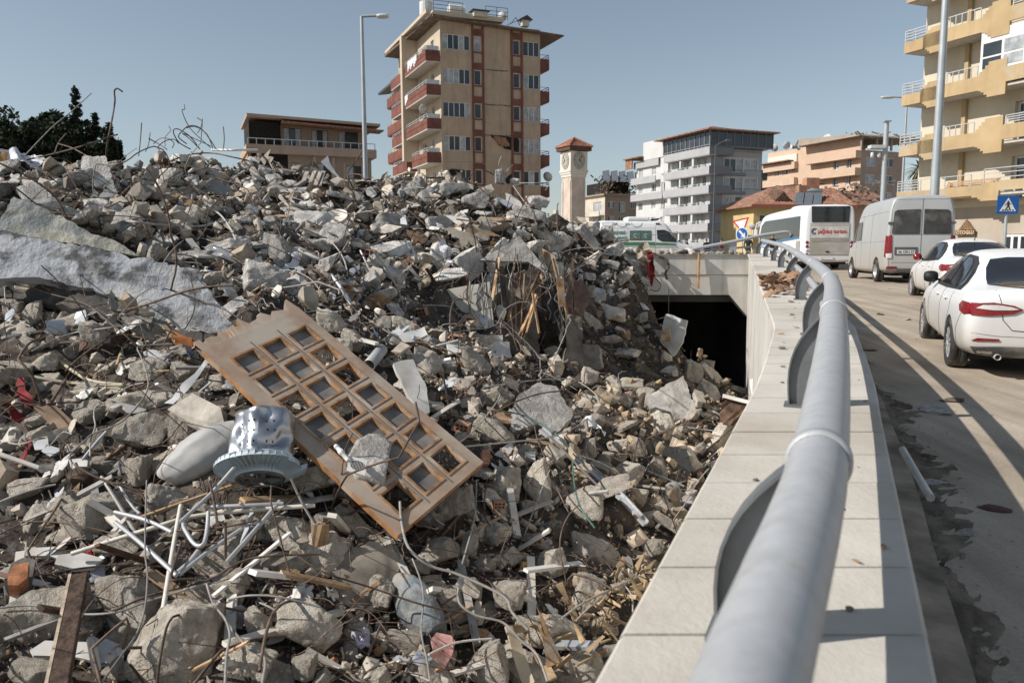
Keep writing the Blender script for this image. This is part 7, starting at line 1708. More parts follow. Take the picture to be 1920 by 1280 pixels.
o_s = slab(z8([(1310,590),(1440,610),(1480,730),(1440,830),(1340,760)]), .04, M('dark corrugated sheet', (.06,.06,.06), .5, .3), 'corrugated_sheet', 'dark corrugated sheet standing beside the black frame', 'sheet', lift=.4, tilt=.8, step=.04, rough=0, curve=lambda x, y: .012*math.sin(x*160))
slab(z8([(1310,583),(1450,600),(1545,640),(1440,612)]), .02, m_cream_t, 'pale_trim', 'pale trim strip on top of the corrugated sheet', 'strip', lift=.5, tilt=.8, step=.05, rough=0)
c_s, n_s = frame_at(1400, 765, .5, .9); c_s = P(1398,752,15.0)
for i, (pts_, nm, m_, lb, dl) in enumerate([([(1670,262),(1855,310),(1840,330),(1665,285)],'shutter_rail',m_plaster,'pale top rail of the buried slatted shutter by the wall foot',.05),([(1665,285),(1838,332),(1800,490),(1650,440)],'slatted_shutter',m_wdark,'dark slatted shutter buried at the foot of the retaining wall',0)]):
    slab(z8(pts_), .04, m_, nm, lb, 'shutter', n=(-.5,-1,.3), dY=14.6-dl, step=.05, rough=0, curve=(lambda x, y: .02*math.sin(y*70)) if i else None)
slab([(1404,712),(1413,708),(1419,740),(1410,742)], .1, m_whitepaint, 'window_piece', 'small white window frame piece leaning on the retaining wall', 'frame', n=(-1,-.6,.1), dY=17.6, step=.1)

# rods and bars standing out of the ridge
BR = [([(790,890),(797,740),(800,600),(828,440),(852,310),(862,230),(858,165),(880,145),(920,170)],.5,.022,'tall hooked steel bar rising over the ridge beside the conifers'),
 ([(1040,650),(1052,540),(1062,400)],.5,.012,'thin upright wire on the ridge right of the conifers'),
 ([(1090,620),(1115,560),(1126,475)],.5,.010,'second thin upright wire on the ridge'),
 ([(1675,600),(1682,520),(1675,430)],.5,.014,'short black ribbed bar upright on the ridge'),
 ([(1430,600),(1350,555),(1310,500),(1302,455),(1345,452),(1430,510),(1500,600)],.5,.013,'leftmost wire loop of the tangle on the ridge'),
 ([(1620,600),(1570,520),(1500,440),(1420,425),(1360,470),(1340,510),(1400,560)],.45,.013,'wide arching wire loop of the tangle on the ridge'),
 ([(1600,600),(1560,500),(1520,460),(1460,430),(1400,440)],.4,.011,'inner arching wire of the ridge tangle'),
 ([(1580,590),(1450,470),(1400,400),(1365,310),(1385,300),(1382,265)],.5,.010,'kinked wire standing highest in the ridge tangle'),
 ([(1480,480),(1505,440),(1520,370)],.5,.010,'short wire leaning right in the ridge tangle'),
 ([(1500,600),(1420,520),(1370,480),(1500,540),(1590,580)],.42,.010,'crossing wire low in the ridge tangle'),
 ([(1250,600),(1190,560),(1115,520)],.5,.015,'straight bar slanting left of the ridge tangle'),
 ([(1290,590),(1305,555),(1260,520),(1200,520),(1150,560)],.45,.010,'low loop of wire left of the ridge tangle'),
 ([(1240,580),(1240,510),(1280,460),(1265,425)],.5,.007,'faint thin wire between loop and tangle on the ridge'),
 ([(410,630),(440,550),(500,480)],.5,.014,'forked wire rising in front of the dark trees'),
 ([(440,560),(540,590),(660,655)],.5,.012,'wire running right from the fork in front of the trees'),
 ([(200,680),(420,630),(640,570),(800,515),(880,490)],.6,.018,'long thin pole sloping up to the right in front of the trees'),
 ([(80,650),(200,650),(390,690)],.5,.012,'dark wire lying over the white tarpaulin'),
 ([(75,660),(130,710),(200,765)],.5,.012,'dark wire bending down from the white tarpaulin'),
 ([(1590,604),(1760,606),(1930,604)],.5,.03,'white pole lying along the ridge below the brown terrace block'),
 ([(1720,840),(1790,790),(1860,750)],.6,.03,'white pole tip sloping up right of the ribbed bar'),
 ([(1500,890),(1580,830),(1660,780)],.6,.03,'pale rod over the dark sheet hollow'),
 ([(660,1040),(700,1080),(850,1120),(1000,1145),(1200,1165),(1420,1180),(1600,1160),(1920,1070)],.7,.02,'long pale cable running right across the upper heap'),
 ([(700,1130),(850,1000),(1000,860),(1150,760),(1300,680),(1450,635),(1600,630),(1750,660),(1930,700)],.7,.018,'long dark wire arching over the upper heap'),
 ([(1540,1040),(1640,1080),(1720,1180),(1770,1280)],.6,.016,'bent pale bar curving down in the upper heap'),
 ([(1410,950),(1440,940),(1440,1010),(1490,1110)],.6,.014,'short hooked pale wire left of the bent bar'),
 ([(980,860),(1010,1000),(1060,1130),(1150,1280)],.6,.012,'dark rusty rod crossing the heap below the hooked bar')]
for pts_, lf, r_, lb in BR: path(z1_(pts_), lf, r_*1.05, (m_wire if 'pale' in lb or 'white' in lb else m_rust) if 'white pole' not in lb else m_whitepaint, 'bent_rebar' if 'pole' not in lb and 'cable' not in lb else 'metal_pole', lb, 'bar')
z2 = lambda L_: z(L_, 3.09, 440, 180); z5 = lambda L_: z(L_, 4, 480, 350)
BR2 = [([(690,540),(660,480),(655,440),(700,380),(740,318)],.6,.02,'angular bar rising in front of the brown terrace block'),
 ([(1540,470),(1545,420),(1530,395),(1545,350)],.3,.012,'wire rising above the raised concrete lump at the tan tower'),
 ([(1555,520),(1575,440),(1610,400)],.3,.012,'wire beside the raised concrete lump'),
 ([(1600,500),(1700,640),(1800,740)],.3,.014,'pale wire running down right from the raised lump'),
 ([(1640,505),(1780,505),(1820,515),(1800,545)],.3,.012,'pale horizontal wire reaching toward the clock tower'),
 ([(1870,840),(1868,660),(1875,620)],.1,.016,'thin dark bar upright before the clock tower'),
 ([(1100,590),(1250,570),(1400,430)],.5,.012,'thin rod on the ridge before the tan tower'),
 ([(600,490),(800,495),(920,525)],.5,.016,'pale rod lying on the ridge by the lamp foot')]
for pts_, lf, r_, lb in BR2: path(z2(pts_), lf, r_, m_wire if 'pale' in lb or 'raised' in lb else m_rust, 'bent_rebar', lb, 'bar')
FW = [  # foreground cables, 4x zoom of (0,350) and (0,640) and 3x zoom of (560,900)
 (z([(0,415),(80,410),(180,460),(230,540),(250,640),(300,730),(380,780)],4,0,350),.6,.014,m_rust,'black curved bar standing off the great painted slab at the left'),
 (z([(0,725),(200,750),(400,810),(640,880),(860,1050),(1030,1190)],4,0,350),.5,.012,m_rust,'long dark wire under the great painted slab'),
 (z([(530,600),(580,590),(600,680),(640,820)],4,0,350),.6,.010,m_rust,'hooked wire on the great painted slab left part'),
 (z([(1440,655),(1430,680),(1460,830),(1450,950),(1385,1070)],4,0,350),.7,.010,m_rust,'rusty curved wire standing on the great painted slab'),
 (z([(1215,775),(1260,770),(1450,840),(1700,930),(1800,1000)],4,0,350),.6,.010,m_rust,'dark wire lying along the right end of the great painted slab'),
 (z([(240,1230),(400,1150),(560,1095),(800,1060),(1060,1025)],4,0,350),.5,.012,m_wire,'pale wire arching through the dark hollow at the left'),
 (z([(45,680),(35,760),(50,900),(110,980),(250,1060)],4,0,350),.4,.010,m_wire,'wire hanging down at the left edge'),
 (z([(1290,1180),(1080,1190),(1030,1210),(1060,1280),(1100,1400),(1110,1500),(1050,1620),(900,1770),(700,1850),(640,1900),(540,1990)],4,0,350),.55,.011,m_wire,'looping cable over the stack of boulders left of the door'),
 (z4([(1080,310),(960,340),(820,440),(720,490),(705,560),(715,640),(680,740),(675,860)]),.5,.011,m_wire,'cable dropping left of the flat topped block'),
 (z4([(0,740),(150,770),(340,715),(370,780),(470,685),(540,695)]),.25,.010,m_wire,'kinked wire at the left edge above white shards'),
 (z6([(880,0),(870,400),(885,560),(870,760),(820,920),(720,1060),(625,1190)]),.55,.009,m_wire,'thin cable hanging down across the tubes to the bottom'),
 (z6([(0,765),(200,750),(450,800),(700,790),(900,720),(1240,620)]),.5,.011,m_wire,'cable running right from the left edge over the charred timber'),
 (z6([(1240,620),(1280,740),(1350,830),(1380,930),(1360,1050),(1350,1240)]),.5,.012,m_wire,'cable falling right of the largest boulder'),
 (z6([(1280,720),(1390,890),(1500,1010),(1590,1070),(1570,1240)]),.45,.014,m_wire,'white frayed cable over the triangular leaning slab'),
 (z6([(1370,715),(1500,690),(1680,700),(1920,760)]),.5,.010,m_wire,'pale wire arching above the pale faced boulder'),
 (z6([(1060,300),(1200,300),(1400,270),(1540,240)]),.5,.012,m_rust,'dark twig-like wire behind the shiny tubes'),
 (z6([(650,800),(900,690),(1240,600),(1500,470),(1920,440)]),.4,.012,m_rust,'dark wire running right under the tubes'),
 (z([(570,120),(580,240),(620,380),(740,480),(900,530),(1150,650),(1200,740),(1290,840)],3,560,900),.6,.016,m_wire,'thick white cable dropping from the door corner and running right'),
 (z([(0,430),(150,520),(400,600),(700,700),(930,745)],3,560,900),.5,.010,m_rust,'dark wire crossing below the door'),
 (z([(1000,0),(990,200),(940,400),(920,470)],3,560,900),.5,.011,m_wire,'pale cable falling from the pale faced boulder right of the door'),
 (z([(900,590),(905,690),(1000,760),(1150,800),(1250,900),(1340,980),(1400,1130)],3,560,900),.5,.013,m_wire,'grey cable curving down to the bottom by the cream strip'),
 (z([(640,440),(700,620),(690,850),(720,1000),(740,1130)],3,560,900),.5,.010,m_wire,'thin cable hanging over the rolled sack'),
 (z([(730,980),(860,920),(960,900),(1085,890)],3,560,900),.5,.012,m_cream_t,'white wire above the pink patterned cloth'),
 (z([(1480,775),(1600,690),(1780,600),(1900,545)],3,560,900),.5,.013,m_wire,'bare branch-like wire near the coping edge'),
 (z([(1560,790),(1650,700),(1800,590),(1870,640),(1880,740)],3,560,900),.5,.011,m_wire,'lower fork of the branch-like wire near the coping'),
 (z([(160,0),(220,-60),(700,-100),(870,0),(880,60),(800,160),(600,260),(300,300),(0,330)],3.37,860,740),.6,.014,m_wire,'big looping white cable above the pentagonal slab'),
 (z([(0,300),(100,220),(250,30),(300,-100),(480,-250)],3.37,860,740),.6,.012,m_wire,'pale wire rising right over the wire tangle'),
 (z([(480,470),(500,560),(560,700),(640,900),(700,1020)],3.37,860,660),.4,.010,m_rust,'dark wire hanging below the pentagonal slab'),
 (z([(650,420),(700,540),(860,730),(950,800)],3.37,860,660),.5,.010,m_wire,'thin pale wire parallel to the aluminium profile'),
 (z([(180,790),(160,1000),(200,1100)],3.37,860,660),.4,.009,m_rust,'dark wire over the plaster patched boulder'),
 (z([(600,560),(630,720),(720,960),(740,1120)],4,480,350),.5,.010,m_wire,'pale wire among shards above the door top'),
 (z([(0,800),(200,770),(500,740),(650,680),(640,640)],4,480,350),.6,.014,m_rust,'black cable sweeping over the dark blocks left of centre'),
 (z([(0,520),(30,700),(100,780),(0,800)],4,480,350),.6,.012,m_rust,'black cable loop at the crumpled sheet'),
 (z([(560,900),(700,900),(850,1000),(1020,1110)],4,480,350),.5,.012,m_wire,'pale stiff wire reaching the crushed duct'),
 (z([(1250,890),(1450,900),(1560,980),(1800,965),(1835,980),(1700,1050),(1440,1100)],4,480,350),.5,.012,m_wire,'looping pale wire in front of the facade panels'),
 (z([(330,470),(560,560),(800,700),(900,760),(1010,860)],4,480,350),.6,.012,m_wire,'stiff wire crossing the centre of the heap'),
 (z([(60,210),(150,290),(210,440),(240,480)],4,480,350),.6,.014,m_rust,'dark thick bar before the dark grey block'),
 (z([(780,30),(900,120),(980,280),(1000,370)],4,480,350),.6,.012,m_rust,'dark bar arching below the ridge in the centre'),
 (z([(640,60),(850,190),(1240,235)],4,480,350),.6,.012,m_wire,'long thin rod lying across upper centre')]
for pts_, lf, r_, m_, lb in FW: path(pts_, lf, r_*.66, m_, 'loose_cable' if 'cable' in lb else 'bent_wire', lb, 'cable' if 'cable' in lb else 'wire')

# upper centre: duct, bowl, louvres, ladder slats, sheets
slab(z2([(610,600),(690,545),(750,580),(680,640)]), .35, M('beige duct', (.40,.36,.30), .8), 'square_duct', 'beige square duct with dark open end on the upper heap', 'duct', lift=.4, tilt=1.2, step=.1, rough=.01)
c = on(631,412,.5); b = MB(); b.smooth = True; M4 = Vector((-.1,-.6,.8)).to_track_quat('Z','X').to_matrix().to_4x4(); b.lathe([(.001,-.04),(.14,-.03),(.22,.0),(.27,.10),(.285,.10),(.23,-.02),(.14,-.06),(.001,-.07)], 28, M4, closed=False)
tag(b.build('round_bowl', m_cream_t), 'round cream bowl lying on the rubble above the white profile', 'bowl').location = c
SH = [(z2([(1500,600),(1530,585),(1610,625),(1590,650)]),.05,M('louvre grey', (.34,.36,.40), .5),'louvre_panel','blue-grey louvre panel right of the layered ridge lump','panel',lambda x, y: .02*math.sin(y*60)),
 (z2([(1570,560),(1640,590),(1700,680),(1660,690),(1580,630)]),.03,m_plaster,'white_board','white board on the right end of the ridge','board',None),
 (z2([(1220,690),(1360,710),(1370,770),(1290,745)]),.03,m_whitepaint,'white_board','long white board under the ridge lump','board',None),
 (z2([(1160,625),(1210,700),(1230,780),(1200,740)]),.03,M('brown ply', (.24,.18,.12), .8, var=.3),'brown_board','narrow brown board in the upper centre','board',None),
 (z2([(1380,765),(1480,780),(1545,815),(1460,805)]),.02,m_wood,'wood_board','pale plywood strip jutting over the dark hollow','board',None),
 (z2([(1440,700),(1560,705),(1610,718),(1500,722)]),.02,m_wood,'wood_board','thin pale plywood edge above the dark hollow','board',None),
 (z2([(985,840),(1010,835),(1050,910),(1035,935),(990,930)]),.02,m_whitepaint,'white_board','white paddle-shaped board in the centre of the heap','board',None),
 (z2([(990,690),(960,710),(960,740),(1000,745)]),.02,m_whitecloth,'white_scrap','white scrap beside the round disc in the centre','scrap',None),
 (z2([(760,545),(800,540),(825,570),(800,590),(770,575)]),.02,m_whitepaint,'white_disc','white broken disc right of the beige duct','disc',None),
 (z2([(0,560),(250,540),(480,520),(500,545),(250,575),(20,590)]),.08,m_cream_t,'pale_plank','long pale plank across the upper heap left of centre','plank',None),
 (z2([(130,545),(270,480),(280,500),(160,560)]),.04,m_wood,'wood_plank','orange brown plank in the dark hollow','plank',None),
 (z2([(220,430),(280,470),(390,500),(440,490),(350,440),(290,430)]),.02,m_alu,'grey_sheet','bent grey metal sheet in front of the terrace block','sheet',None),
 (z2([(500,380),(540,345),(550,380),(600,470),(560,440)]),.02,m_alu,'grey_sheet','upright torn grey sheet before the terrace block','sheet',None),
 (z1_([(1190,970),(1360,930),(1330,960),(1230,1000)]),.03,m_wood,'wood_board','orange board in the upper left heap','board',None),
 (z1_([(1500,880),(1640,820),(1700,830),(1750,930),(1700,960),(1500,920)]),.03,M('ribbed grey panel', (.36,.35,.32), .7),'ribbed_panel','ribbed grey panel hanging over the dark hollow at upper left','panel',lambda x, y: .02*math.sin(x*50)),
 (z1_([(700,1010),(800,870),(850,860),(880,920),(760,1060)]),.1,m_plaster,'plaster_slab','pale slab piece leaning under the hooked bar','slab',None),
 (z1_([(900,1060),(1000,1000),(1110,1010),(1120,1050),(1000,1090)]),.06,m_plaster,'plaster_slab','rounded pale plate below the ribbed panel','slab',None),
 (z1_([(360,820),(480,780),(660,690),(600,690),(450,740),(370,790)]),.04,M('beige plank', (.42,.34,.27), .8),'beige_plank','beige plank sloping up below the dark trees','plank',None),
 (z([(1390,390),(1440,385),(1570,560),(1510,560)],4,0,350),.04,m_plaster,'white_plank','white plank standing against the beam fragment','plank',None),
 (z([(1820,570),(1960,520),(1990,640),(1850,700)],4,0,350),.05,m_plaster,'white_board','white board beside the crumpled sheet','board',None),
 (z5([(1650,1120),(1850,1110),(1850,1160),(1680,1190)]),.1,M('cushion', (.50,.47,.41), .9),'cushion','flat cream cushion right of the hollow brick','cushion',None),
 (z5([(1550,1220),(1700,1170),(1900,1160),(1920,1280),(1600,1290)]),.08,m_plaster,'plaster_slab','crumbling cream plaster below the cushion','slab',None),
 (z5([(1430,1180),(1530,1180),(1540,1240),(1450,1250)]),.03,m_whitepaint,'white_board','small white square board below the hollow brick','board',None),
 (z5([(1020,1080),(1170,1170),(1290,1110),(1370,1210),(1290,1240),(1100,1200)]),.04,m_plaster,'white_board','large white board behind the crushed duct','board',None),
 (z8([(180,340),(390,410),(330,450),(230,430)]),.04,m_wood,'wood_board','pale brown board in front of the pentagonal slab','board',None),
 (z8([(230,640),(330,560),(350,600),(290,670),(215,670)]),.05,m_plaster,'plaster_slab','triangular plaster piece on the large grey boulder','slab',None),
 (z8([(145,620),(200,610),(200,700),(150,710)]),.06,m_brick,'brick_fragment','orange brick fragment beside the right corner of the door','brick',None),
 (z8([(570,790),(650,880),(600,900),(560,850)]),.05,m_slab,'grey_plate','grey shaded plate beside the tall brown boulder','slab',None),
 (z8([(415,630),(485,625),(485,680),(430,660)]),.04,m_plaster,'white_block','small white block above the boulders right of the door','block',None)]
for i, (pts_, th_, m_, nm, lb, ct, cv_) in enumerate(SH): slab(pts_, th_, m_, nm, lb, ct, lift=.4 if pts_[0][1] < 620 else .25, tilt=.8, step=.09, rough=.008, jag_=.015, curve=cv_, seed=i)
for k, (x0, y0, x1, y1) in enumerate([(855,900,790,1080),(965,890,900,1050),(1045,900,970,1090),(1080,895,1020,1100),(830,1010,690,1100),(760,920,640,960)]):
    a, c = on(*z([(x0,y0)],7.38,460,200)[0], .5), on(*z([(x1,y1)],7.38,460,200)[0], .6); b = MB(); b.bar(a, c, .12, .03)
    tag(b.build('wooden_slat', M('grey slat', (.33,.30,.26), .85, var=.25), origin=tuple(a)), ['leftmost long','second','third','rightmost long','lower leaning','short upper'][k]+' grey slat of the collapsed crate on the ridge by the terrace block', 'slat')
# hollow bricks
def hbrick(px, py, w_, ang, label):
    c = on(px, py, .3); k = c.y/F; s = w_*k; b = MB(); t = .012
    L_, H_, D_ = s, s*.6, s*.6
    for i in range(4): x = -L_/2+L_*i/3; b.bx(x-t/2, x+t/2, -D_/2, D_/2, -H_/2, H_/2)
    for j in range(3): z_ = -H_/2+H_*j/2; b.bx(-L_/2-t/2, L_/2+t/2, -D_/2+.001, D_/2-.001, z_-t/2, z_+t/2)
    b.bx(-L_/2,L_/2,D_/4,D_/4+.01,-H_/2,H_/2)
    o = b.build('hollow_brick', m_brick); o.location = c; o.rotation_euler = (.2, math.radians(ang), random.uniform(-.4,.4)); tag(o, label, 'brick')
for a in [(853,636,26,8,'hollow red brick above the small white square board'),(862,735,24,-6,'hollow brick below the right edge of the door top'),(690,475,26,14,'hollow brick beside the short grey profile'),(935,945,22,5,'hollow brick corner under the tall brown boulder'),(790,585,22,-10,'red brick left of the cream facade panels'),(868,800,26,10,'hollow brick left of the large grey boulder'),(1002,1010,24,-8,'hollow brick in the hollow right of the foreground cable')]: hbrick(*a)
splinters(1040,1240,.35,7,.42,m_wood,'long splintered lath standing at the bottom beside the pale lumpy boulder',108,.12)
splinters(600,985,.4,6,.42,m_wood,'upright torn wood strips under the lower left edge of the door',-88,.15)
splinters(1190,1090,.3,10,.30,M('yellow wood', (.36,.26,.15), .8, var=.4, sc=6),'yellowish broken wood pieces beside the coping at lower right',60,1.6,sc=.17)
splinters(1120,1130,.3,9,.28,M('yellow wood', ()),'yellow-brown torn board bits left of the coping',120,1.6,sc=.17)
splinters(1060,1215,.3,8,.32,M('yellow wood', ()),'dark yellow torn boards at the bottom left of the coping',70,1.6,sc=.17)
slab(z([(1160,820),(1200,820),(1260,920),(1330,1130),(1270,1140),(1210,980)],3,560,900), .02, M('cream strip', (.50,.42,.30), .7), 'cream_strip', 'cream plastic strip curling down at the bottom by the coping', 'strip', lift=.35, tilt=.7, step=.06, rough=.02)

# ------------------------------------------------------------ on the bridge and the coping
Yb_ = 28.45
fr = empty('fallen_rail', tuple(P(1265,476,Yb_)), 0, 'bent grey guard rail fallen across the top of the bridge beam', 'railing')
o_ = P(1265,476,Yb_)
b = MB(); b.tube([P(x,y,Yb_)-o_ for x, y in ((1262,477),(1310,465),(1375,453),(1430,441),(1470,435),(1479,435),(1482,441))], .062, 12); b.build('top_rail', m_rail, fr)
b = MB(); b.tube([P(x,y,Yb_+.1)-o_ for x, y in ((1300,471),(1360,467),(1420,461))], .035, 10); b.build('lower_rail', m_rail, fr)
b = MB(); a, c = P(1373,476,Yb_)-o_, P(1375,452,Yb_)-o_; b.bar(a, c, .26, .03, up=(0,1,0)); b.build('post', m_rail, fr)
b = MB(); b.bar(P(1311,473,28.05), P(1309,541,28.0), .17, .06); tag(b.build('hanging_timber', M('orange timber', (.40,.24,.11), .8, var=.35, sc=5, bump=.5), bevel=.01), 'orange-brown timber hanging down the face of the bridge beam', 'timber')
path([(1236,482),(1250,487),(1253,500),(1248,512),(1251,524)], 0, .045, M('brown root', (.16,.12,.09), .9, var=.3), 'twisted_strip', 'brown twisted strip hanging on the beam right of the red clothing', 'strip', Y=28.05)
path([(1224,530),(1220,542),(1234,545),(1238,533),(1228,520)], 0, .015, m_rust, 'bent_wire', 'dark wire loop hanging under the red clothing on the beam', 'wire', Y=27.9)
r = random.Random(11)
for k in range(60):      # small rubble along the beam top
    px = r.uniform(1165, 1412); Y = 28.3+r.uniform(-.1,.5); s = r.uniform(.05,.17)*(1.4 if px < 1300 else .8); p = P(px, 475, Y)
    o = bpy.data.objects.new('beam_top_stone', r.choice(PFR)); C.objects.link(o); o.location = (p.x, Y, -.02+s*.35); o.scale = (s, s*r.uniform(.6,1), s*r.uniform(.5,.9)); o.rotation_euler = (r.uniform(-.5,.5), r.uniform(-.5,.5), r.uniform(0,6))
    tag(o, 'small stone in the row of rubble lying along the top of the bridge beam', 'stone', 'stones along the bridge beam top')
m_tile = M('terracotta shard', (.30,.17,.10), .9, var=.4, sc=9, bump=.4, rnd=.4, dust=.25)
TM = [tomesh('tile', *rockshape(3, 300+i, bx_, 3, 40, .05), m_tile) for i, bx_ in enumerate([(1,.5,.1),(1,.25,.08),(1,.6,.14),(1,.35,.2)])]
for k in range(70):
    Y = r.gauss(12.6, .9); X = XL(Y)+r.uniform(.0,.75)*WID(Y); hgt = max(0, .22*(1-abs(Y-12.6)/2.0))*r.random()
    s = r.uniform(.06,.17); o = bpy.data.objects.new('tile_fragment', r.choice(TM)); C.objects.link(o); o.location = (X, Y, zc_(Y)+.02+hgt+s*.1); o.scale = (s,s,s); o.rotation_euler = (r.uniform(-.6,.6), r.uniform(-.6,.6), r.uniform(0,6))
    tag(o, 'brown roof tile shard in the heap of shards on the coping', 'tile shard', 'heap of tile shards on the coping')
# scraps on the road
r = random.Random(4)
m_pap = M('dirty paper', (.40,.38,.35), .8, var=.3); m_sc2 = M('dark scrap', (.13,.10,.08), .9, var=.4)
SC = [(1750,770,.22,m_pap,'grey crumpled paper on the shaded road'),(1790,752,.15,m_sc2,'dark cloth scrap on the shaded road'),(1690,765,.14,m_sc2,'dark scrap by the kerb'),(1730,955,.20,m_sc2,'dark block of dirt beside the kerb'),(1750,905,.10,m_pap,'pale stone at the end of the rod on the road'),(1860,955,.10,M('red scrap',(.11,.055,.045),.9),'reddish fragment on the shaded road'),(1805,1000,.06,m_pap,'tiny pale chip on the shaded road'),(1625,655,.18,M('board scrap',(.30,.24,.18),.9),'flat board scrap by the coping in shade'),(1700,600,.13,m_pap,'thin stick of paper in the sunlit strip'),(1650,590,.14,m_sc2,'bent dark stick on the road'),(1760,1190,.05,m_pap,'pale chip near the bottom of the road')]
for px, py, s, m_, lb in SC:
    d_ = ray(px, py); Y = 3.0
    while (d_*(Y/d_.y)).z > zr(Y) and Y < 28: Y += .02
    p = d_*(Y/d_.y); me = tomesh('scrap', *rockshape(3, int(px), (1,.6,.12), 4, 20, .12), m_)
    o = bpy.data.objects.new('road_scrap', me); C.objects.link(o); o.location = (p.x, p.y, p.z+s*.1); o.scale = (s,s,s); o.rotation_euler = (0,0,r.uniform(0,6)); tag(o, lb, 'scrap')
path([(1692,842),(1718,888),(1745,933)], 0, .02, m_galv, 'metal_tube', 'short grey metal tube lying on the road by the kerb', 'tube', Y=[4.35,4.0,3.65])
tag(bpy.context.scene.collection.objects[-1])
b = MB(); rr = np.random.default_rng(8)       # grit and chips scattered over the road
n = 2600; ys_ = 2.5+rr.random(n)**1.6*26; side = rr.random(n) < .7
for y, sd in zip(ys_, side):
    x = XL(y)+WID(y)+.1+(abs(rr.normal(0,.25)) if sd else rr.uniform(0,9)); s = rr.uniform(.003,.011)*(1+y/10)
    z_ = zr(y); b.add([(x-s,y-s*.7,z_),(x+s,y-s*.5,z_),(x+s*.3,y+s,z_),(x,y,z_+s*.7)], [(0,1,3),(1,2,3),(2,0,3)])

for k in range(46):
    y = float(rr.uniform(1.8,14)); s = float(rr.uniform(.006,.02))*(1+y/12); o = bpy.data.objects.new('coping_pebble', TM[k % 4] if k % 3 else PFR[k % 10]); C.objects.link(o)
    o.location = (XL(y)+WID(y)*float(rr.uniform(.03,.97)), y, zc_(y)+s*.3); o.scale = (s,s,s*.7); o.rotation_euler = (0,0,float(rr.uniform(0,6)))
    tag(o, 'tiny loose stone or shard scattered on the pale coping', 'pebble', 'pebbles scattered on the coping')
bd_ = MB(); yv = np.arange(.8, 24, .06)      # drift of dirt swept against the kerb
def dirt(i, j):
    y = .8+23.2*i; wd = .18+.5*max(0, noise.fractal(Vector((y*.6,3,0)),.8,2,4)+.35)*(1-.5*i); x = XL(y)+WID(y)+.28+wd*j
    h_ = (.06*(1-j)**1.3)*(.6+.8*noise.noise(Vector((x*7,y*7,1))))+.016*noise.noise(Vector((x*30,y*30,4)))+.020*noise.noise(Vector((x*9,y*9,7)))*(j > .3)-.02*j
    return Vector((x, y, zr(y)+.003+max(-.01,h_)))
bd_.smooth = True; bd_.grid(dirt, 420, 12)
tag(bd_.build('kerb_dirt', M('kerb dirt', (.24,.20,.155), 1, var=.3, sc=5, bump=1, bsc=30, spec=.1, lo=(.09,.07,.052), dust=.2, dcol=(.30,.25,.20)), recalc=False), kind='stuff')
tag(b.build('road_grit', M('grit', (.34,.30,.25), .9, var=.3, sc=30), recalc=False), kind='stuff')
# ------------------------------------------------------------ carve seats for the big slabs, then build the ground of the heap
def inpoly(x, y, poly):
    x = np.asarray(x, float); y = np.asarray(y, float); ins = np.zeros(x.shape, bool); n = len(poly)
    for i in range(n):
        x1, y1 = poly[i]; x2, y2 = poly[(i+1) % n]
        c = ((y1 > y) != (y2 > y)) & (x < (x2-x1)*(y-y1)/((y2-y1) if y2 != y1 else 1e-9)+x1); ins ^= c
    return ins
zc3 = YY*cp-Zg*sp; PXg = 960+F*XX/np.maximum(zc3,.1); PYg = 640-F*(YY*sp+Zg*cp)/np.maximum(zc3,.1)
POLY_SLAB = z([(0,250),(100,60),(300,150),(850,390),(1050,510),(1200,560),(1480,610),(1600,780),(1800,1020),(1700,1120),(1300,1090),(900,860),(560,760),(-160,720),(-300,250)],4,0,350)
POLY_DOOR = [(540,560),(912,868),(748,1012),(348,640)]
POLY_TRI = z([(1090,330),(1420,150),(1510,385),(1400,430),(1100,365)],3.37,860,660)
POLY_PEN = z([(370,280),(500,190),(620,210),(725,390),(600,520),(500,450),(340,510)],3.37,860,660)
POLY_DRUM = [(290,915),(430,775),(545,770),(600,900),(540,960),(400,960)]
for poly, dz, y0, y1 in ((POLY_SLAB,.55,7,15),(POLY_DOOR,.12,5,10),(POLY_TRI,.5,10,21),(POLY_PEN,.4,8,15)):
    m_ = inpoly(PXg, PYg, poly) & (YY > y0) & (YY < y1); Zg = np.where(m_, Zg-dz, Zg)
POLY_CL = [(925,500),(1060,500),(1078,640),(1072,700),(925,690)]
POLY_FAC = [(755,540),(925,520),(930,615),(860,625),(765,605)]
ny, nx_ = Zg.shape
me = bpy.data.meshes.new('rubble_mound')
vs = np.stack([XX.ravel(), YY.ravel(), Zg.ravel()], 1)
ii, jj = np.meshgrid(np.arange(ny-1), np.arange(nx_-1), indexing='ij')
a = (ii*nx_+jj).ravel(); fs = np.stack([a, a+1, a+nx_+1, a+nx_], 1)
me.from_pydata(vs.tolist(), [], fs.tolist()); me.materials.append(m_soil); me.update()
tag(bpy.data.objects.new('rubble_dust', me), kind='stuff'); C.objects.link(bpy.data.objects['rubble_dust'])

# ------------------------------------------------------------ scatter
NOBIG = [POLY_SLAB, POLY_DOOR, POLY_TRI, POLY_PEN, POLY_DRUM, POLY_FAC, [(930,500),(1012,490),(1100,560),(1100,720),(930,725)], [(345,450),(470,450),(470,600),(345,600)] and POLY_DRUM]
def blocked(px, py):
    return any(bool(inpoly([px],[py],pl)[0]) for pl in NOBIG)
RIM = [(-20,275),(100,282),(220,292),(330,275),(440,275),(560,290),(640,325),(760,330),(880,340),(960,360),(1030,392),(1060,425),(1110,412),(1160,425),(1190,470),(1215,540),(1290,600),(1345,690),(1400,740),(1400,790),(1370,860),(1320,940),(1240,1060),(1170,1160),(1110,1285),(-20,1285)]
rs_ = np.random.default_rng(42)
def sample(n, rimpoly=RIM):
    out = []
    while len(out) < n:
        px, py = rs_.uniform(-20,1410), rs_.uniform(270,1290)
        if inpoly([px],[py],rimpoly)[0]: out.append((px,py))
    return out
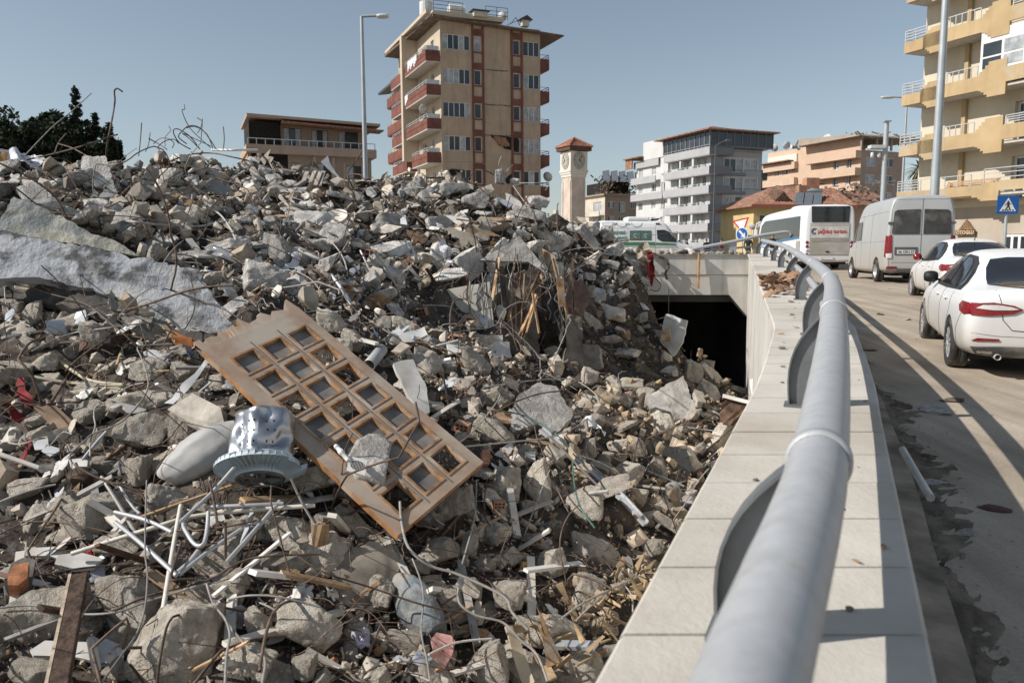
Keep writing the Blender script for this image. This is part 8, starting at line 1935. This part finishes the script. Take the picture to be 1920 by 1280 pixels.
# (a) individual pieces: chunks, shards, planks, with labels built from what lies next to them
LM = [(540,720,'the panelled door'),(488,840,'the dented drum'),(370,855,'the grey urn'),(325,1215,'the largest boulder'),(130,1180,'the charred timber'),(40,760,'the red fabric'),(220,500,'the great painted slab'),(90,420,'the yellowish plaster sheet'),(205,300,'the tall hooked bar'),(60,290,'the white tarpaulin'),(385,270,'the ridge wire tangle'),(490,500,'the crumpled white sheet'),(631,411,'the round cream bowl'),(660,370,'the beige square duct'),(717,655,'the grey drain pipe'),(860,560,'the cream facade panels'),(975,610,'the basement wall stub'),(1078,650,'the slender column'),(1030,505,'the hanging plywood board'),(1108,425,'the rubble cone top'),(1150,520,'the flank of the rubble cone'),(1240,745,'the triangular slab'),(1015,765,'the pentagonal slab'),(1120,880,'the aluminium profile'),(1105,1030,'the long chamfered block'),(1370,780,'the black window frame'),(1270,950,'the grey blanket'),(795,1140,'the rolled blue-grey sack'),(790,1220,'the pink patterned cloth'),(585,1180,'the pale faced boulder'),(690,830,'the white vent grille'),(943,915,'the plaster patched boulder'),(1265,625,'the upright white slab'),(300,1000,'the heap of crossing tubes'),(783,356,'the egg-shaped ridge boulder'),(575,335,'the collapsed crate slats'),(945,340,'the raised concrete lump'),(262,760,'the stack of boulders'),(1070,1180,'the dark flat block by the coping'),(905,1250,'the pale lumpy boulder'),(430,400,'the ribbed grey panel'),(830,450,'the upper centre rods')]
ORD = ['nearest','second','third','fourth','fifth','sixth','seventh','eighth','ninth','tenth','eleventh','twelfth']
from collections import defaultdict
cnt = defaultdict(int)
def autolabel(px, py, size, words, noun):
    d2 = sorted(((px-a)**2+(py-b_)**2, a, b_, t) for a, b_, t in LM)[0]; _, a, b_, t = d2; dx, dy = px-a, py-b_
    side = ('above' if dy < 0 else 'below') if abs(dy) > abs(dx) else ('left of' if dx < 0 else 'right of')
    return (t, side, size, words, noun, math.hypot(dx, dy))
auto = []
def lay(me, px, py, r_, name, words, noun, cat, group, lift=0., flat=False, sq=(1,1,1)):
    h = hit_strict(px, py)
    if h is None: return None
    s = r_*h.y/F*1.0; o = bpy.data.objects.new(name, me); C.objects.link(o)
    if flat:
        _, n = frame_at(px, py, 0, .35); q = n.to_track_quat('Z','X') @ Vector((0,0,1)).rotation_difference(Vector((rs_.normal(0,.35), rs_.normal(0,.35), 1)).normalized()) @ Matrix.Rotation(rs_.uniform(0,6.28),3,'Z').to_quaternion()
        o.rotation_mode = 'QUATERNION'; o.rotation_quaternion = q
    else: o.rotation_euler = (rs_.uniform(-.7,.7), rs_.uniform(-.6,.6), rs_.uniform(0,6.28))
    o.scale = (s*sq[0], s*sq[1], s*sq[2]); k = (s*.25 if not flat else s*.22)+lift
    o.location = (h.x, h.y-k*.2, h.z+k)
    auto.append((o, autolabel(px, py, r_*h.y/F, words, noun), cat, group)); placed.append((px, py, r_, None)); return o
def sizeword(s): return 'fist-sized' if s < .07 else 'small' if s < .13 else 'football-sized' if s < .2 else 'knee-high' if s < .32 else 'boulder-sized'
nch = 0
for px, py in sample(9000):
    if nch >= 212: break
    h = hit_strict(px, py)
    if h is None or blocked(px, py): continue
    wr_ = (rs_.lognormal(math.log(.155), .45)); r_ = wr_*F/h.y
    if r_ < 9 or r_ > 52 or (py > 640 and r_ < 17): continue
    if any((px-a)**2+(py-b_)**2 < (r_*.7+c_*.72)**2 for a, b_, c_, _ in placed): continue
    far = py < 560 and (px > 430 or py < 400); i = rs_.integers(0, 10)
    lay((PFR if far else PROTO)[i], px, py, r_, 'concrete_chunk', ['blocky','rounded','oblong','flattish','wedge-shaped','squared','lumpy','flat','faceted','narrow'][i], 'concrete lump', 'rubble chunk', 'broken concrete lumps in the heap', sq=(1, 1, rs_.uniform(.7,1.1))); nch += 1
SHM = {}
def shm(i, mat):
    k = (i, mat.name)
    if k not in SHM:
        v, f = rockshape(3, 400+i, [(1,.7,.05),(1,.45,.05),(1,.9,.04),(1,.3,.06)][i % 4], 4, 60, .03); SHM[k] = tomesh('shard', v, f, mat)
    return SHM[k]
nsl = 0
for px, py in sample(6000):
    if nsl >= 95: break
    if blocked(px, py) or (py > 640 and px < 430 and rs_.random() < .6): continue
    h = hit_strict(px, py)
    if h is None: continue
    r_ = rs_.lognormal(math.log(.36), .4)*F/h.y
    if r_ < 14 or r_ > 78 or any((px-a)**2+(py-b_)**2 < (r_*.5+c_*.6)**2 for a, b_, c_, _ in placed): continue
    i = int(rs_.integers(0,5)); lay((PFS if py < 600 else SLABP)[i], px, py, r_, 'slab_fragment', ['broad','oblong','thin','long','beam-like'][i], 'slab fragment', 'slab fragment', 'broken slab pieces in the heap', lift=.03, flat=rs_.random() < .7); nsl += 1
kinds = [(m_plaster,'white plaster','shard'),(m_plaster,'pale plaster','shard'),(m_slab,'grey concrete','plate'),(M('bluish board', (.40,.43,.47), .6, var=.1, rnd=.2, dust=.2),'bluish','board piece'),(m_wood,'brown wooden','board piece'),(M('beige tile', (.48,.42,.34), .5, var=.1, rnd=.2, dust=.3),'beige','tile piece'),(m_alu,'bent metal','sheet piece'),(m_wdark,'dark wooden','board piece')]
nsh = 0
for px, py in sample(9000):
    if nsh >= 285: break
    if blocked(px, py): continue
    if py > 640 and rs_.random() < .55: continue
    if px > 1080 and py > 560 and rs_.random() < .6: continue
    h = hit_strict(px, py)
    if h is None: continue
    r_ = rs_.lognormal(math.log(.17), .5)*F/h.y
    if r_ < 8 or r_ > 40: continue
    k = int(rs_.choice(8, p=[.24,.14,.16,.10,.12,.10,.08,.06])); mt, wd, nn = kinds[k]
    lay(shm(int(rs_.integers(0,8)), mt), px, py, r_, 'debris_board' if 'board' in nn else 'debris_shard', wd, nn, 'debris piece', 'flat shards and boards in the heap', lift=rs_.uniform(.02,.14), flat=rs_.random() < .6); nsh += 1
npl = 0
for px, py in sample(6000):
    if npl >= 140: break
    if blocked(px, py): continue
    h = hit_strict(px, py)
    if h is None or (py > 700 and rs_.random() < .4): continue
    L_ = rs_.uniform(.3,1.0); w_ = rs_.uniform(.02,.07); mt, wd, nm = [(m_wood,'brown','lath'),(m_wdark,'dark','lath'),(m_whitepaint,'white','profile'),(m_galv,'grey metal','profile'),(m_cream_t,'cream','lath'),(m_wire,'pale','rod')][int(rs_.integers(0,6))]
    b = MB(); b.bx(-.5*L_,.5*L_,-w_/2,w_/2,-w_*.25,w_*.25)
    o = b.build('debris_'+nm, mt); a = rs_.uniform(0,6.28); o.rotation_euler = (rs_.uniform(-.5,.5), rs_.uniform(-.7,.7), a); o.location = (h.x, h.y-.05, h.z+rs_.uniform(.04,.2))
    auto.append((o, autolabel(px, py, L_, wd, nm), 'lath' if nm == 'lath' else 'rod', 'sticks and profiles in the heap')); npl += 1
def wander(p, L_, n, curl, rise):
    a = rs_.uniform(0,2*PI); d_ = Vector((math.cos(a), math.sin(a)*.8, rs_.uniform(-.2,rise))).normalized(); pts = [Vector(p)]; ax = Vector(rs_.normal(0,1,3)).normalized(); st = L_/n; k = rs_.normal(0,curl)
    for i in range(n):
        if rs_.random() < .10: d_ = (d_+Vector(rs_.normal(0,.8,3))).normalized()
        if rs_.random() < .18: k = rs_.normal(0,curl); ax = (ax+Vector(rs_.normal(0,.6,3))).normalized()
        d_ = Matrix.Rotation(k*st,3,ax) @ d_; d_ = (d_+Vector((0,0,-.03))).normalized(); q_ = pts[-1]+d_*st
        hz = height(q_.x, q_.y)+.03
        if q_.z < hz: q_.z = hz; d_.z = abs(d_.z)*.4
        if q_.x > XL(q_.y)-.1: break
        pts.append(q_)
    return pts
for k in range(46):      # cables and fibres hanging down the broken face
    px = rs_.uniform(750, 1075); yt = np.interp(px, [750,930,960,1075],[560,500,470,520])+rs_.uniform(-15,15); L_ = rs_.uniform(30,130)
    Y0 = float(np.interp(px, [750,925,940,1080],[16.2,16.0,18.4,18.4]))-rs_.uniform(.1,.5); q_ = [(px+rs_.normal(0,1.5)*j+rs_.normal(0,2), yt+L_*j/6) for j in range(7)]
    b = MB(); b.tube([P(a, c, Y0-.02*j) for j, (a, c) in enumerate(q_)], rs_.choice([.008,.012,.02]), 5, cap=False)
    o = b.build('hanging_cable', [m_rust, m_black, m_wire][int(rs_.integers(0,3))], recalc=False); auto.append((o, autolabel(px, yt+L_/2, 1, 'dangling', 'cable'), 'cable', 'cables hanging down the broken face'))
for k in range(14):
    px = rs_.uniform(930, 1075); yt = rs_.uniform(480,600); L_ = rs_.uniform(50,110); Y0 = 18.1-rs_.uniform(0,.5); a_ = P(px, yt, Y0); c_3 = P(px+rs_.normal(0,18), yt+L_, Y0-.2)
    b = MB(); b.bar(a_, c_3, rs_.uniform(.04,.16), .03); o = b.build('hanging_plank', [m_wdark, m_wood, M('sooty timber', ())][int(rs_.integers(0,3))]); auto.append((o, autolabel(px, yt+L_/2, 1, 'hanging', 'plank'), 'plank', 'planks hanging in the broken face'))
nw = 0
for px, py in sample(3000):
    if nw >= 255: break
    h = hit_strict(px, py)
    if h is None or inpoly([px],[py],POLY_DOOR)[0]: continue
    if py > 700 and rs_.random() < .45: continue
    if px > 1080 and rs_.random() < .5: continue
    pts = wander((h.x, h.y, h.z+.05), rs_.uniform(.6,2.6)*(.7 if h.y < 9 else 1.3), 26, rs_.choice([.2,.7,1.8]), rs_.choice([.2,.9]))
    if len(pts) < 6: continue
    r_ = rs_.choice([.004,.006,.008,.010])*(1 if h.y < 9 else 1.35); mt = m_wire if rs_.random() < .25 else m_rust
    b = MB(); b.tube(pts, r_, 5, cap=False); o = b.build('bent_wire' if r_ < .008 else 'bent_rebar', mt, origin=tuple(pts[0]), recalc=False)
    auto.append((o, autolabel(px, py, 1, 'pale' if mt == m_wire else 'dark rusty', 'wire' if r_ < .008 else 'steel bar'), 'wire' if r_ < .008 else 'bar', 'bent bars and wires in the heap')); nw += 1
byk = defaultdict(list)
for it in auto:
    t, side, size, words, noun, dd = it[1]
    sw = (sizeword(size)+' ') if noun == 'concrete lump' else ''
    byk[(t, side, words, noun, sw)].append((dd, it))
for (t, side, words, noun, sw), L_ in byk.items():
    L_.sort(key=lambda q_: q_[0])
    for i, (dd, it) in enumerate(L_):
        pre = '' if len(L_) == 1 else (ORD[min(i, 11)]+' ' if i else 'nearest ')
        tag(it[0], f'{pre}{sw}{words} {noun} {side} {t}', it[2], it[3])
# (b) the uncountable small stuff as one mesh with a tint per piece
def hull(seed, box, n, pl=0):
    r = np.random.default_rng(seed); v = r.uniform(-1,1,(n,3)); m = np.abs(v).max(1)[:,None]; v = v/np.maximum(m,.2)*r.uniform(.72,1,(n,1))*np.array(box)
    bm = bmesh.new(); [bm.verts.new(p) for p in v]; g = bmesh.ops.convex_hull(bm, input=bm.verts); bmesh.ops.delete(bm, geom=[e for e in g['geom_interior'] if isinstance(e, bmesh.types.BMVert)], context='VERTS'); bmesh.ops.triangulate(bm, faces=bm.faces)
    bm.verts.index_update(); q_ = np.array([p.co[:] for p in bm.verts]); f = [tuple(x.index for x in p.verts) for p in bm.faces]; bm.free(); return q_, f
SM = [hull(500+i, [(1,.8,.7),(1,.7,.5),(1,.9,.8),(1,.55,.35),(1,.8,.10),(1,.4,.07),(1,.10,.07),(1,.6,.6),(1,.45,.3),(1,.25,.2),(1,.7,.08),(1,.8,.6)][i % 12], [14,11,16,10,10,8,8,12,9,8,7,20][i % 12]) for i in range(48)]
SL = [hull(600+i, bx_, 30) for i, bx_ in enumerate([(1,.8,.7),(1,.7,.5),(1,.9,.8),(1,.55,.35),(1,.8,.7),(1,.75,.6),(1,.6,.5),(1,.8,.15)])]
THIN = [i for i in range(48) if i % 12 in (4,5,6,9,10)]
Vs, Fs, Ts = [], [], []; off = 0
PALW = np.array([(1,.98,.95),(1.15,1.12,1.08),(.8,.78,.76),(.62,.6,.58),(1.25,1.24,1.22),(1.45,1.45,1.45),(.95,.86,.75),(1.0,.55,.38),(.75,.5,.3),(.35,.33,.32),(.8,.9,1.05),(.9,.1,.1),(.3,.45,.7)])
PW = np.array([.2,.14,.15,.13,.1,.05,.14,.04,.05,.08,.01,.003,.003]); PW /= PW.sum()
PWM = np.array([.13,.14,.14,.14,.13,.12,.07,.03,.04,.10,.04,.004,.004]); PWM /= PWM.sum()
def randrot(n):
    q = rs_.normal(0,1,(n,4)); q /= np.linalg.norm(q,axis=1)[:,None]; w,x,y,z_ = q.T
    return np.stack([1-2*(y*y+z_*z_),2*(x*y-z_*w),2*(x*z_+y*w),2*(x*y+z_*w),1-2*(x*x+z_*z_),2*(y*z_-x*w),2*(x*z_-y*w),2*(y*z_+x*w),1-2*(x*x+y*y)],1).reshape(n,3,3)
def emit(shape, p, s, R3, tint):
    global off
    v, f = shape; w_ = (v*s) @ R3.T+p; Vs.append(w_); Fs.append(np.array(f)+off); Ts.append(np.repeat(tint[None], len(v), 0)); off += len(v)
def hits(n, mode):
    out = []
    # vectorised march
    if mode == 'px':
        px = rs_.uniform(-60,1420,n*2); py = rs_.uniform(268,1300,n*2); m_ = inpoly(px, py, [(-60,270)]+RIM[1:-1]+[(-60,1300)]); px, py = px[m_][:n], py[m_][:n]
        u = (px-960)/F; v = (640-py)/F; dy = cp+v*sp; dx, dz = u/dy, (-sp+v*cp)/dy; Y = np.full(len(px), 3.0); done = np.zeros(len(px), bool); z_ = None
        while (~done).any() and Y.min() < 33:
            X_ = dx*Y; Z_ = dz*Y; j = np.clip(((X_-GX0)/GS).astype(int),0,len(gx)-1); i = np.clip(((Y-GY0)/GS).astype(int),0,len(gy)-1)
            done |= (Z_ < Zg[i,j]) | (Y > 32.5); Y = np.where(done, Y, Y+.05)
        ok = Y < 32.4; return np.stack([dx*Y, Y, dz*Y], 1)[ok], np.stack([px,py],1)[ok]
    X_ = rs_.uniform(-20,9,n); Y = rs_.uniform(2.2,30,n); j = np.clip(((X_-GX0)/GS).astype(int),0,len(gx)-1); i = np.clip(((Y-GY0)/GS).astype(int),0,len(gy)-1); Z_ = Zg[i,j]
    ok = (Z_ > -5.5) & (np.abs(X_) < Y*.75+2) & (X_ < np.array([XL(y) for y in Y])-.12)
    zc4 = Y*cp-Z_*sp; return np.stack([X_,Y,Z_],1)[ok], np.stack([960+F*X_/zc4, 640-F*(Y*sp+Z_*cp)/zc4],1)[ok]
for mode, n, mu, sg, kk in (('px',27000,3.0,.72,0),('px',900,10,.35,1),('w',8000,0,0,0)):
    p, q = hits(n, mode); m_ = len(p); Rr = randrot(m_)
    if mode == 'px': s = rs_.lognormal(math.log(mu), sg, m_)*p[:,1]/F
    else: s = rs_.lognormal(math.log(.055), .5, m_)
    cone = inpoly(q[:,0], q[:,1], [(1080,560),(1200,540),(1330,700),(1370,760),(1250,740),(1180,720),(1085,740)]); s = np.where(cone & (rs_.random(m_) < .85), s*.45, s)
    s = np.clip(s, .012, .26); bd = inpoly(q[:,0], q[:,1], POLY_DOOR); bs_ = inpoly(q[:,0], q[:,1], POLY_SLAB) & (p[:,1] > 7) & (p[:,1] < 15); bd2 = inpoly(q[:,0], q[:,1], POLY_TRI) | inpoly(q[:,0], q[:,1], POLY_PEN) | inpoly(q[:,0],q[:,1],POLY_FAC)
    ok = ~(bd & (s > .05)) & ~(bs_ & (s > .04)) & ~(bd2 & (s > .05)) & (p[:,0]+s < np.array([XL(y) for y in p[:,1]])-.04)
    for rx_k, ry_k, rw_, rh_ in [(a_[0],a_[1],a_[2],a_[3]) for a_ in ROCKS]: ok &= ~((((q[:,0]-rx_k)/(rw_*.5))**2+((q[:,1]-ry_k-rh_*.08)/(rh_*.5))**2 < .85) & (s > .012*p[:,1]*.4))
    ok &= ~((p[:,0] > -.8) & (p[:,0] < 1.8) & (p[:,1] > 17.6) & (p[:,1] < 19.4) & (p[:,2] > -2.4) & (p[:,2] < .2))
    lift = rs_.uniform(.0,.9,m_)*s+np.where(rs_.random(m_) < .25, rs_.uniform(0,.12,m_), 0)
    mid = (q[:,1] < 600) & (q[:,0] > 420) & (q[:,0] < 1180)
    for i in range(m_):
        if not ok[i]: continue
        t = PALW[rs_.choice(13, p=PWM if mid[i] else PW)]*rs_.uniform(.8,1.15)
        if q[i,0] > 1060 and q[i,1] > 560: t = t*np.array((.92,.84,.74))
        if (kk or s[i] > .07) and t.max()/max(t.min(),.01) > 1.6: t = np.array((1.05,1.0,.94))*rs_.uniform(.7,1.1)
        sh = SL[rs_.integers(0,8)] if (kk or s[i] > .11) else SM[rs_.integers(0,48)]
        sc3 = s[i]*np.array([1, rs_.uniform(.7,1), rs_.uniform(.7,1)]) 
        if mid[i] and rs_.random() < .42: sh = SM[THIN[rs_.integers(0,len(THIN))]]; sc3 = sc3*1.7
        emit(sh, p[i]+np.array([0,0,lift[i]]), sc3, Rr[i], t)
V = np.concatenate(Vs); Fc = np.concatenate(Fs); T_ = np.concatenate(Ts)
me = bpy.data.meshes.new('rubble'); me.vertices.add(len(V)); me.vertices.foreach_set('co', V.astype(np.float32).ravel()); me.loops.add(Fc.size); me.loops.foreach_set('vertex_index', Fc.astype(np.int32).ravel())
me.polygons.add(len(Fc)); me.polygons.foreach_set('loop_start', np.arange(0, Fc.size, 3, dtype=np.int32)); me.materials.append(m_bits); me.polygons.foreach_set('use_smooth', np.zeros(len(Fc), bool)); me.update(calc_edges=True)
at = me.attributes.new('tint', 'FLOAT_COLOR', 'POINT'); at.data.foreach_set('color', np.concatenate([np.clip(T_,0,1.9), np.ones((len(T_),1))],1).astype(np.float32).ravel())
o = bpy.data.objects.new('small_rubble', me); C.objects.link(o); tag(o, kind='stuff')
# (c) hair-thin wire and fibre litter as one mesh
b = MB()
for px, py in sample(600):
    h = hit_strict(px, py)
    if h is None or inpoly([px],[py],POLY_DOOR)[0] or (px > 1080 and rs_.random() < .5): continue
    pts = wander((h.x,h.y,h.z+.03), rs_.uniform(.3,1.1), 14, 3, .5)
    if len(pts) > 4: b.tube(pts, .0022+.00022*h.y, 4, cap=False)
tag(b.build('wire_litter', m_rust, recalc=False), kind='stuff')

# ------------------------------------------------------------ loose pieces of one part become parts of their own
def split_islands(o):
    me = o.data; n = len(me.vertices); par_ = list(range(n))
    def fd(a):
        while par_[a] != a: par_[a] = par_[par_[a]]; a = par_[a]
        return a
    for e_ in me.edges:
        a, c = fd(e_.vertices[0]), fd(e_.vertices[1])
        if a != c: par_[a] = c
    g = defaultdict(list)
    for p in me.polygons: g[fd(p.vertices[0])].append(p)
    if len(g) < 2 or len(g) > 60: return
    for i, fl in enumerate(g.values()):
        vi = sorted({v for p in fl for v in p.vertices}); mp = {v: k for k, v in enumerate(vi)}
        m2 = bpy.data.meshes.new(me.name); m2.from_pydata([me.vertices[v].co[:] for v in vi], [], [tuple(mp[v] for v in p.vertices) for p in fl])
        for m_ in me.materials: m2.materials.append(m_)
        m2.polygons.foreach_set('material_index', [p.material_index for p in fl]); m2.polygons.foreach_set('use_smooth', [p.use_smooth for p in fl])
        if i == 0: o.data = m2
        else:
            c = o.copy(); c.data = m2; C.objects.link(c)
for o in list(C.objects):
    if o.type == 'MESH' and o.parent and not o.children and o.name.split('.')[0] in ('chimney','divider','laundry','mirror_arm','solar_panel','smashed','chimney_cap','water_tank','collapsed_slab','white_recess','camera','open_loft_shade','canopy_post'): split_islands(o)

for o in C.objects:
    if o.name.startswith('roof_wreckage'): o['kind'] = 'stuff'
